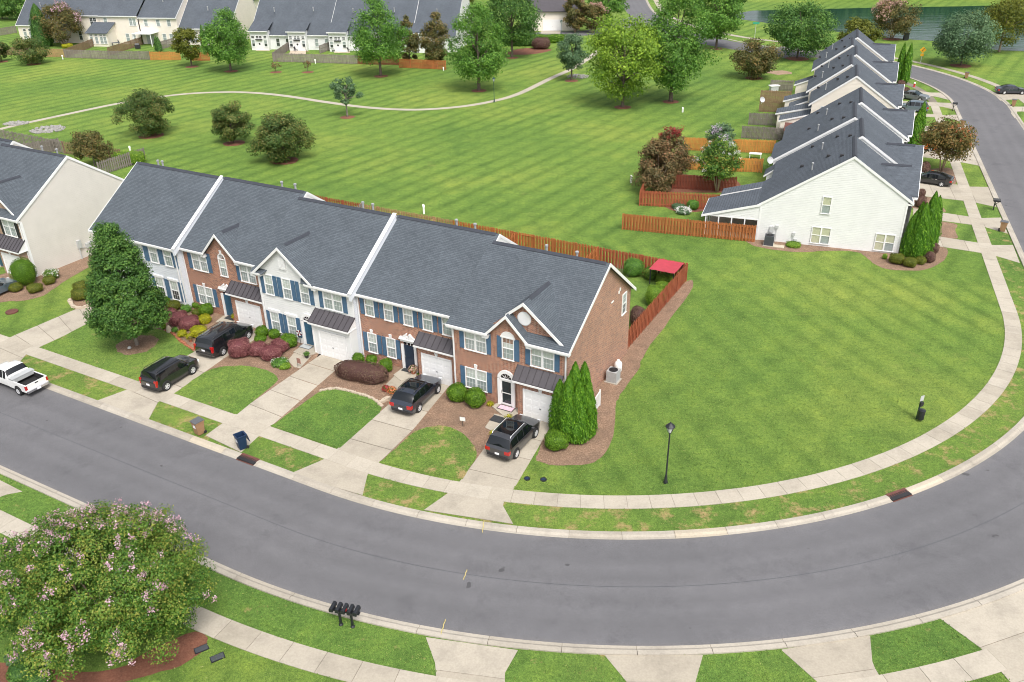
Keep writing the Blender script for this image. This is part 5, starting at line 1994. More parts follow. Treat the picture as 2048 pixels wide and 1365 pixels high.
def shrub(label, base, rx, ry, h, leaf='leaf_box', n=1100, ls=0.11, power=0.85, rz=0.0, name='shrub', group=None, flowers=None, loose=0.0, cat='shrub'):
    """clipped shrub: leafy skin over a dense inside, on short stems"""
    SHRUB[0] += 1
    rs = np.random.RandomState(100 + SHRUB[0])
    t = thing(name, label, cat, Vector((base[0], base[1], 0)), rz, group)
    d = rs.normal(size=(n, 3))
    d /= np.linalg.norm(d, axis=1, keepdims=True)
    f = np.sign(d) * np.abs(d) ** power
    f /= np.maximum(np.max(np.abs(f), axis=1, keepdims=True), 1e-6) ** 0.0
    nb = 1 + 0.05 * np.sin(d[:, 0] * 5 + SHRUB[0]) + 0.05 * np.sin(d[:, 1] * 6 + d[:, 2] * 4 + SHRUB[0] * 2)
    rr = nb * (1 + rs.normal(size=n) * (0.025 + loose))
    p = f * np.array([rx, ry, h / 2]) + d * min(rx, ry, h) * (rr - 1)[:, None] + np.array([0, 0, h / 2 + 0.03])
    p[:, 2] = np.maximum(p[:, 2], 0.03)
    nr = d + rs.normal(size=(n, 3)) * 0.45 + np.array([0, 0, 0.25])
    sh = 0.5 + rs.normal(size=n) * 0.22 + 0.10 * np.sin(p[:, 0] * 7 + p[:, 1] * 6)
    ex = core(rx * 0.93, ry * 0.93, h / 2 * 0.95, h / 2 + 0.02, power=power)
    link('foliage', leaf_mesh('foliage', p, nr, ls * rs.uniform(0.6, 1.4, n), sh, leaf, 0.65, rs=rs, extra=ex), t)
    mb = MB()
    for k in range(3):
        a = k * 2.1
        mb.tube([(0.05 * math.cos(a), 0.05 * math.sin(a), -0.03), (rx * 0.3 * math.cos(a), ry * 0.3 * math.sin(a), h * 0.4)], [0.03, 0.015], 5)
    mb.build('stem', 'bark', t)
    if flowers:
        fm, fn, fs = flowers
        up = p[d[:, 2] > -0.1]
        c = up[rs.randint(len(up), size=fn)]
        q = np.repeat(c, 8, 0) * 1.03 + rs.normal(size=(fn * 8, 3)) * fs * 0.4
        link('blossom', leaf_mesh('blossom', q, rs.normal(size=q.shape) + np.array([0, 0, 1]), np.full(len(q), fs * 0.7), rs.uniform(0, 1, len(q)), fm, 0.9, rs=rs), t)
    return t


def shrub_px(label, x0, x1, y0, y1, leaf='leaf_box', depth=None, **kw):
    """a shrub filling the photograph's box x0..x1, y0..y1"""
    gb = G((x0 + x1) / 2, y1 - (y1 - y0) * 0.12)
    s = px_m((gb.x, gb.y, 0.4))
    rx = (x1 - x0) / 2 / s
    el = math.atan2(CAM_H, math.hypot(gb.x, gb.y))
    # the box height is made of the shrub's height and of its depth seen from above
    hh = (y1 - y0) / s
    h = max(0.35, (hh - 2 * rx * math.sin(el) * 0.62) / math.cos(el) * 0.98)
    h = min(h, 2.6 * rx)
    dv = gb.copy()
    dv.z = 0
    dv.normalize()
    g0 = G((x0 + x1) / 2, y1)
    ry = depth or rx
    g0 = g0 + dv * (ry * 0.8)
    rzz = math.atan2(dv.y, dv.x) - math.pi / 2
    n = kw.pop('n', int(min(5200, max(500, 1150 * (rx * 2) * (h + rx)))))
    kw.setdefault('ls', 0.078 if gb.y < 95 else 0.14)
    return shrub(label, g0, rx, ry, h, leaf, n=n, rz=kw.pop('rz', rzz), **kw)


def conifer(label, base, h, r, n=2200, ls=0.22, leaf='leaf_thuja', group=None, seed=1, name='columnar_evergreen'):
    """narrow column of upright sprays"""
    rs = np.random.RandomState(seed)
    t = thing(name, label, 'evergreen', Vector((base[0], base[1], 0)), 0, group)
    z = np.power(rs.uniform(0, 1, n), 0.8)
    pr = np.clip(1 - z ** 2, 0, 1) ** 0.72 * np.clip(z * 5 + 0.6, 0, 1)
    an = rs.uniform(0, 6.283, n)
    rib = 1 + 0.10 * np.sin(an * 5 + seed) * np.sin(z * 9 + seed) + 0.06 * np.sin(an * 9 + z * 22)
    rr = r * pr * rib * (1 - np.abs(rs.normal(size=n)) * 0.09)
    p = np.stack([np.cos(an) * rr, np.sin(an) * rr, 0.05 + z * (h - 0.05)], 1)
    nr = np.stack([np.cos(an), np.sin(an), np.full(n, 0.35)], 1) + rs.normal(size=(n, 3)) * 0.4
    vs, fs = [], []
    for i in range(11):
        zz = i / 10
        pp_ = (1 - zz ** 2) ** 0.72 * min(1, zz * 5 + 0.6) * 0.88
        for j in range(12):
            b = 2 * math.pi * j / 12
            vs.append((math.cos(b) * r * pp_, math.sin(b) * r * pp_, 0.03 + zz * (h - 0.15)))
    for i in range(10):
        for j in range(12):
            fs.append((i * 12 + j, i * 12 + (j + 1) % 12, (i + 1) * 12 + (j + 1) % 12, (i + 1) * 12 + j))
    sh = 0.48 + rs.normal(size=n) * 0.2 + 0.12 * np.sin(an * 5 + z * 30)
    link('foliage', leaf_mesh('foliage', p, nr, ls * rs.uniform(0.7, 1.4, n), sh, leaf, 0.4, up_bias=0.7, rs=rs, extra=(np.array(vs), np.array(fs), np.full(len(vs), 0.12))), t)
    mb = MB()
    mb.tube([(0, 0, -0.05), (0, 0, h * 0.6)], [0.06, 0.02], 6)
    mb.build('trunk', 'bark', t)
    return t


def ring(u, v, r, mat='red_mulch', z=0.022):
    c = G(u, v)
    pts = [(c.x + r * (1 + rng.uniform(-0.08, 0.08)) * math.cos(a * 0.2618), c.y + r * (1 + rng.uniform(-0.08, 0.08)) * math.sin(a * 0.2618)) for a in range(24)]
    mb = MB()
    mb.add([(c.x, c.y, z + 0.10)] + [(x, y, z) for x, y in pts] + [(c.x + (x - c.x) * 0.55, c.y + (y - c.y) * 0.55, z + 0.085) for x, y in pts],
           [(0, 25 + i, 25 + (i + 1) % 24) for i in range(24)] + [(1 + i, 1 + (i + 1) % 24, 25 + (i + 1) % 24, 25 + i) for i in range(24)])
    return struct(mb.build('mulch_ring', mat))


def field_tree(label, u, v, vtop, wpx, prof, leaf, seed, n=6000, ls=0.34, trunk=0.2, mulch=1.4, u_top=None, **kw):
    b = G(u, v)
    h = height_at(u, v, u_top or u, vtop)
    r = wpx / 2 / px_m((b.x, b.y, h * 0.5))
    if mulch:
        ring(u, v, mulch)
    return tree(kw.pop('name', 'field_tree'), label, 'tree', b, h, r, prof, leaf, n=int(n * 1.6), ls=ls, trunk=trunk, seed=seed, **kw)


# --- single trees
FT = 'trees standing in the mown field'
ring(275, 690, 1.75, 'pine_straw')
tree('conical_tree', 'tall conical dark green tree on the lawn left of the black van', 'tree', G(275, 692), height_at(275, 692, 247, 432) - 0.3, 3.5, 'cone', 'leaf_deep', 'grey_bark', n=62000, ls=0.17, trunk=0.15, clumps=420, seed=3, clump_r=0.16, fill=0.2, tr=0.15, lumpy=0.05)
field_tree('broad yellow-green maple in the middle of the field', 1245, 215, 32, 170, 'round', 'leaf_bright', 11, 12000, 0.36, 0.16, clumps=110, fill=0.32, group=FT)
field_tree('tall green oak right of the yellow-green maple', 1341, 204, -22, 150, 'oval', 'leaf_mid', 12, 12000, 0.36, 0.15, clumps=120, fill=0.32, group=FT)
field_tree('green maple just left of the path lamp', 958, 182, 3, 128, 'egg', 'leaf_mid', 13, 11000, 0.34, 0.18, clumps=110, fill=0.32, group=FT)
field_tree('full round oak in front of the white back row', 762, 153, -4, 118, 'egg', 'leaf_mid', 14, 11000, 0.34, 0.19, clumps=110, fill=0.32, group=FT)
field_tree('green conical tree in the gap between the back rows', 462, 143, 13, 102, 'egg', 'leaf_mid', 15, 9000, 0.34, 0.17, clumps=100, fill=0.34, group=FT)
field_tree('smaller olive green tree left of the gap between the back rows', 384, 134, 47, 66, 'oval', 'leaf_olive', 16, 4000, 0.36, 0.22, clumps=60, group=FT)
field_tree('leftmost of the three magnolias in the field', 303, 272, 182, 114, 'round', 'leaf_magnolia', 17, 11000, 0.25, 0.10, clumps=60, clump_r=0.27, lumpy=0.24, mulch=1.9, group=FT, name='magnolia')
field_tree('middle and smallest of the three magnolias', 468, 287, 208, 86, 'round', 'leaf_magnolia', 18, 7500, 0.25, 0.14, clumps=42, clump_r=0.27, lumpy=0.28, mulch=1.6, group=FT, name='magnolia')
field_tree('rightmost and widest of the three magnolias', 570, 322, 230, 126, 'round', 'leaf_magnolia', 19, 12000, 0.25, 0.08, clumps=66, clump_r=0.26, lumpy=0.24, mulch=1.9, group=FT, name='magnolia')
field_tree('thin grey-green young oak beside the footpath', 695, 235, 152, 70, 'round', 'leaf_blue', 20, 1700, 0.28, 0.34, clumps=34, mulch=1.2, group=FT, bark='grey_bark', clump_r=0.2)
field_tree('small grey-green tree where the footpath leaves the field', 1143, 162, 64, 70, 'oval', 'leaf_blue', 21, 4200, 0.32, 0.24, clumps=60, mulch=1.3, group=FT)
field_tree('low magnolia in front of the far left house', 68, 129, 72, 74, 'round', 'leaf_magnolia', 22, 3600, 0.34, 0.10, clumps=50, mulch=1.4, group=FT, name='magnolia')
field_tree('magnolia cut by the left frame edge', 4, 124, 80, 44, 'round', 'leaf_magnolia', 23, 2400, 0.34, 0.10, clumps=36, mulch=1.3, group=FT, name='magnolia')
field_tree('pink flowering crape myrtle against the cream back row', 130, 92, 8, 92, 'vase', 'leaf_bronze', 24, 6000, 0.36, 0.12, clumps=70, mulch=0, flowers=('petal_pink', 34, 0.28, 0.35), name='crape_myrtle', stems=4, bark='pale_bark')
conifer('dark conical evergreen beside the pink crape myrtle', G(90, 93), 9.6, 2.6, 3600, 0.4, 'leaf_deep', seed=5)
field_tree('left of two dark round evergreens behind the rust fence', 820, 132, 28, 48, 'oval', 'leaf_bronze', 25, 4200, 0.36, 0.06, clumps=60, mulch=0, fill=0.3)
field_tree('right of two dark round evergreens behind the rust fence', 874, 134, 28, 66, 'oval', 'leaf_bronze', 26, 5000, 0.36, 0.06, clumps=70, mulch=0, fill=0.3)
field_tree('large dark green tree behind the path lamp maple', 1024, 116, -30, 125, 'round', 'leaf_deep', 27, 9000, 0.40, 0.18, clumps=100, mulch=1.4, fill=0.3)
field_tree('pinkish crape myrtle beside the far garage', 1150, 66, -6, 62, 'vase', 'leaf_bronze', 28, 3800, 0.42, 0.12, clumps=50, mulch=0, flowers=('petal_peach', 40, 0.34, 0.3), name='crape_myrtle', stems=4, bark='pale_bark')
field_tree('bronze crape myrtle right of the far garage', 1186, 66, 12, 58, 'vase', 'leaf_bronze', 29, 3200, 0.42, 0.12, clumps=50, mulch=0, flowers=('petal_peach', 40, 0.34, 0.3), name='crape_myrtle', stems=4, bark='pale_bark')
field_tree('green street tree beyond the far garage', 1215, 55, -30, 80, 'round', 'leaf_mid', 30, 4200, 0.46, 0.2, clumps=55, mulch=0)
field_tree('tall green tree behind the oak at the street corner', 1432, 98, -40, 112, 'oval', 'leaf_mid', 31, 8500, 0.42, 0.15, clumps=90, mulch=1.4, fill=0.32)
field_tree('low dark spreading tree left of the white row', 1508, 157, 84, 100, 'vase', 'leaf_bronze', 32, 5500, 0.34, 0.12, clumps=70, mulch=1.6, stems=4)
field_tree('big round dark tree behind the far end of the white row', 1594, 118, 8, 138, 'round', 'leaf_deep', 33, 10000, 0.38, 0.12, clumps=110, mulch=2.4, fill=0.3)
field_tree('olive tree peeping over the last ridge of the white row', 1712, 100, 40, 90, 'round', 'leaf_olive', 34, 4200, 0.40, 0.15, clumps=60, mulch=0)
field_tree('peach flowering crape myrtle on the pond bank', 1783, 79, 0, 100, 'flat', 'leaf_bronze', 35, 5800, 0.36, 0.18, clumps=70, mulch=2.0, flowers=('petal_peach', 60, 0.32, 0.4), name='crape_myrtle', stems=3, bark='pale_bark')
field_tree('round dark oak on the grass beyond the bend', 1921, 132, 28, 126, 'round', 'leaf_blue', 36, 9000, 0.36, 0.16, clumps=110, mulch=2.0, fill=0.3)
field_tree('tall yellow-green willow leaning by the pond at right', 1998, 104, -8, 132, 'oval', 'leaf_olive', 37, 8000, 0.38, 0.2, clumps=90, mulch=0, fill=0.32, bark='pale_bark')
field_tree('rust-leaved crape myrtle between pavement and white row', 1882, 343, 238, 116, 'flat', 'leaf_rust', 38, 6500, 0.26, 0.30, clumps=80, mulch=0, flowers=('petal_orange', 16, 0.10, 0.4), name='crape_myrtle', stems=3, bark='pale_bark')
field_tree('front, taller red-brown crape myrtle left of the yards', 1310, 384, 282, 96, 'egg', 'leaf_red', 39, 7000, 0.24, 0.06, clumps=90, mulch=0, name='crape_myrtle', stems=5, bark='pale_bark', fill=0.3)
field_tree('red flowering crape myrtle behind the red-brown one', 1340, 366, 255, 88, 'egg', 'leaf_red', 40, 6500, 0.24, 0.08, clumps=90, mulch=0, flowers=('petal_red', 46, 0.17, 0.45), name='crape_myrtle', stems=5, bark='pale_bark', fill=0.3)
field_tree('white flowering crape myrtle with bare pale trunks', 1434, 384, 280, 100, 'flat', 'leaf_crape', 41, 5000, 0.24, 0.34, clumps=60, mulch=0, flowers=('petal_white', 60, 0.10, 0.1), name='crape_myrtle', stems=4, bark='pale_bark')
field_tree('lilac flowering crape myrtle behind the white flowering one', 1437, 322, 248, 70, 'vase', 'leaf_blue', 42, 4200, 0.26, 0.12, clumps=60, mulch=0, flowers=('petal_lilac', 34, 0.16, 0.4), name='crape_myrtle', stems=4, bark='pale_bark')
field_tree('small bronze spreading tree behind the beige end house', 190, 332, 262, 84, 'flat', 'leaf_bronze', 43, 3600, 0.24, 0.22, clumps=55, mulch=0, bark='grey_bark')
for u, lb, sd_ in ((552, 'left of two thin bare saplings in the far grass', 51), (616, 'right of two thin bare saplings in the far grass', 52)):
    field_tree(lb, u, 145, 122, 26, 'round', 'leaf_red', sd_, 160, 0.22, 0.4, clumps=14, mulch=1.2, name='sapling', group='saplings')
for u, v, vt, wp, lf, sd_, lb in ((40, 40, -25, 90, 'leaf_deep', 60, 'dark tree at the top left corner behind the back row'), (5, 38, -20, 60, 'leaf_mid', 61, 'tree at the top left frame edge'),
                                  (1470, 30, -60, 60, 'leaf_deep', 63, 'dark tree at the top edge left of the pond'), (925, 60, -40, 60, 'leaf_olive', 64, 'olive tree at the right end of the white back row')):
    field_tree(lb, u, v, vt, wp, 'round', lf, sd_, 3500, 0.5, 0.1, clumps=50, mulch=0)
# the wood on the far bank of the pond, whose reflection darkens the water
rsw = np.random.RandomState(77)
wp, wn, ws, wsh = [], [], [], []
for k in range(46):
    c0 = G(1560 + k * 26, -4 - rsw.uniform(0, 8))
    hh, rr_ = rsw.uniform(6, 14), rsw.uniform(4, 7)
    d = rsw.normal(size=(900, 3))
    d /= np.linalg.norm(d, axis=1, keepdims=True)
    p = d * np.array([rr_, rr_, hh * 0.5]) * rsw.uniform(0.8, 1.05, (900, 1)) + np.array([c0.x, c0.y, hh * 0.52])
    wp.append(p), wn.append(d + rsw.normal(size=d.shape) * 0.4), ws.append(rsw.uniform(0.9, 1.7, 900)), wsh.append(rsw.uniform(0.1, 0.8, 900))
wd = link('far_wood', leaf_mesh('far_wood', np.vstack(wp), np.vstack(wn), np.concatenate(ws), np.concatenate(wsh), 'leaf_deep', 0.8, rs=rsw))
stuff(wd)
wd['label'], wd['category'] = 'dense dark green wood on the far bank of the pond', 'wood'

# the crape myrtle in the foreground
cb = G(234, 1270)
tree('crape_myrtle', 'large pink flowering crape myrtle in the left foreground', 'tree', cb, 6.6, 5.4, 'flat', 'leaf_crape', 'pale_bark', n=150000, ls=0.115, trunk=0.20, clumps=420, seed=9, flowers=('petal_pink', 330, 0.105, 0.30), stems=6, tr=0.13, clump_r=0.125, fill=0.40, ry=4.3, lumpy=0.16)

# --- columnar evergreens
AG = 'columnar evergreens clustered by the brick end townhouse'
for k, (u, v, h, r) in enumerate(((1119, 866, 4.2, 0.78), (1136, 878, 4.9, 0.85), (1156, 882, 4.7, 0.85), (1173, 872, 4.3, 0.74), (1148, 862, 5.4, 0.82), (1166, 856, 5.2, 0.78))):
    conifer(['leftmost evergreen column beside the end garage door', 'front left evergreen column of the cluster by the end garage', 'front right evergreen column of the cluster by the end garage', 'rightmost evergreen column beside the white slatted screen', 'tallest evergreen column at the back of the end garage cluster', 'rear right evergreen column of the end garage cluster'][k], G(u, v), h, r, 4200, 0.17, group=AG, seed=20 + k)
AG = 'columnar evergreens at the near corner of the white row'
for k, (u, v, h, r) in enumerate(((1815, 512, 4.6, 0.9), (1830, 516, 5.6, 1.0), (1845, 508, 6.4, 0.95), (1856, 500, 5.6, 0.85), (1826, 500, 5.0, 0.85))):
    conifer(['left front column of the evergreens at the white gable corner', 'middle front column of the evergreens at the white gable corner', 'tallest column of the evergreens at the white gable corner', 'right column of the evergreens at the white gable corner', 'rear column of the evergreens at the white gable corner'][k], G(u, v), h, r, 3000, 0.20, group=AG, seed=30 + k)
for k, (u, v, h, lb) in enumerate(((1829, 302, 6.6, 'taller of two evergreen columns above the orange car'), (1822, 306, 5.6, 'shorter of two evergreen columns above the orange car'),
                                   (1795, 165, 6.8, 'left of two far evergreen columns by the street bend'), (1808, 167, 6.9, 'right of two far evergreen columns by the street bend'))):
    conifer(lb, G(u, v), h, 0.85, 1500, 0.3, seed=40 + k)
for k, (u, v, lb) in enumerate(((316, 102, 'left of two small conifers by the bright orange fence'), (320, 103, 'right of two small conifers by the bright orange fence'), (409, 95, 'narrow dark conifer beside the low cream house'), (500, 42, 'dark column of evergreen beside the far garage house'))):
    conifer(lb, G(u, v), 3.2 if k < 2 else 5.0, 0.7, 700, 0.3, 'leaf_deep', seed=50 + k)

# --- shrubs and hedges (outlines read from the photograph)
for lb, b, lf in (
        ('large egg-shaped clipped shrub at the beige gable corner', (33, 79, 515, 574), 'leaf_box'),
        ('small ball shrub left of the egg-shaped shrub', (21, 47, 565, 586), 'leaf_olive'),
        ('small ball shrub right of the egg-shaped shrub', (58, 87, 566, 588), 'leaf_olive'),
        ('ball shrub below the white rose bush', (89, 112, 552, 571), 'leaf_olive'),
        ('clipped dome in the small bed beside the conical tree', (148, 183, 575, 603), 'leaf_olive'),
        ('lower dome behind the clipped one beside the conical tree', (150, 180, 562, 584), 'leaf_olive'),
        ('green dome left of the arched-window townhouse bed', (325, 343, 593, 613), 'leaf_box'),
        ('olive mound below the pale grey townhouse window', (336, 363, 600, 624), 'leaf_olive'),
        ('green dome nearest the pale grey townhouse corner', (363, 389, 597, 614), 'leaf_box'),
        ('small dark mound below the green domes', (364, 384, 610, 627), 'leaf_mid'),
        ('middle green dome under the brick double window', (386, 407, 602, 618), 'leaf_box'),
        ('right green dome under the brick double window', (401, 429, 606, 634), 'leaf_box'),
        ('small olive mound in front of the green domes', (386, 404, 618, 634), 'leaf_olive'),
        ('yellow-leaved mound beside the right green dome', (399, 424, 629, 650), 'leaf_gold'),
        ('yellow-leaved mound nearest the black van', (384, 416, 651, 677), 'leaf_gold'),
        ('leftmost clipped purple shrub under the conical tree', (322, 356, 617, 643), 'leaf_purple'),
        ('middle clipped purple shrub near the black van', (341, 379, 623, 653), 'leaf_purple'),
        ('rightmost clipped purple shrub near the yellow mounds', (362, 402, 631, 663), 'leaf_purple'),
        ('small dark green mound before the purple shrubs', (345, 357, 655, 667), 'leaf_mid'),
        ('green dome touching the white townhouse left corner', (513, 540, 652, 676), 'leaf_box'),
        ('middle green dome before the white townhouse', (539, 564, 657, 680), 'leaf_box'),
        ('right green dome before the white townhouse', (562, 596, 666, 700), 'leaf_box'),
        ('low olive dome before the white townhouse', (510, 534, 670, 686), 'leaf_box'),
        ('largest purple shrub beside the black van front', (462, 505, 676, 719), 'leaf_purple'),
        ('second purple shrub from the black van', (502, 537, 683, 716), 'leaf_purple'),
        ('front purple shrub above the flower patch', (523, 568, 689, 723), 'leaf_purple'),
        ('rear purple shrub by the right green dome', (545, 580, 677, 708), 'leaf_purple'),
        ('left green ball before the pedimented brick townhouse', (706, 730, 705, 733), 'leaf_box'),
        ('upper middle green ball before the pedimented brick townhouse', (733, 755, 710, 729), 'leaf_box'),
        ('small lower green ball before the pedimented brick townhouse', (735, 755, 722, 741), 'leaf_box'),
        ('right green ball before the pedimented brick townhouse', (760, 787, 716, 748), 'leaf_box'),
        ('left of two big round shrubs before the brick end townhouse', (896, 936, 767, 808), 'leaf_box'),
        ('right of two big round shrubs before the brick end townhouse', (932, 972, 775, 820), 'leaf_box'),
        ('round shrub at the foot of the evergreen cluster', (1088, 1136, 860, 907), 'leaf_box'),
        ('small low shrub right of the round one at the evergreens', (1147, 1175, 868, 889), 'leaf_box'),
        ('tall green shrub along the red side fence', (1290, 1327, 570, 616), 'leaf_bright'),
        ('green shrub just below the red canopy', (1312, 1348, 547, 569), 'leaf_bright'),
        ('green shrub between the red canopy and the tall shrub', (1313, 1337, 561, 581), 'leaf_bright'),
        ('yellow-green shrub left of the red canopy', (1287, 1312, 533, 562), 'leaf_crape'),
        ('loose green shrub at the brick gable rear corner', (1246, 1286, 516, 557), 'leaf_mid'),
        ('dark purple shrub between the brick gable and red fence', (1258, 1290, 606, 658), 'leaf_plum'),
        ('clipped box hedge cube behind the long orange fence', (1373, 1396, 399, 422), 'leaf_mid'),
        ('olive ball nearest the white gable corner', (1777, 1805, 506, 531), 'leaf_olive'),
        ('olive ball in the middle below the evergreen columns', (1805, 1831, 514, 537), 'leaf_olive'),
        ('olive ball right below the evergreen columns', (1829, 1850, 513, 531), 'leaf_olive'),
        ('front purple shrub at the white row corner bed', (1848, 1867, 503, 528), 'leaf_plum'),
        ('rear purple shrub at the white row corner bed', (1857, 1874, 480, 510), 'leaf_plum'),
        ('purple shrub between the first and second driveways of the white row', (1862, 1874, 438, 464), 'leaf_plum'),
        ('front purple shrub below the black sedan', (1828, 1850, 392, 417), 'leaf_plum'),
        ('rear purple shrub below the black sedan', (1830, 1848, 377, 400), 'leaf_plum'),
        ('purple shrub above the black sedan', (1837, 1857, 324, 349), 'leaf_plum'),
        ('left plum shrub by the grey sedan', (1788, 1806, 170, 187), 'leaf_plum'),
        ('upper plum shrub by the grey sedan', (1793, 1808, 161, 176), 'leaf_plum'),
        ('right plum shrub by the grey sedan', (1803, 1817, 175, 189), 'leaf_plum'),
        ('dark bush at the end of the far hedge', (1064, 1100, 76, 100), 'leaf_plum'),
        ('yellow bush behind the brown dividing fence', (126, 146, 88, 97), 'leaf_gold'),
        ('dark round shrub at the bottom left corner', (28, 78, 1322, 1368), 'leaf_deep'),
        ('dark round shrub right of the bottom corner one', (62, 112, 1336, 1384), 'leaf_deep'),
        ('dark shrub under the pink crape myrtle', (20, 70, 1296, 1330), 'leaf_blue')):
    shrub_px(lb, *b, leaf=lf, loose=0.03 if lf in ('leaf_mid', 'leaf_bright', 'leaf_crape', 'leaf_blue') else 0.0,
             power=0.72 if lf in ('leaf_purple', 'leaf_gold') else 0.85)
shrub_px('white rose bush against the beige gable wall', 92, 119, 538, 561, 'leaf_crape', flowers=('petal_white', 40, 0.12), loose=0.06)
shrub_px('white flower patch below the front purple shrub', 545, 578, 717, 736, 'leaf_mid', flowers=('petal_white', 40, 0.06), loose=0.08)
shrub_px('leafy green clump beside the flower patch', 560, 582, 727, 741, 'leaf_bright', loose=0.08)
shrub_px('bright hosta below the purple shrubs', 357, 375, 660, 676, 'leaf_gold', loose=0.12)
shrub_px('second hosta left of the yellow mound', 373, 388, 667, 680, 'leaf_gold', loose=0.12)
shrub_px('green hosta below the conical tree crown', 322, 333, 645, 660, 'leaf_bright', loose=0.12)
shrub_px('white and yellow flowers beside the box hedge', 1352, 1380, 416, 431, 'leaf_blue', flowers=('petal_white', 50, 0.2), loose=0.05)
shrub_px('spiky plant beside the white and yellow flowers', 1343, 1370, 405, 420, 'leaf_blue', loose=0.15)
shrub_px('low green grass clump by the white gable wall', 1572, 1600, 484, 497, 'leaf_bright', loose=0.12)
shrub_px('tiny green clump near the white gable corner', 1764, 1773, 508, 520, 'leaf_bright', loose=0.1)
# long hedges
hb = G(716, 765)
shrub('long low purple hedge before the pedimented brick townhouse', hb + Vector((0.25, 0.55, 0)), 2.15, 0.85, 1.15, 'leaf_plum', 7600, 0.085, 0.66, YA + R(9), 'hedge', cat='hedge')
g3 = G(1095, 86)
shrub('yellow-green clipped hedge before the far garage', g3, 6.0, 1.0, 1.8, 'leaf_box', 2600, 0.35, 0.6, R(-3), 'hedge', cat='hedge')
g3 = G(1040, 92)
shrub('dark clipped hedge left of the far garage hedge', g3, 5.0, 1.2, 2.2, 'leaf_deep', 2400, 0.35, 0.7, R(-3), 'hedge', cat='hedge')
shrub('climbing yellow-green vine on the grey fence', G(262, 330), 2.2, 0.35, 1.9, 'leaf_bright', 900, 0.2, 0.8, R(8), 'vine', cat='vine', loose=0.2)

# --- turf: short tufts standing in the near lawns and verges, thinning out with distance
def inside(poly, x, y):
    px_, py_ = np.array([p[0] for p in poly]), np.array([p[1] for p in poly])
    c = np.zeros(len(x), bool)
    j = len(poly) - 1
    for i in range(len(poly)):
        if py_[i] != py_[j]:
            c ^= ((py_[i] > y) != (py_[j] > y)) & (x < (px_[j] - px_[i]) * (y - py_[i]) / (py_[j] - py_[i]) + px_[i])
        j = i
    return c


def street_off(x, y):
    p0 = AC + Vector((math.cos(A0), math.sin(A0))) * AR
    p1 = AC + Vector((math.cos(A1), math.sin(A1))) * AR
    s0 = (x - p0.x) * math.cos(YA) + (y - p0.y) * math.sin(YA)
    o0 = -((x - p0.x) * math.cos(A0) + (y - p0.y) * math.sin(A0))
    s1 = -(x - p1.x) * math.sin(A1) + (y - p1.y) * math.cos(A1)
    o1 = -((x - p1.x) * math.cos(A1) + (y - p1.y) * math.sin(A1))
    oa = AR - np.hypot(x - AC.x, y - AC.y)
    left = (s0 < 0) & (y < 90) & (x < 7.5)
    return np.where(left, o0, np.where((s1 > 0) & (x > 20), o1, oa))


rsg = np.random.RandomState(5)
M = 900000
gx, gy = rsg.uniform(-62, 62, M), rsg.uniform(20, 92, M)
keep = rsg.uniform(0, 1, M) < np.clip((44 / np.hypot(gx, gy)) ** 2, 0, 1) * 0.45
gx, gy = gx[keep], gy[keep]
of = street_off(gx, gy)
edge = rsg.uniform(-0.05, 0.05, len(gx))
ok = ((of > 0.60 + edge) & (of < 2.70 + edge)) | (of > 3.93 + edge) | ((of < -RW - 0.62 + edge) & (of > -RW - 2.85 + edge)) | (of < -RW - 4.15 + edge)
ca, sa = math.cos(YA), math.sin(YA)
ax, ay = gx * ca + gy * sa, -gx * sa + gy * ca
ok &= ~((ax > -98) & (ax < -20.6) & (ay > 43.2) & (ay < 71))
cb_, sb_ = math.cos(YB), math.sin(YB)
bx, by = gx * cb_ + gy * sb_, -gx * sb_ + gy * cb_
ok &= ~((bx > -18) & (bx < 11) & (by > 84.8))
for poly in DRIVES:
    ok &= ~inside(poly, gx + edge, gy + edge)
inb = np.zeros(len(gx), bool)
for poly in BEDS:
    inb |= inside(poly, gx + edge, gy + edge)
inl = np.zeros(len(gx), bool)
for poly in LAWNS:
    inl |= inside(poly, gx + edge, gy + edge)
ok &= (~inb) | inl
ok |= inl & (of > 3.9)
u_ = np.abs(gx / np.maximum(gy, 1))
ok &= u_ < 0.95
ok &= ~((of > 0.6) & (of < 2.7) & (rsg.uniform(0, 1, len(gx)) < 0.55))
gx, gy = gx[ok], gy[ok]
ng = len(gx)
gp = np.stack([gx, gy, np.full(ng, 0.055)], 1)
gn = rsg.normal(size=(ng, 3)) * np.array([1, 1, 0.45]) + np.array([0, 0, 0.75])
gs = 0.5 + rsg.normal(size=ng) * 0.22 + 0.16 * np.sin(gx * 0.35 + np.sin(gy * 0.5) * 2) * np.cos(gy * 0.28)
tf = stuff(link('turf', leaf_mesh('turf', gp, gn, rsg.uniform(0.06, 0.13, ng), gs, 'leaf_grass', 0.42, rs=rsg)))
tf['label'], tf['category'] = 'short mown turf of the near lawns and verges', 'grass'
print('turf tufts', ng)
# ------------------------------------------------------------------ vehicles
def interp(tab, x):
    for (a, va), (b, vb) in zip(tab, tab[1:]):
        if x <= b:
            return va + (vb - va) * (x - a) / (b - a) if b > a else vb
    return tab[-1][1]


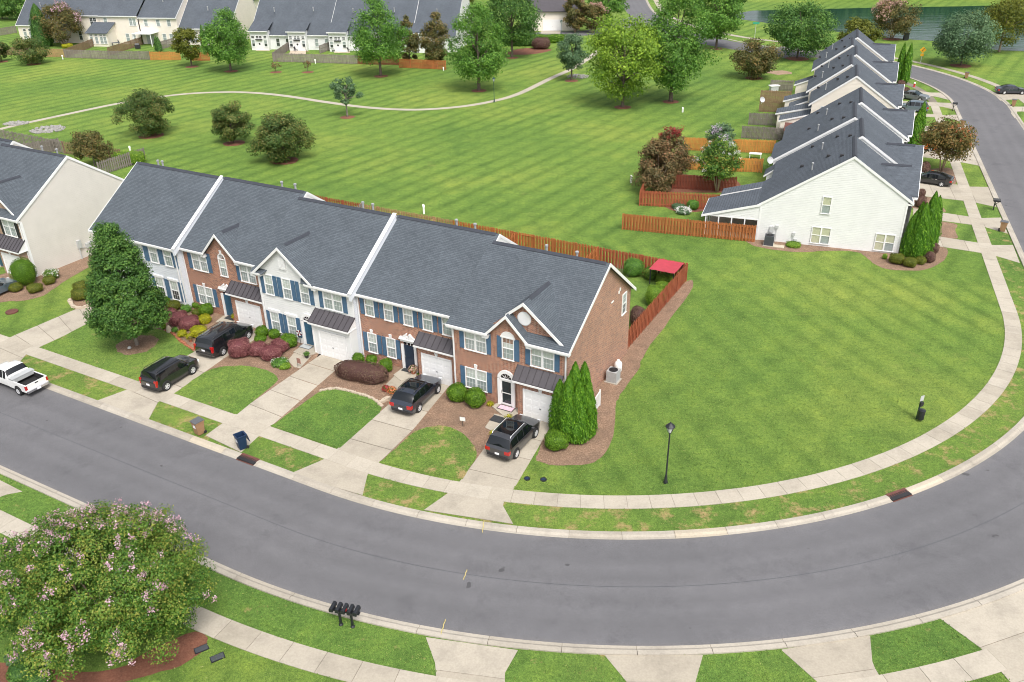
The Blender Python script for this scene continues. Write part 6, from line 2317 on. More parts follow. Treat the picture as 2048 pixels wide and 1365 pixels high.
def wheel(parent, x, y, r, side, rim='alloy'):
    w = 0.22
    mb = MB()
    mb.lathe([(r * 0.62, -w / 2), (r * 0.93, -w / 2), (r, -w / 2 + 0.04), (r, w / 2 - 0.04), (r * 0.93, w / 2), (r * 0.62, w / 2)], (0, 0, 0), 20, axis='y', cap=False)
    me = cached(('tyre', r), lambda: mb.mesh('tyre', 'tyre', True, 40))
    hub = MB()
    s = side
    hub.lathe([(r * 0.66, 0.04 * s), (r * 0.66, 0.10 * s), (r * 0.58, 0.105 * s), (r * 0.56, 0.05 * s)], (0, 0, 0), 20, axis='y', cap=False)
    for k in range(5):
        a = 2 * math.pi * k / 5
        hub.bar((0, 0.085 * s, 0), (r * 0.6 * math.cos(a), 0.085 * s, r * 0.6 * math.sin(a)), 0.09, 0.03, up=(0, 1, 0))
    hub.lathe([(0.07, 0.05 * s), (0.07, 0.105 * s), (0.0, 0.11 * s)], (0, 0, 0), 10, axis='y')
    hm = cached(('rim', r, s, rim), lambda: hub.mesh('rim', rim))
    bk = MB()
    bk.lathe([(r * 0.6, 0.02 * s), (0.0, 0.03 * s)], (0, 0, 0), 16, axis='y')
    bm = cached(('brake', r, s), lambda: bk.mesh('brake', 'black_plastic'))
    wo = link('wheel', None, parent, (x, y, r))
    link('tyre', me, wo)
    link('rim', hm, wo)
    link('brake', bm, wo)
    return wo


def car(name, label, cat, base, rz, L, Wd, H, paint, top, belt, hood_x, roof_x, wb, wr=0.34, clad=False, rails=False, zb=0.22, tail='side', roof_glass=False, chrome_win=False, group=None, pillar='same', white_badge=False):
    """a car built as one lofted shell cut into body, doors and glass.
    x runs from the rear bumper (0) to the nose (L); top: roof-line heights, belt: window-sill heights (share of L, m)
    hood_x = (windscreen foot, windscreen head); roof_x = (rear screen head, rear screen foot)"""
    t = thing(name, label, cat, base, rz, group)
    st = sorted(set([0, 0.008, 0.03, 0.06, 0.10, 0.14, 0.20, 0.26, 0.32, 0.38, 0.44, 0.50, 0.56, 0.60, 0.66, 0.72, 0.78, 0.84, 0.89, 0.93, 0.96, 0.985, 1.0] + list(hood_x) + list(roof_x)))
    dr = [roof_x[0] + (hood_x[1] - roof_x[0]) * f for f in (0.02, 0.36, 0.70)]
    bp = []
    for d in dr[1:]:
        bp += [d - 0.006, d + 0.006]
    st = sorted(set([round(s, 4) for s in st + bp]))
    wtab = [(0, 0.80), (0.008, 0.90), (0.03, 0.955), (0.10, 1.0), (0.5, 1.0), (0.85, 0.985), (0.93, 0.93), (0.97, 0.84), (1.0, 0.66)]
    botab = [(0, zb + 0.20), (0.03, zb + 0.06), (0.10, zb), (0.88, zb), (0.97, zb + 0.04), (1.0, zb + 0.16)]
    ring_n = 8
    V, rows = [], []
    for s in st:
        hw = Wd / 2 * interp(wtab, s)
        zt, zl = interp(top, s), interp(belt, s)
        zl = min(zl, zt - 0.02)
        zbm = interp(botab, s)
        cab = zt - zl
        inset = min(0.17, cab * 0.30)
        wt = hw - inset
        sec = [(hw * 0.86, zbm), (hw * 0.985, zbm + 0.07), (hw, zbm + 0.30 * (zl - zbm) + 0.05), (hw * 1.0, zbm + 0.72 * (zl - zbm)), (hw * 0.975, zl - 0.005),
               (wt + 0.02, zt - min(0.10, cab * 0.25)), (wt * 0.86, zt - 0.012), (0.0, zt + 0.022)]
        rows.append(len(V))
        for sg in (1, -1):
            for y, z in sec:
                V.append((s * L, sg * y, z))
    body, clads, glass, doors = MB(), MB(), {}, {}
    n = ring_n

    def put(dst, idx):
        dst.add([V[i] for i in idx], [tuple(range(len(idx)))])
    for i in range(len(st) - 1):
        a, b = rows[i], rows[i + 1]
        mid = (st[i] + st[i + 1]) / 2
        for sgi, sg in enumerate((1, -1)):
            o = sgi * n
            for j in range(n - 1):
                q = [a + o + j, b + o + j, b + o + j + 1, a + o + j + 1]
                if sg > 0:
                    q = q[::-1]
                    q = [q[0], q[1], q[2], q[3]]
                kind = 'body'
                if j == 4 and roof_x[1] + 0.02 < mid < hood_x[0] - 0.015 and not any(abs(mid - d) < 0.0065 for d in dr[1:]):
                    slot = sum(mid > d for d in dr)
                    kind = ('glass', 'side_window', sg, slot)
                elif j in (5, 6) and hood_x[1] < mid < hood_x[0]:
                    kind = ('glass', 'windscreen', 0, 0)
                elif j in (5, 6) and roof_x[1] < mid < roof_x[0]:
                    kind = ('glass', 'rear_window', 0, 0)
                elif roof_glass and j == 6 and roof_x[0] + 0.10 < mid < hood_x[1] - 0.03:
                    kind = ('glass', 'roof_glass', 0, 0)
                elif j in (1, 2, 3) and dr[0] + 0.03 < mid < hood_x[0] - 0.02:
                    kind = ('door', sg, 1 if mid > dr[1] else 0)
                elif j == 0 and clad:
                    kind = 'clad'
                if kind == 'body':
                    put(body, q)
                elif kind == 'clad':
                    put(clads, q)
                elif kind[0] == 'glass':
                    put(glass.setdefault(kind[1:], MB()), q)
                else:
                    put(doors.setdefault(kind[1:], MB()), q)
    for i, flip in ((0, False), (len(st) - 1, True)):
        a = rows[i]
        idx = [a + j for j in range(n)] + [a + n + j for j in range(n - 2, -1, -1)]
        put(body, idx if flip else idx[::-1])
    ux = MB()
    ux.box(L * 0.06, -Wd * 0.42, zb - 0.04, L * 0.94, Wd * 0.42, zb + 0.10)
    ux.build('underbody', 'black_plastic', t)

    def weld(mb, nm, mat, parent=t):
        me = mb.mesh(nm, mat, True)
        import bmesh
        bm = bmesh.new()
        bm.from_mesh(me)
        bmesh.ops.remove_doubles(bm, verts=bm.verts, dist=0.0008)
        bmesh.ops.recalc_face_normals(bm, faces=bm.faces)
        # open shells: make sure faces look outwards
        c = Vector((L / 2, 0, H * 0.45))
        s_ = sum((f.calc_center_median() - c).dot(f.normal) * f.calc_area() for f in bm.faces)
        if s_ < 0:
            bmesh.ops.reverse_faces(bm, faces=bm.faces)
        bm.to_mesh(me)
        bm.free()
        me.set_sharp_from_angle(angle=R(38))
        return link(nm, me, parent)
    bo = weld(body, 'body', paint)
    if clads.v:
        weld(clads, 'sill_cladding', 'black_plastic')
    for (nm, sg, sl_), mb in glass.items():
        weld(mb, nm, 'car_glass' if nm != 'windscreen' else 'car_glass_teal')
    for (sg, k), mb in doors.items():
        d = weld(mb, 'door', paint)
        h = MB()
        x = L * (dr[1] if k == 0 else dr[2]) - 0.25 * (1 if k == 0 else 1)
        zl = interp(belt, x / L)
        h.box(x, sg * Wd / 2 * 0.985 - 0.02, zl - 0.17, x + 0.2, sg * Wd / 2 * 0.985 + 0.025, zl - 0.13)
        h.build('handle', 'chrome' if chrome_win else paint, d)
    # wheels in dark arches
    xr, xf = wb
    for x in (xr, xf):
        for sg in (1, -1):
            hw = Wd / 2 * interp(wtab, x / L)
            ar = MB()
            pts = [(x + (wr + 0.07) * math.cos(a), 0, wr + (wr + 0.07) * math.sin(a)) for a in [math.pi * k / 14 - 0.25 * (1 - 2 * k / 14) for k in range(15)]]
            ar.prism([(p[0], sg * (hw + 0.003), max(p[2], zb * 0.7)) for p in pts], (0, -sg * 0.16, 0))
            ar.build('wheel_arch', 'black_plastic', t)
            wheel(t, x, sg * (hw - 0.045), wr, sg)
    # lamps, plate, mirrors
    zl0 = interp(belt, 0.02)
    for sg in (1, -1):
        y0 = Wd / 2 * 0.90
        lm = MB()
        if tail == 'tall':
            lm.box(0.01, sg * (y0 - 0.17), zl0 - 0.30, 0.20, sg * (y0 + 0.045), zl0 + 0.18)
        elif tail == 'side':
            lm.box(-0.005, sg * (y0 - 0.30), zl0 - 0.26, 0.24, sg * (y0 + 0.065), zl0 - 0.02)
        else:
            lm.box(-0.005, sg * (y0 - 0.38), zl0 - 0.22, 0.26, sg * (y0 + 0.06), zl0 - 0.07)
        lm.build('tail_lamp', 'tail_red', t)
        hl = MB()
        hl.box(L * 0.952, sg * (Wd / 2 * 0.62), zl0 - 0.30, L * 0.985, sg * (Wd / 2 * 0.86), zl0 - 0.14)
        hl.build('headlamp', 'lamp_clear', t)
        mr = MB()
        xm = L * (hood_x[0] - 0.055)
        ym = sg * (Wd / 2 * 0.985)
        mr.box(xm - 0.06, min(ym, ym + sg * 0.20), interp(belt, hood_x[0] - 0.055) - 0.02, xm + 0.10, max(ym, ym + sg * 0.20), interp(belt, hood_x[0] - 0.055) + 0.13)
        mr.build('mirror', paint, t)
    pl = MB()
    pl.box(-0.012, -0.16, zl0 - 0.42 if tail != 'tall' else zl0 - 0.30, 0.03, 0.16, (zl0 - 0.42 if tail != 'tall' else zl0 - 0.30) + 0.16)
    pl.build('number_plate', 'plate', t)
    bp_ = MB()
    bp_.box(-0.03, -Wd * 0.40, zb + 0.16, 0.10, Wd * 0.40, zb + 0.32)
    bp_.build('bumper', 'black_plastic' if clad else paint, t)
    if rails:
        for sg in (1, -1):
            rl = MB()
            y = sg * (Wd / 2 - 0.25)
            zt = interp(top, 0.45)
            x0, x1 = L * (roof_x[0] + 0.03), L * (hood_x[1] - 0.03)
            rl.tube([(x0, y, zt - 0.02), (x0 + 0.1, y, zt + 0.06), (x1 - 0.1, y, zt + 0.05), (x1, y, zt - 0.02)], 0.022, 6)
            rl.build('roof_rail', 'alloy' if rails == 'alloy' else 'black_plastic', t)
    return t


SUV_TOP = [(0, 0.95), (0.03, 1.05), (0.05, 1.30), (0.09, 1.60), (0.13, 1.66), (0.35, 1.70), (0.52, 1.70), (0.60, 1.64), (0.72, 1.12), (0.80, 1.06), (0.92, 0.98), (0.97, 0.86), (1.0, 0.66)]
SUV_BELT = [(0, 0.92), (0.03, 1.0), (0.10, 1.06), (0.5, 1.02), (0.70, 1.00), (0.80, 0.98), (0.92, 0.92), (1.0, 0.60)]
BOX_TOP = [(0, 1.0), (0.02, 1.12), (0.035, 1.40), (0.06, 1.66), (0.10, 1.70), (0.35, 1.72), (0.55, 1.71), (0.62, 1.66), (0.74, 1.16), (0.80, 1.10), (0.93, 1.04), (0.975, 0.92), (1.0, 0.68)]
VAN_TOP = [(0, 1.0), (0.02, 1.15), (0.035, 1.40), (0.06, 1.66), (0.10, 1.72), (0.35, 1.75), (0.58, 1.74), (0.66, 1.66), (0.83, 1.10), (0.90, 1.00), (0.96, 0.88), (1.0, 0.66)]
VAN_BELT = [(0, 0.95), (0.03, 1.02), (0.10, 1.06), (0.6, 1.0), (0.82, 0.98), (0.90, 0.92), (1.0, 0.60)]
WAG_TOP = [(0, 0.92), (0.03, 1.02), (0.06, 1.22), (0.12, 1.54), (0.17, 1.60), (0.35, 1.64), (0.50, 1.62), (0.58, 1.54), (0.71, 1.06), (0.80, 1.00), (0.92, 0.92), (0.97, 0.80), (1.0, 0.62)]
SED_TOP = [(0, 0.82), (0.02, 0.98), (0.06, 1.03), (0.10, 1.06), (0.27, 1.38), (0.36, 1.45), (0.48, 1.46), (0.56, 1.40), (0.71, 1.00), (0.80, 0.94), (0.92, 0.86), (0.97, 0.76), (1.0, 0.58)]
SED_BELT = [(0, 0.80), (0.03, 0.94), (0.10, 0.98), (0.5, 0.94), (0.71, 0.92), (0.80, 0.90), (0.92, 0.82), (1.0, 0.55)]


def park(rear_right, front_right, wid, wbx, swap=False):
    """position and heading of a car from where two wheels of one side stand in the photograph"""
    a, b = G(*rear_right), G(*front_right)
    d = (b - a).normalized()
    rz = math.atan2(d.y, d.x)
    nrm = Vector((-d.y, d.x, 0))                             # left of travel
    side = -1 if swap else 1
    o = a + nrm * (wid / 2 - 0.08) * side - d * wbx
    return o, rz


o, rz = park((1030.8, 916), (1070.8, 873), 1.84, 0.92)
car('suv', 'charcoal crossover with roof rails on the brick end townhouse driveway', 'car', o, rz, 4.60, 1.84, 1.70, 'paint_charcoal', SUV_TOP, SUV_BELT, (0.72, 0.585), (0.10, 0.035), (0.92, 3.58), 0.375, True, 'alloy', roof_glass=True)
o, rz = park((837, 824), (875, 786.5), 1.82, 1.0)
car('estate_car', 'dark navy crossover wagon before the pedimented brick townhouse', 'car', o, rz, 4.70, 1.82, 1.64, 'paint_navy', WAG_TOP, SUV_BELT, (0.715, 0.565), (0.155, 0.05), (1.0, 3.72), 0.36, True, 'black', roof_glass=True)
o, rz = park((334, 781), (391, 745), 1.80, 0.85)
car('suv', 'boxy black utility vehicle nearest the pavement on the shared driveway', 'car', o, rz, 4.45, 1.80, 1.72, 'paint_black', BOX_TOP, SUV_BELT, (0.74, 0.61), (0.07, 0.028), (0.85, 3.48), 0.385, True, 'black', tail='tall')
o, rz = park((446, 711), (505, 672), 1.98, 1.05)
car('minivan', 'long black minivan nearest the garage on the shared driveway', 'car', o, rz, 5.15, 1.98, 1.75, 'paint_black', VAN_TOP, VAN_BELT, (0.83, 0.65), (0.07, 0.03), (1.05, 4.12), 0.36, False, 'black', tail='tall')
o, rz = park((1882, 374), (1836, 367), 1.85, 1.05, True)
car('sedan', 'black sedan on the third driveway of the white row', 'car', o, rz, 4.90, 1.85, 1.46, 'paint_black', SED_TOP, SED_BELT, (0.71, 0.54), (0.30, 0.11), (1.05, 3.85), 0.34, chrome_win=True)
o, rz = park((1806, 199), (1838, 203.5), 1.85, 1.0)
car('sedan', 'grey sedan facing the street by the plum shrubs', 'car', o, rz, 4.80, 1.82, 1.46, 'paint_grey', SED_TOP, SED_BELT, (0.71, 0.54), (0.30, 0.11), (1.0, 3.75), 0.33)
o, rz = park((1841, 226.5), (1809, 224), 1.85, 1.0, True)
car('suv', 'slate blue crossover on the driveway below the grey sedan', 'car', o, rz, 4.65, 1.85, 1.68, 'paint_slate', SUV_TOP, SUV_BELT, (0.72, 0.585), (0.10, 0.035), (0.95, 3.65), 0.35, True)
o, rz = park((1858, 303), (1826, 300), 1.8, 0.9, True)
car('small_car', 'bright orange car half hidden by the evergreen columns', 'car', o, rz, 4.1, 1.76, 1.55, 'orange_paint', SUV_TOP, SUV_BELT, (0.72, 0.585), (0.10, 0.035), (0.8, 3.3), 0.32)
o, rz = park((2007, 189.5), (2043, 190), 1.85, 1.0)
car('sedan', 'black sedan on the far side of the street at the right frame edge', 'car', o, rz, 4.9, 1.85, 1.46, 'paint_navy', SED_TOP, SED_BELT, (0.71, 0.54), (0.30, 0.11), (1.05, 3.85), 0.34, chrome_win=True)
car('sedan', 'slate car nose cut by the left frame edge below the beige house', 'car', G(-62, 612), YA + R(93), 4.8, 1.85, 1.46, 'paint_slate', SED_TOP, SED_BELT, (0.71, 0.54), (0.30, 0.11), (1.05, 3.8), 0.34)


def pickup(label, base, rz):
    """extended-cab pickup with open bed, toolbox and tailgate; x = 0 at the tailgate"""
    L, W = 5.15, 1.80
    h = W / 2
    t = thing('pickup_truck', label, 'truck', base, rz)
    cab_top = [(2.05, 1.02), (2.10, 1.30), (2.32, 1.66), (2.45, 1.71), (3.10, 1.72), (3.28, 1.66), (3.78, 1.14), (4.3, 1.10), (4.9, 1.02), (5.08, 0.90), (5.15, 0.70)]
    st = [2.05, 2.10, 2.32, 2.45, 2.62, 2.68, 3.10, 3.28, 3.5, 3.78, 4.05, 4.3, 4.6, 4.9, 5.08, 5.15]
    V, rows = [], []
    for x in st:
        zt = interp(cab_top, x)
        zl = min(1.02, zt - 0.02)
        hw = h * interp([(2.05, 1.0), (4.6, 0.99), (4.95, 0.95), (5.15, 0.80)], x)
        ins = min(0.16, (zt - zl) * 0.26)
        sec = [(hw * 0.9, 0.40), (hw * 0.99, 0.48), (hw, 0.62), (hw, 0.86), (hw * 0.98, zl), (hw - ins, zt - min(0.07, (zt - zl) * 0.3)), ((hw - ins) * 0.85, zt), (0, zt + 0.02)]
        rows.append(len(V))
        for sg in (1, -1):
            V += [(x, sg * y, z) for y, z in sec]
    body, gl = MB(), {}
    for i in range(len(st) - 1):
        a, b, mid = rows[i], rows[i + 1], (st[i] + st[i + 1]) / 2
        for sgi, sg in enumerate((1, -1)):
            for j in range(7):
                q = [a + sgi * 8 + j, b + sgi * 8 + j, b + sgi * 8 + j + 1, a + sgi * 8 + j + 1]
                if sg > 0:
                    q = q[::-1]
                dst = body
                if j == 4 and 2.32 < mid < 3.7 and not 2.62 < mid < 2.68:
                    dst = gl.setdefault(('side_window', sg, mid > 2.65), MB())
                elif j in (5, 6) and 3.28 < mid < 3.78:
                    dst = gl.setdefault(('windscreen', 0, 0), MB())
                elif j in (5, 6) and 2.10 < mid < 2.32:
                    dst = gl.setdefault(('rear_window', 0, 0), MB())
                dst.add([V[k] for k in q], [(0, 1, 2, 3)])
    for i in (0, len(st) - 1):
        a = rows[i]
        idx = [a + j for j in range(8)] + [a + 8 + j for j in range(6, -1, -1)]
        body.face([V[k] for k in idx])
    import bmesh

    def fin(mb, nm, mat):
        me = mb.mesh(nm, mat, True)
        bm = bmesh.new()
        bm.from_mesh(me)
        bmesh.ops.remove_doubles(bm, verts=bm.verts, dist=0.0008)
        bmesh.ops.recalc_face_normals(bm, faces=bm.faces)
        s_ = sum((f.calc_center_median() - Vector((3.4, 0, 0.8))).dot(f.normal) * f.calc_area() for f in bm.faces)
        if s_ < 0:
            bmesh.ops.reverse_faces(bm, faces=bm.faces)
        bm.to_mesh(me)
        bm.free()
        me.set_sharp_from_angle(angle=R(38))
        return link(nm, me, t)
    fin(body, 'cab', 'paint_white')
    for k, mb in gl.items():
        fin(mb, k[0], 'car_glass')
    b = MB()
    for sg in (1, -1):                                       # bed sides, floor, bulkhead
        s0, s1 = sorted((sg * h, sg * (h - 0.10)))
        b.box(0.06, s0, 0.45, 2.04, s1, 1.04)
    b.box(0.06, -h + 0.101, 0.45, 2.04, h - 0.101, 0.60)
    b.box(1.96, -h + 0.101, 0.601, 2.04, h - 0.101, 1.04)
    b.build('bed', 'paint_white', t)
    l = MB()
    l.box(0.10, -h + 0.104, 0.602, 1.95, h - 0.104, 0.615)
    l.box(0.10, -h + 0.102, 0.616, 1.95, -h + 0.115, 1.02).box(0.10, h - 0.115, 0.616, 1.95, h - 0.102, 1.02)
    l.build('bed_liner', 'bed_liner', t)
    g = MB()
    g.box(0.0, -h + 0.02, 0.48, 0.055, h - 0.02, 1.05)
    tg = g.build('tailgate', 'paint_white', t)
    hd = MB()
    hd.box(-0.012, -0.12, 0.90, 0.0, 0.12, 0.98)
    hd.build('handle', 'black_plastic', tg)
    bx = MB()
    bx.box(1.42, -h + 0.02, 0.88, 1.92, h - 0.02, 1.18)
    bx.box(1.40, -h - 0.0, 1.18, 1.94, h + 0.0, 1.215)
    bx.build('toolbox', 'toolbox_steel', t)
    bu = MB()
    bu.box(-0.14, -h + 0.02, 0.42, 0.0, h - 0.02, 0.58)
    bu.build('bumper', 'chrome', t)
    pl = MB()
    pl.box(-0.155, -0.16, 0.42, -0.14, 0.16, 0.57)
    pl.build('number_plate', 'plate', t)
    for sg in (1, -1):
        lm = MB()
        a, c = sorted((sg * (h - 0.14), sg * (h + 0.005)))
        lm.box(-0.01, a, 0.66, 0.12, c, 0.98)
        lm.build('tail_lamp', 'tail_red', t)
        hl = MB()
        a, c = sorted((sg * 0.52, sg * 0.80))
        hl.box(5.0, a, 0.72, 5.13, c, 0.90)
        hl.build('headlamp', 'lamp_clear', t)
        mr = MB()
        a, c = sorted((sg * (h - 0.02), sg * (h + 0.2)))
        mr.box(3.5, a, 1.02, 3.62, c, 1.2)
        mr.build('mirror', 'black_plastic', t)
        for x in (1.02, 4.15):
            ar = MB()
            pts = [(x + 0.43 * math.cos(math.pi * k / 12), 0, 0.38 + 0.43 * math.sin(math.pi * k / 12)) for k in range(13)]
            ar.prism([(p[0], sg * (h + 0.006), p[2]) for p in pts], (0, -sg * 0.15, 0))
            ar.build('wheel_arch', 'black_plastic', t)
            wheel(t, x, sg * (h - 0.045), 0.36, sg)
    return t


o, rz = park((42, 790), (-40, 757), 1.80, 1.02, True)
o = G(42, 790)
dA = Vector((math.cos(YA), math.sin(YA), 0))
nA = Vector((-dA.y, dA.x, 0))
pickup('white pickup truck with steel toolbox parked at the kerb', o + dA * 1.02 + nA * 0.83, YA + math.pi)
# ------------------------------------------------------------------ street furniture and small things
def wheelie_bin(label, base, rz, body, lid, open_lid=False, h=1.05, number=False):
    t = thing('wheelie_bin', label, 'bin', base, rz, 'wheelie bins')
    mb = MB()
    a, b = 0.24, 0.31
    lo = [(-a, -a, 0.06), (a, -a, 0.06), (a, a, 0.06), (-a, a, 0.06)]
    hi = [(-b, -b - 0.02, h), (b, -b - 0.02, h), (b, b, h), (-b, b, h)]
    ins = [(x * 0.9, y * 0.9, h) for x, y, _ in hi]
    inl = [(x * 0.85, y * 0.85, 0.15) for x, y, _ in lo]
    mb.add(lo + hi + ins + inl, [(3, 2, 1, 0)] + [(i, (i + 1) % 4, 4 + (i + 1) % 4, 4 + i) for i in range(4)] + [(4 + i, 4 + (i + 1) % 4, 8 + (i + 1) % 4, 8 + i) for i in range(4)]
           + [(8 + i, 8 + (i + 1) % 4, 12 + (i + 1) % 4, 12 + i) for i in range(4)] + [(12, 13, 14, 15)])
    mb.build('body', body, t)
    rim = MB()
    for q in range(4):
        p, r_ = hi[q], hi[(q + 1) % 4]
        rim.bar((p[0], p[1], h - 0.02), (r_[0], r_[1], h - 0.02), 0.06, 0.06)
    rim.build('rim', body, t)
    l = MB()
    if open_lid:
        l.prism([(-b, b + 0.03, h), (b, b + 0.03, h), (b * 0.95, b + 0.16, h - 0.62), (-b * 0.95, b + 0.16, h - 0.62)], (0, 0.04, 0.01))
    else:
        l.prism([(-b - 0.02, -b - 0.06, h + 0.01), (b + 0.02, -b - 0.06, h + 0.01), (b + 0.02, b + 0.04, h + 0.03), (-b - 0.02, b + 0.04, h + 0.03)], (0, 0, 0.05))
    l.build('lid', lid, t)
    hd = MB()
    hd.tube([(-b, b + 0.07, h - 0.08), (b, b + 0.07, h - 0.08)], 0.02, 6)
    hd.build('handle', lid, t)
    if number:
        s_ = MB()
        s_.box(-0.12, -0.315, 0.62, 0.12, -0.295, 0.84)
        s_.build('sticker', 'plate', t)
    for sg in (-1, 1):
        w_ = MB()
        w_.lathe([(0.0, -0.03), (0.12, -0.03), (0.12, 0.03), (0.0, 0.03)], (0, 0, 0), 14, axis='y')
        o = w_.build('wheel', 'black_plastic', t, (sg * 0.24, 0.28, 0.12))
        o.rotation_euler = (0, 0, R(90))
    return t


wheelie_bin('brown wheelie bin with dark lid on the verge corner', G(400, 868), R(-38), 'brown_plastic', 'grey_plastic', number=True)
wheelie_bin('navy blue wheelie bin with its lid hanging open', G(485, 897), R(-52), 'blue_plastic', 'blue_plastic', True, 1.1, True)
wheelie_bin('brown wheelie bin at the kerb of the white row', G(2004, 463), R(60), 'brown_plastic', 'grey_plastic')
wheelie_bin('brown wheelie bin across the street bend on the verge', G(1932, 157), R(60), 'brown_plastic', 'grey_plastic')
wheelie_bin('brown wheelie bin right of the street on the far verge', G(2026, 213), R(60), 'brown_plastic', 'grey_plastic')
wheelie_bin('brown wheelie bin behind the rust-leaved crape myrtle', G(1924, 255), R(60), 'brown_plastic', 'grey_plastic')


def street_lamp(label, base, h, mat, r=0.055):
    t = thing('street_lamp', label, 'lamp', base, 0.0)
    mb = MB()
    mb.lathe([(0.14, 0), (0.14, 0.12), (0.10, 0.18), (0.085, 0.55), (r, 0.62), (r * 0.8, h - 0.75), (0.09, h - 0.73), (0.05, h - 0.66)], (0, 0, 0), 12)
    mb.build('post', mat, t, smooth=True, sharp=40)
    l = MB()
    l.lathe([(0.11, h - 0.66), (0.25, h - 0.26), (0.0, h - 0.25)], (0, 0, 0), 6)
    l.build('lantern_glass', 'lamp_clear', t)
    c = MB()
    for k in range(6):
        a = math.pi * k / 3
        c.bar((0.112 * math.cos(a), 0.112 * math.sin(a), h - 0.66), (0.255 * math.cos(a), 0.255 * math.sin(a), h - 0.26), 0.028, 0.028)
    c.lathe([(0.30, h - 0.27), (0.30, h - 0.23), (0.12, h - 0.06), (0.06, h - 0.02), (0.03, h + 0.06), (0.0, h + 0.10)], (0, 0, 0), 12)
    c.build('lantern_cap', mat, t)
    return t


street_lamp('black post lamp on the lawn beside the bend pavement', G(1331, 966), height_at(1331, 966, 1340, 846), 'black_metal')
street_lamp('dark green lamp post beside the footpath bend', G(988.5, 205), height_at(988.5, 205, 988.5, 155), 'green_metal')
street_lamp('distant lamp post by the far garage hedge', G(1122, 86), 5.0, 'green_metal')

# dog-waste station
t = thing('waste_station', 'black dog waste station with green post near the bend', 'waste station', G(1833, 838), R(20))
mb = MB()
mb.box(-0.04, -0.04, 0, 0.04, 0.04, 1.85)
mb.build('post', 'green_metal', t)
mb = MB()
mb.lathe([(0.20, 0.16), (0.23, 0.18), (0.23, 0.78), (0.25, 0.80), (0.24, 0.88), (0.0, 0.92)], (0, -0.28, 0), 14)
mb.build('bin', 'black_metal', t)
mb = MB()
mb.box(-0.13, -0.17, 1.10, 0.13, -0.045, 1.42)
mb.build('bag_box', 'black_metal', t)
mb = MB()
mb.box(-0.15, -0.06, 1.48, 0.15, -0.042, 1.90)
mb.build('sign', 'meter_grey', t)

# row of five mailboxes
t = thing('mailbox_bank', 'row of five black mailboxes on two posts at the kerb', 'mailbox', G(694, 1252), R(-14))
for x in (-0.32, 0.32):
    mb = MB()
    mb.box(x - 0.05, -0.05, 0, x + 0.05, 0.05, 1.0)
    mb.lathe([(0.12, 0), (0.12, 0.05), (0.06, 0.12)], (x, 0, 0), 8)
    mb.bar((x, 0, 0.62), (x, 0.30, 0.98), 0.06, 0.06)
    mb.build('post', 'black_metal', t)
mb = MB()
mb.box(-0.80, -0.10, 1.0, 0.80, 0.10, 1.06)
mb.build('cross_arm', 'black_metal', t)
for k in range(5):
    x = -0.64 + 0.32 * k
    mb = MB()
    pr = [(x - 0.10, 1.06)] + [(x + 0.10 * math.cos(math.pi - math.pi * q / 8), 1.20 + 0.10 * math.sin(math.pi * q / 8)) for q in range(9)] + [(x + 0.10, 1.06)]
    mb.prism([(a, -0.27, z) for a, z in pr], (0, 0.54, 0))
    b = mb.build('mailbox', 'black_metal', t)
    d = MB()
    d.prism([(a * 1.0 + (a - x) * 0.05, 0.271, z) for a, z in pr], (0, 0.02, 0))
    d.build('mailbox_door', 'black_plastic', b)
    if k == 2:
        f = MB()
        f.box(x + 0.102, -0.10, 1.10, x + 0.115, 0.02, 1.20)
        f.build('flag', 'red_paint', b)


def mailbox(label, base, rz):
    t = thing('mailbox', label, 'mailbox', base, rz, 'single mailboxes of the white row')
    mb = MB()
    mb.box(-0.05, -0.05, 0, 0.05, 0.05, 1.05)
    mb.bar((0, 0, 0.6), (0.35, 0, 0.98), 0.05, 0.05)
    mb.build('post', 'black_metal', t)
    for y in (-0.16, 0.16):
        m2 = MB()
        pr = [(y - 0.12, 1.05)] + [(y + 0.12 * math.cos(math.pi - math.pi * q / 8), 1.22 + 0.12 * math.sin(math.pi * q / 8)) for q in range(9)] + [(y + 0.12, 1.05)]
        m2.prism([(-0.2, a, z) for a, z in pr], (0.7, 0, 0))
        m2.build('box', 'black_metal', t)


mailbox('double mailbox at the kerb by the near driveways of the white row', G(1986, 421), YB)
mailbox('double mailbox at the kerb near the street bend', G(1905, 222), YB)


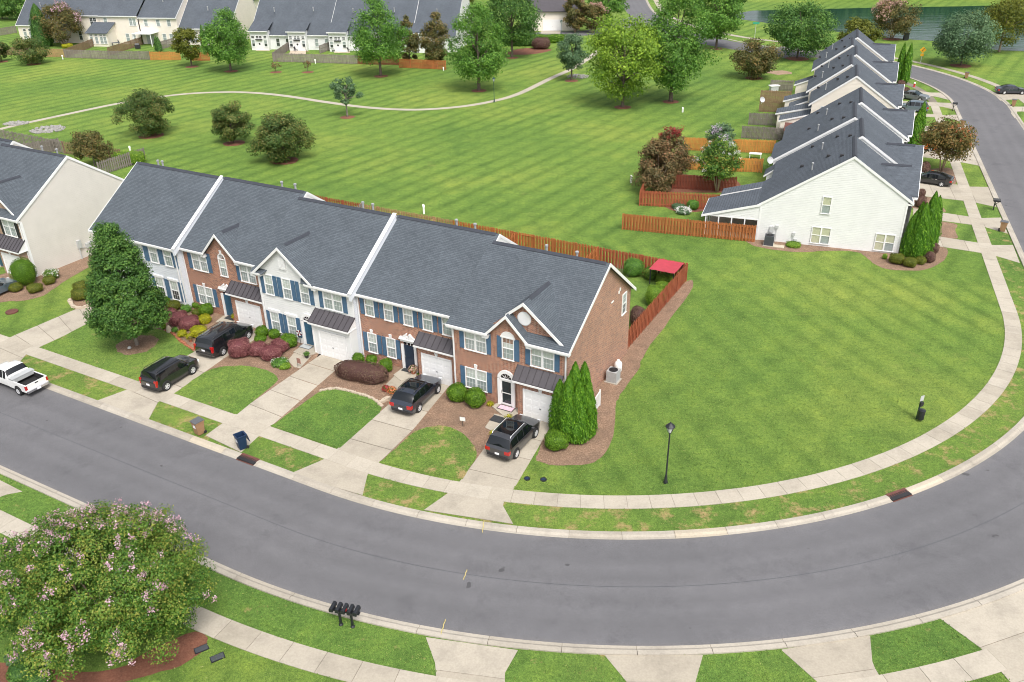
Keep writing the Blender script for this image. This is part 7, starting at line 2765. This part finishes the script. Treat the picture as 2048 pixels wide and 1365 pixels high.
def ac_unit(label, base, rz, mat, s=0.75, h=0.85):
    t = thing('air_conditioner', label, 'air conditioner', base, rz)
    mb = MB()
    mb.box(-s / 2 - 0.1, -s / 2 - 0.1, 0, s / 2 + 0.1, s / 2 + 0.1, 0.07)
    mb.build('pad', 'kerb_concrete', t)
    mb = MB()
    mb.box(-s / 2, -s / 2, 0.07, s / 2, s / 2, h)
    mb.build('casing', mat, t)
    mb = MB()
    for k in range(9):                                       # louvred sides
        z = 0.14 + (h - 0.25) * k / 9
        mb.box(-s / 2 - 0.012, -s / 2 + 0.05, z, -s / 2 - 0.001, s / 2 - 0.05, z + 0.03)
        mb.box(s / 2 + 0.001, -s / 2 + 0.05, z, s / 2 + 0.012, s / 2 - 0.05, z + 0.03)
        mb.box(-s / 2 + 0.05, -s / 2 - 0.012, z, s / 2 - 0.05, -s / 2 - 0.001, z + 0.03)
    stuff(mb.build('louvres', mat, t))
    mb = MB()
    mb.lathe([(s * 0.40, h + 0.002), (s * 0.42, h + 0.03), (s * 0.36, h + 0.032), (s * 0.34, h + 0.006)], (0, 0, 0), 20)
    mb.build('fan_ring', 'black_plastic', t)
    mb = MB()
    for k in range(4):
        a = math.pi * k / 4
        mb.bar((-s * 0.36 * math.cos(a), -s * 0.36 * math.sin(a), h + 0.02), (s * 0.36 * math.cos(a), s * 0.36 * math.sin(a), h + 0.02), 0.02, 0.015)
    mb.lathe([(0.10, h + 0.01), (0.10, h + 0.04), (0, h + 0.045)], (0, 0, 0), 10)
    mb.build('fan_guard', 'black_plastic', t)
    return t


ac_unit('grey air conditioner beside the brick gable wall', G(1226, 762), YA, 'ac_grey', 0.82, 0.95)
ac_unit('dark air conditioner beside the white gable wall', G(1537, 490), YB, 'ac_dark', 0.9, 1.05)
ac_unit('dark air conditioner behind the second row house', G(1512, 341), YB, 'ac_dark', 0.9, 1.0)
t = thing('propane_tank', 'white upright gas tank behind the grey air conditioner', 'tank', G(1236, 744), 0)
mb = MB()
mb.lathe([(0.20, 0.0), (0.20, 0.06), (0.26, 0.10), (0.29, 0.2), (0.29, 0.75), (0.22, 0.88), (0.10, 0.93)], (0, 0, 0), 14)
mb.build('tank', 'white_plastic', t, smooth=True, sharp=40)
mb = MB()
mb.lathe([(0.12, 0.93), (0.12, 1.04), (0.10, 1.04), (0.10, 0.94)], (0, 0, 0), 10)
mb.build('collar', 'white_plastic', t)
t = thing('meter_bank', 'white electric meters and pipes on the brick gable wall', 'meter', fr(YA, -20.73, 47.0), YA)
for k, (y, z, w_, h_) in enumerate(((0.0, 1.2, 0.35, 0.55), (0.55, 1.0, 0.28, 0.4), (0.1, 0.7, 0.25, 0.3))):
    mb = MB()
    mb.box(0, y, z, 0.16, y + w_, z + h_)
    mb.lathe([(0.09, 0), (0.09, 0.08), (0.0, 0.09)], (0.20, y + w_ / 2, z + h_ * 0.5), 10)
    mb.build('meter', 'meter_grey' if k else 'white_plastic', t)
    mb = MB()
    mb.tube([(0.08, y + w_ / 2, 0.0), (0.08, y + w_ / 2, z)], 0.03, 6)
    mb.build('pipe', 'meter_grey', t)
t = thing('meter_bank', 'grey gas and electric meters on the white gable wall', 'meter', fr(YB, -2.6, 86.24), YB)
for k, (x, z, w_, h_) in enumerate(((-0.2, 1.0, 0.4, 0.6), (0.35, 1.5, 0.3, 0.3), (2.1, 0.9, 0.25, 0.3), (2.3, 0.35, 0.3, 0.2))):
    mb = MB()
    mb.box(x, -0.16, z, x + w_, 0, z + h_)
    mb.build('meter', 'meter_grey', t)
    mb = MB()
    mb.tube([(x + w_ / 2, -0.08, 0), (x + w_ / 2, -0.08, z)], 0.03, 6)
    mb.build('pipe', 'meter_grey', t)
t = thing('concrete_pad', 'pale concrete pad beside the dark air conditioner', 'pad', G(1557, 494), YB)
MB().box(-0.55, -0.35, 0, 0.55, 0.35, 0.08).build('slab', 'new_concrete', t)

# white slatted screen by the brick gable
a, b = G(1186, 832), G(1199, 812)
t = thing('screen_fence', 'short white slatted screen right of the evergreen cluster', 'fence', a, math.atan2(b.y - a.y, b.x - a.x))
Ls = (b - a).length
for x in (0.0, Ls):
    MB().box(x - 0.05, -0.05, 0, x + 0.05, 0.05, 1.35).build('post', 'white_trim', t)
for z in (0.15, 1.18):
    MB().box(0.05, -0.025, z, Ls - 0.05, 0.025, z + 0.09).build('rail', 'white_trim', t)
k = 0
x = 0.12
while x < Ls - 0.06:
    MB().box(x - 0.04, -0.035, 0.10, x + 0.04, -0.026, 1.30).build('slat', 'white_trim', t)
    x += 0.13

# yard sign
t = thing('yard_sign', 'small white yard sign on a stake in the bed', 'sign', G(926, 854), YA + R(10))
mb = MB()
mb.box(-0.015, -0.015, 0, 0.015, 0.015, 0.5)
mb.build('stake', 'black_metal', t)
mb = MB()
mb.box(-0.20, -0.03, 0.50, 0.20, -0.016, 0.80)
mb.build('board', 'white_plastic', t)

# porch steps, walks and mats
def walk(uv, z=0.04, mat='drive_concrete', name='front_walk'):
    return struct(sheet(name, P(*uv), z, mat, skirt=z))


walk(((984, 815), (1003, 803), (1037, 812), (1036, 834), (1008, 835)), 0.10)
walk(((970, 856), (989, 829), (1024, 836), (1014, 862), (992, 868)), 0.05)
walk(((787, 752), (810, 735), (834, 741), (832, 757), (802, 764)), 0.10)
walk(((768, 775), (790, 752), (820, 762), (800, 782)), 0.05)
walk(((587, 706), (612, 688), (633, 694), (640, 705), (612, 716)), 0.10)
walk(((576, 722), (590, 705), (622, 714), (600, 738), (588, 735)), 0.05)
walk(((432, 645), (452, 630), (472, 634), (480, 648), (455, 652)), 0.08)


def mat_on(label, u0, v0, w_, d_, z, mat, border='dark_mat'):
    t = thing('door_mat', label, 'door mat', G(u0, v0, z), YA, 'door mats')
    MB().box(-w_ / 2, -d_ / 2, 0.004, w_ / 2, d_ / 2, 0.016).build('border', border, t)
    MB().box(-w_ / 2 + 0.07, -d_ / 2 + 0.07, 0.0165, w_ / 2 - 0.07, d_ / 2 - 0.07, 0.024).build('pile', mat, t)
    return t


mat_on('pink door mat at the brick end townhouse door', 1012, 817, 1.25, 0.62, 0.10, 'pink_mat')
mat_on('patterned black mat on the lower front walk', 995, 839, 0.95, 0.75, 0.05, 'dark_mat')
mat_on('black mat at the pedimented brick townhouse door', 815, 741, 0.9, 0.5, 0.10, 'dark_mat')
mat_on('patterned grey mat at the white townhouse door', 612, 694, 1.1, 0.6, 0.10, 'screen', 'grey_plastic')
mat_on('dark mat at the arched-window townhouse door', 462, 637, 1.1, 0.6, 0.08, 'dark_mat')


def pot(label, u, v, leafmat, r=0.2, z=0.0, petal=None, potmat='terracotta', base=0.3):
    t = thing('flower_pot', label, 'flower pot', G(u, v, z), 0, 'flower pots')
    mb = MB()
    mb.lathe([(r * 0.6, 0), (r * 0.95, base), (r, base + 0.02), (r * 0.85, base + 0.02), (r * 0.8, base - 0.04), (0, base - 0.04)], (0, 0, 0), 12)
    mb.build('pot', potmat, t)
    rs = np.random.RandomState(int(u))
    n = 260
    d = rs.normal(size=(n, 3))
    d /= np.linalg.norm(d, axis=1, keepdims=True)
    d[:, 2] = np.abs(d[:, 2])
    p = d * r * 1.5 * rs.uniform(0.5, 1, (n, 1)) + np.array([0, 0, base])
    link('foliage', leaf_mesh('foliage', p, d + rs.normal(size=d.shape) * 0.4, rs.uniform(0.06, 0.12, n), rs.uniform(0, 1, n), leafmat, 0.6, rs=rs), t)
    if petal:
        q = d * r * 1.62 + np.array([0, 0, base])
        q = q[rs.uniform(0, 1, n) < 0.7]
        link('blossom', leaf_mesh('blossom', q, q - np.array([0, 0, base]), np.full(len(q), 0.09), rs.uniform(0, 1, len(q)), petal, 0.9, rs=rs), t)
    return t


pot('yellow mum in a pot beside the big round shrubs', 981, 812, 'leaf_gold', 0.2, 0.0, None, base=0.12)
pot('yellow flowers in a pot behind the patterned black mat', 1018, 845, 'leaf_gold', 0.26, 0.03)
pot('pale trailing plant left of the charcoal crossover', 987, 876, 'leaf_gold', 0.22, 0.03)
pot('pink and white flowers beside the pedimented door', 827, 747, 'leaf_crape', 0.26, 0.10, 'petal_peach')
pot('orange flowers in the bed beside the navy wagon', 784, 785, 'leaf_crape', 0.25, 0.03, 'petal_orange', base=0.1)
pot('green plant next to the orange flowers', 772, 781, 'leaf_crape', 0.2, 0.03, 'petal_red', base=0.1)
pot('dark round pot on the white townhouse walk', 614, 716, 'leaf_deep', 0.2, 0.05, None, 'black_plastic')
pot('blue glazed pot beside the flower patch', 554, 734, 'leaf_deep', 0.13, 0.03, None, 'blue_plastic')
pot('potted plant at the arched-window townhouse garage', 470, 640, 'leaf_gold', 0.22, 0.08)
pot('orange pot at the lower end of the purple shrubs', 382, 684, 'leaf_rust', 0.15, 0.03)
t = thing('garden_flag', 'small red and white garden flag by the white townhouse walk', 'flag', G(596, 735), YA)
MB().tube([(0, 0, 0), (0, 0, 0.85)], 0.012, 5).build('pole', 'black_metal', t)
MB().box(0.01, -0.006, 0.40, 0.36, 0.006, 0.85).build('cloth', 'petal_peach', t)
t = thing('wind_spinner', 'red and white pinwheel beside the blue front door', 'ornament', G(602, 690), YA)
MB().tube([(0, 0, 0), (0, 0, 0.95)], 0.015, 5).build('pole', 'black_metal', t)
for k in range(8):
    a = math.pi * k / 4
    MB().prism([(0, -0.03, 1.1), (0.28 * math.cos(a), -0.03, 1.1 + 0.28 * math.sin(a)), (0.28 * math.cos(a + 0.6), -0.03, 1.1 + 0.28 * math.sin(a + 0.6))], (0, 0.015, 0)).build('vane', 'petal_red' if k % 2 else 'white_plastic', t)
t = thing('ground_light', 'small landscape light on the conical tree mulch ring', 'light', G(260, 700), 0)
MB().lathe([(0.05, 0), (0.05, 0.12), (0.16, 0.16), (0.12, 0.28), (0, 0.3)], (0, 0, 0), 10).build('housing', 'meter_grey', t)
t = thing('garden_rock', 'upright tan boulder between the purple shrubs and lawn', 'rock', G(339, 665), 0.4)
mb = MB()
mb.lathe([(0.20, -0.05), (0.26, 0.12), (0.20, 0.42), (0.10, 0.62), (0.0, 0.66)], (0, 0, 0), 7)
mb.build('stone', 'patio', t, smooth=True)

# edging stones of the beds
def edging(label, uv, mat, n, size):
    t = thing('stone_edging', label, 'edging', G(*uv[0]), 0)
    o0 = G(*uv[0])
    pl = smooth_loop([(p.x, p.y) for p in P(*uv)], 8, False)
    st_ = [0]
    for a, b in zip(pl, pl[1:]):
        st_.append(st_[-1] + (b - a).length)
    for k in range(n):
        d = st_[-1] * k / (n - 1)
        i = max(j for j in range(len(st_)) if st_[j] <= d + 1e-6)
        i = min(i, len(pl) - 2)
        p = pl[i].lerp(pl[i + 1], (d - st_[i]) / max(1e-6, st_[i + 1] - st_[i]))
        mb = MB()
        w_, l_, h_ = size * rng.uniform(0.7, 1.1), size * rng.uniform(0.8, 1.25), size * rng.uniform(0.5, 0.8)
        mb.prism([(-w_ / 2, -l_ / 2, 0), (w_ / 2 * 0.9, -l_ / 2, 0), (w_ / 2, l_ / 2 * 0.9, 0), (-w_ / 2 * 0.8, l_ / 2, 0)], (0, 0, h_))
        mb.build('stone', mat, t, (p.x - o0.x + rng.uniform(-0.03, 0.03), p.y - o0.y + rng.uniform(-0.03, 0.03), 0.0), rng.uniform(0, 3))


edging('curved brick edging around the lawn before the pedimented townhouse', ((641, 783), (672, 779), (710, 787), (745, 799), (764, 813)), 'patio', 40, 0.2)
edging('rough stones around the small bed beside the conical tree', ((140, 602), (146, 614), (160, 618), (178, 612), (192, 606)), 'patio', 16, 0.3)
edging('terracotta edging along the planted bed left of the van', ((334, 662), (345, 668), (362, 684), (386, 701)), 'terracotta', 18, 0.22)
edging('loose stones at the end of the brick edging', ((764, 806), (770, 802), (776, 800)), 'patio', 5, 0.32)

# utility covers, drains, pedestals
for k, (u, v) in enumerate(((1054, 958), (1087, 960))):
    t = thing('meter_cover', ['left of two dark water meter covers by the end driveway', 'right of two dark water meter covers by the end driveway'][k], 'cover', G(u, v), YA, 'water meter covers')
    MB().lathe([(0.21, 0.0), (0.21, 0.045), (0.18, 0.05), (0.0, 0.05)], (0, 0, 0), 16).build('frame', 'black_metal', t)
    MB().box(-0.1, -0.1, 0.05, 0.1, 0.1, 0.058).build('lid', 'blue_plastic', t)
for k, (u, v) in enumerate(((403, 1299), (435, 1316))):
    t = thing('meter_cover', ['upper of two dark utility lids below the pink crape myrtle', 'lower of two dark utility lids below the pink crape myrtle'][k], 'cover', G(u, v), YA + R(60), 'utility lids')
    MB().box(-0.34, -0.2, 0, 0.34, 0.2, 0.045).build('frame', 'black_metal', t)
    MB().box(-0.30, -0.16, 0.045, 0.30, 0.16, 0.055).build('lid', 'ac_dark', t)
t = thing('manhole_cover', 'rusty round manhole cover on the left lawn', 'manhole', G(24, 625), 0)
MB().lathe([(0.52, 0.0), (0.52, 0.12), (0.46, 0.13)], (0, 0, 0), 20).build('frame', 'iron_rust', t)
MB().lathe([(0.45, 0.11), (0.44, 0.135), (0.0, 0.14)], (0, 0, 0), 20).build('lid', 'iron_rust', t)
for k, d in enumerate(drain_s):
    p = street(d, 0.32)
    q = street(d + 0.5, 0.32) - street(d - 0.5, 0.32)
    t = thing('storm_drain', ['rust red storm drain at the kerb near the navy blue bin', 'rust red storm drain at the kerb on the right of the bend'][k], 'drain', Vector((p.x, p.y, 0)), math.atan2(q.y, q.x), 'storm drains')
    MB().box(-0.75, -0.36, 0.0, 0.75, -0.30, 0.035).build('frame', 'iron_rust', t)
    MB().box(-0.75, 0.14, 0.06, 0.75, 0.32, 0.125).build('hood', 'iron_rust', t)
    MB().box(-0.74, -0.29, 0.012, 0.74, 0.14, 0.10).build('throat', 'black_plastic', t)
    for i in range(9):
        x = -0.68 + 1.36 * i / 8
        MB().bar((x, -0.30, 0.035), (x, 0.14, 0.115), 0.06, 0.03).build('grate_bar', 'iron_rust', t)
PED = 'white utility pedestals in the grass'
for u, v, hh, lb in ((848, 428, 1.1, 'white utility pedestal behind the white townhouse ridge'), (1262, 366, 0.95, 'white utility pedestal left of the red-brown crape myrtle'), (1365, 225, 0.8, 'white utility pedestal near the tall green oak'),
                     (262, 308, 1.1, 'white utility pedestal beside the vine on the grey fence'), (126, 119, 0.9, 'white utility pedestal below the tan back fence'), (631, 128, 0.9, 'white utility pedestal before the grey fence of the white row'),
                     (887, 142, 0.7, 'white utility pedestal at the end of the rust fence')):
    t = thing('utility_pedestal', lb, 'pedestal', G(u, v), 0.3, PED)
    MB().box(-0.10, -0.10, 0, 0.10, 0.10, hh * 0.8).build('housing', 'white_plastic', t)
    MB().prism([(-0.13, -0.13, hh * 0.8), (0.13, -0.13, hh * 0.8), (0.10, 0.10, hh), (-0.10, 0.10, hh)][::-1], (0, 0.04, -0.06)).build('cap', 'white_plastic', t)

# signs
t = thing('warning_sign', 'yellow diamond warning sign with plate below at the bend', 'sign', G(1841, 126), R(-15))
MB().box(-0.04, -0.04, 0, 0.04, 0.04, 2.9).build('post', 'meter_grey', t)
mb = MB()
mb.prism([(0, -0.06, 1.85), (0.62, -0.06, 2.47), (0, -0.06, 3.09), (-0.62, -0.06, 2.47)], (0, 0.02, 0))
d = mb.build('diamond', 'sign_yellow', t)
mb = MB()
mb.tube([(-0.15, -0.075, 2.2), (-0.15, -0.075, 2.45), (0.12, -0.075, 2.5), (0.12, -0.075, 2.72)], 0.045, 6)
mb.add([(0.0, -0.08, 2.68), (0.24, -0.08, 2.68), (0.12, -0.08, 2.88)], [(0, 1, 2)])
mb.build('arrow', 'black_plastic', d)
MB().box(-0.3, -0.06, 1.28, 0.3, -0.04, 1.78).build('plate', 'sign_yellow', t)
t = thing('street_sign', 'green street name sign at the far corner', 'sign', G(1509, 77), 0)
MB().tube([(0, 0, 0), (0, 0, 3.2)], 0.05, 6).build('post', 'meter_grey', t)
MB().box(-0.75, -0.02, 3.2, 0.75, 0.02, 3.55).build('blade', 'sign_green', t)
t = thing('fire_hydrant', 'red fire hydrant with white top by the far driveway', 'hydrant', G(1828, 174), 0)
MB().lathe([(0.2, 0), (0.2, 0.06), (0.13, 0.08), (0.13, 0.55), (0.17, 0.57)], (0, 0, 0), 12).build('barrel', 'red_paint', t)
MB().lathe([(0.17, 0.57), (0.16, 0.68), (0.06, 0.8), (0.0, 0.84)], (0, 0, 0), 12).build('bonnet', 'white_plastic', t)
for sg in (-1, 1):
    MB().tube([(sg * 0.1, 0, 0.42), (sg * 0.22, 0, 0.42)], 0.06, 8).build('nozzle', 'red_paint', t)
t = thing('pond_box', 'black control box at the pond edge', 'box', G(1811, 81), 0)
MB().box(-0.5, -0.4, 0, 0.5, 0.4, 1.5).build('cabinet', 'black_metal', t)
MB().box(-0.55, -0.45, 1.5, 0.55, 0.45, 1.6).build('lid', 'black_plastic', t)

# yellow locating paint across the street
for lb, a, b in (('yellow paint mark on the kerb below the end driveway', (968, 1043), (965, 1068)), ('short yellow paint mark in mid street', (934, 1140), (927, 1160)), ('yellow paint mark at the lower kerb', (891, 1242), (882, 1272))):
    p, q = G(*a), G(*b)
    d = (q - p)
    t = thing('paint_mark', lb, 'road marking', p, math.atan2(d.y, d.x), 'locating paint')
    pts = [(d.length * k / 8, 0.015 * math.sin(k * 1.7) + 0.022) for k in range(9)] + [(d.length * k / 8, 0.015 * math.sin(k * 1.7) - 0.022) for k in range(8, -1, -1)]
    MB().face([(x, y, 0.014 if 'mid' in lb else 0.10) for x, y in pts]).build('stroke', 'yellow_paint', t)

# red canopy in the corner yard
c = fr(YA, -22.5, 69.8)
t = thing('yard_canopy', 'red fabric canopy in the fenced corner of the yard', 'canopy', c, YA)
for sx in (-1, 1):
    for sy in (-1, 1):
        MB().box(sx * 1.1 - 0.04, sy * 1.2 - 0.04, 0, sx * 1.1 + 0.04, sy * 1.2 + 0.04, 1.75).build('post', 'black_metal', t)
mb = MB()
vs, fs, K = [], [], 8
for i in range(K + 1):
    for j in range(K + 1):
        x, y = -1.22 + 2.44 * i / K, -1.35 + 2.7 * j / K
        sag = 0.10 * math.sin(math.pi * i / K) * math.sin(math.pi * j / K) + 0.02 * math.sin(i * 2.1 + j)
        vs.append((x, y, 1.80 - sag))
for i in range(K):
    for j in range(K):
        fs.append((i * (K + 1) + j, (i + 1) * (K + 1) + j, (i + 1) * (K + 1) + j + 1, i * (K + 1) + j + 1))
mb.add(vs, fs)
mb.build('cloth', 'red_fabric', t, smooth=True)

# bare shrub twigs in the corner yard
t = thing('bare_shrub', 'leafless pale shrub behind the brick gable', 'shrub', fr(YA, -25.5, 66.0), 0)
mb = MB()
for k in range(16):
    a, e = rng.uniform(0, 6.28), rng.uniform(0.5, 1.2)
    mb.tube([(0, 0, 0), (0.4 * e * math.cos(a), 0.4 * e * math.sin(a), 1.1), (1.0 * e * math.cos(a), 1.0 * e * math.sin(a), rng.uniform(1.8, 2.8))], [0.035, 0.022, 0.008], 5)
mb.build('twigs', 'grey_bark', t)

# rock patches by the footpath
def rocks(label, u, v, rx, ry, n):
    c = G(u, v)
    mb = MB()
    for k in range(n):
        a, q = rng.uniform(0, 6.28), math.sqrt(rng.uniform(0, 1))
        x, y, s_ = rx * q * math.cos(a), ry * q * math.sin(a), rng.uniform(0.10, 0.26)
        mb.lathe([(s_ * rng.uniform(0.6, 1), -0.02), (s_, s_ * 0.4), (s_ * 0.5, s_ * 0.9), (0, s_)], (x, y, 0), 6)
    o = mb.build('rock_patch', 'stone', None, c)
    stuff(o)
    tag(o, label, 'rocks')


rocks('oval patch of loose stones beside the footpath at left', 95, 260, 2.6, 2.4, 220)
rocks('smaller patch of loose stones at the left frame edge', 32, 248, 2.0, 1.4, 90)
rocks('patch of loose stones under the small grey-green tree', 1155, 154, 2.2, 2.0, 90)
struct(sheet('dirt_patch', ragged([(G(1560, 146).x + 2.4 * math.cos(k * 0.52), G(1560, 146).y + 2.2 * math.sin(k * 0.52)) for k in range(12)], 0.4, rng), 0.015, 'dirt'))

# satellite dishes and yard things
def dish(label, base, rz):
    t = thing('satellite_dish', label, 'dish', base, rz, 'satellite dishes')
    MB().tube([(0, 0, 0), (0, 0, 0.5)], 0.03, 6).build('mast', 'meter_grey', t)
    mb = MB()
    mb.lathe([(0.0, 0.0), (0.25, 0.04), (0.42, 0.14), (0.42, 0.155), (0.25, 0.06), (0, 0.02)], (0, 0, 0), 16)
    o = mb.build('reflector', 'meter_grey', t, (0, 0, 0.62))
    o.rotation_euler = (R(65), 0, 0)


dish('satellite dish on the eave of the second row house', fr(YB, -4.3, 101.0, 3.6), R(20))
dish('satellite dish on the wing roof beyond the gap', fr(YB, -7.9, 133.3, 3.4), R(20))


def table_set(label, base, rz, mat):
    t = thing('patio_table', label, 'table', base, rz)
    MB().box(-0.8, -0.45, 0.70, 0.8, 0.45, 0.75).build('table_top', mat, t)
    for sx in (-1, 1):
        for sy in (-1, 1):
            MB().box(sx * 0.7 - 0.03, sy * 0.38 - 0.03, 0, sx * 0.7 + 0.03, sy * 0.38 + 0.03, 0.7).build('leg', mat, t)


def chair(label, base, rz, mat, group='patio chairs'):
    t = thing('patio_chair', label, 'chair', base, rz, group)
    MB().box(-0.27, -0.27, 0.40, 0.27, 0.27, 0.45).build('seat', mat, t)
    MB().prism([(-0.27, 0.25, 0.45), (0.27, 0.25, 0.45), (0.27, 0.38, 1.0), (-0.27, 0.38, 1.0)], (0, 0.03, 0)).build('backrest', mat, t)
    for sx in (-1, 1):
        for sy in (-1, 1):
            MB().box(sx * 0.24 - 0.02, sy * 0.24 - 0.02, 0, sx * 0.24 + 0.02, sy * 0.24 + 0.02, 0.4).build('leg', mat, t)


pt = struct(sheet('patio', P((582, 100), (612, 100), (612, 109), (578, 108)), 0.02, 'patio'))
pt = struct(sheet('patio', P((668, 102), (700, 102), (700, 106), (668, 106)), 0.02, 'patio'))
pt = struct(sheet('patio', P((508, 96), (540, 97), (540, 102), (512, 102)), 0.02, 'patio'))
table_set('patio table with blue cover by the sunroom', G(232, 92), 0.3, 'blue_plastic')
chair('blue lounge chair beside the sunroom table', G(240, 88), 2.4, 'blue_plastic')
chair('dark patio chair below the wreath door bay', G(592, 103), 1.0, 'black_metal')
chair('brown patio chair at the edge of the wreath door patio', G(616, 107), 2.0, 'brown_plastic')
chair('dark patio chair by the middle white bay', G(667, 104), 0.5, 'black_metal')
chair('dark patio chair right of the middle white bay', G(698, 104), 2.5, 'black_metal')
table_set('white picnic table behind the honey fence', G(1510, 318), YB, 'white_plastic')
t = thing('grill', 'covered grill by the white patio cover', 'grill', G(276, 98), 0.2)
MB().box(-0.6, -0.3, 0.1, 0.6, 0.3, 0.9).build('cart', 'black_plastic', t)
MB().prism([(-0.45, -0.3, 0.9), (-0.45, 0.3, 0.9), (-0.45, 0.22, 1.2), (-0.45, -0.1, 1.25)], (0.9, 0, 0)).build('hood', 'black_metal', t)
t = thing('grill', 'white-topped grill in the yard beyond the gap', 'grill', G(1547, 183), 0.2)
MB().box(-0.7, -0.4, 0.1, 0.7, 0.4, 0.9).build('cart', 'meter_grey', t)
MB().box(-0.9, -0.5, 0.9, 0.9, 0.5, 1.05).build('lid', 'white_plastic', t)
t = thing('pergola', 'small purple-brown metal roof over the patio beside the gap', 'pergola', fr(YB, -3.6, 123.0), YB)
for sx in (0, 1):
    for sy in (0, 1):
        MB().box(sx * 3.4 - 0.06, sy * 3.0 - 0.06, 0, sx * 3.4 + 0.06, sy * 3.0 + 0.06, 2.3).build('post', 'brown_wood', t)
MB().prism([(-0.3, -0.3, 2.3), (3.8, -0.3, 2.3), (3.8, 1.5, 3.0), (-0.3, 1.5, 3.0)], (0, 0, 0.06)).build('roof_slope', 'iron_rust', t)
MB().prism([(-0.3, 3.3, 2.3), (-0.3, 1.5, 3.0), (3.8, 1.5, 3.0), (3.8, 3.3, 2.3)], (0, 0, 0.06)).build('roof_slope', 'iron_rust', t)
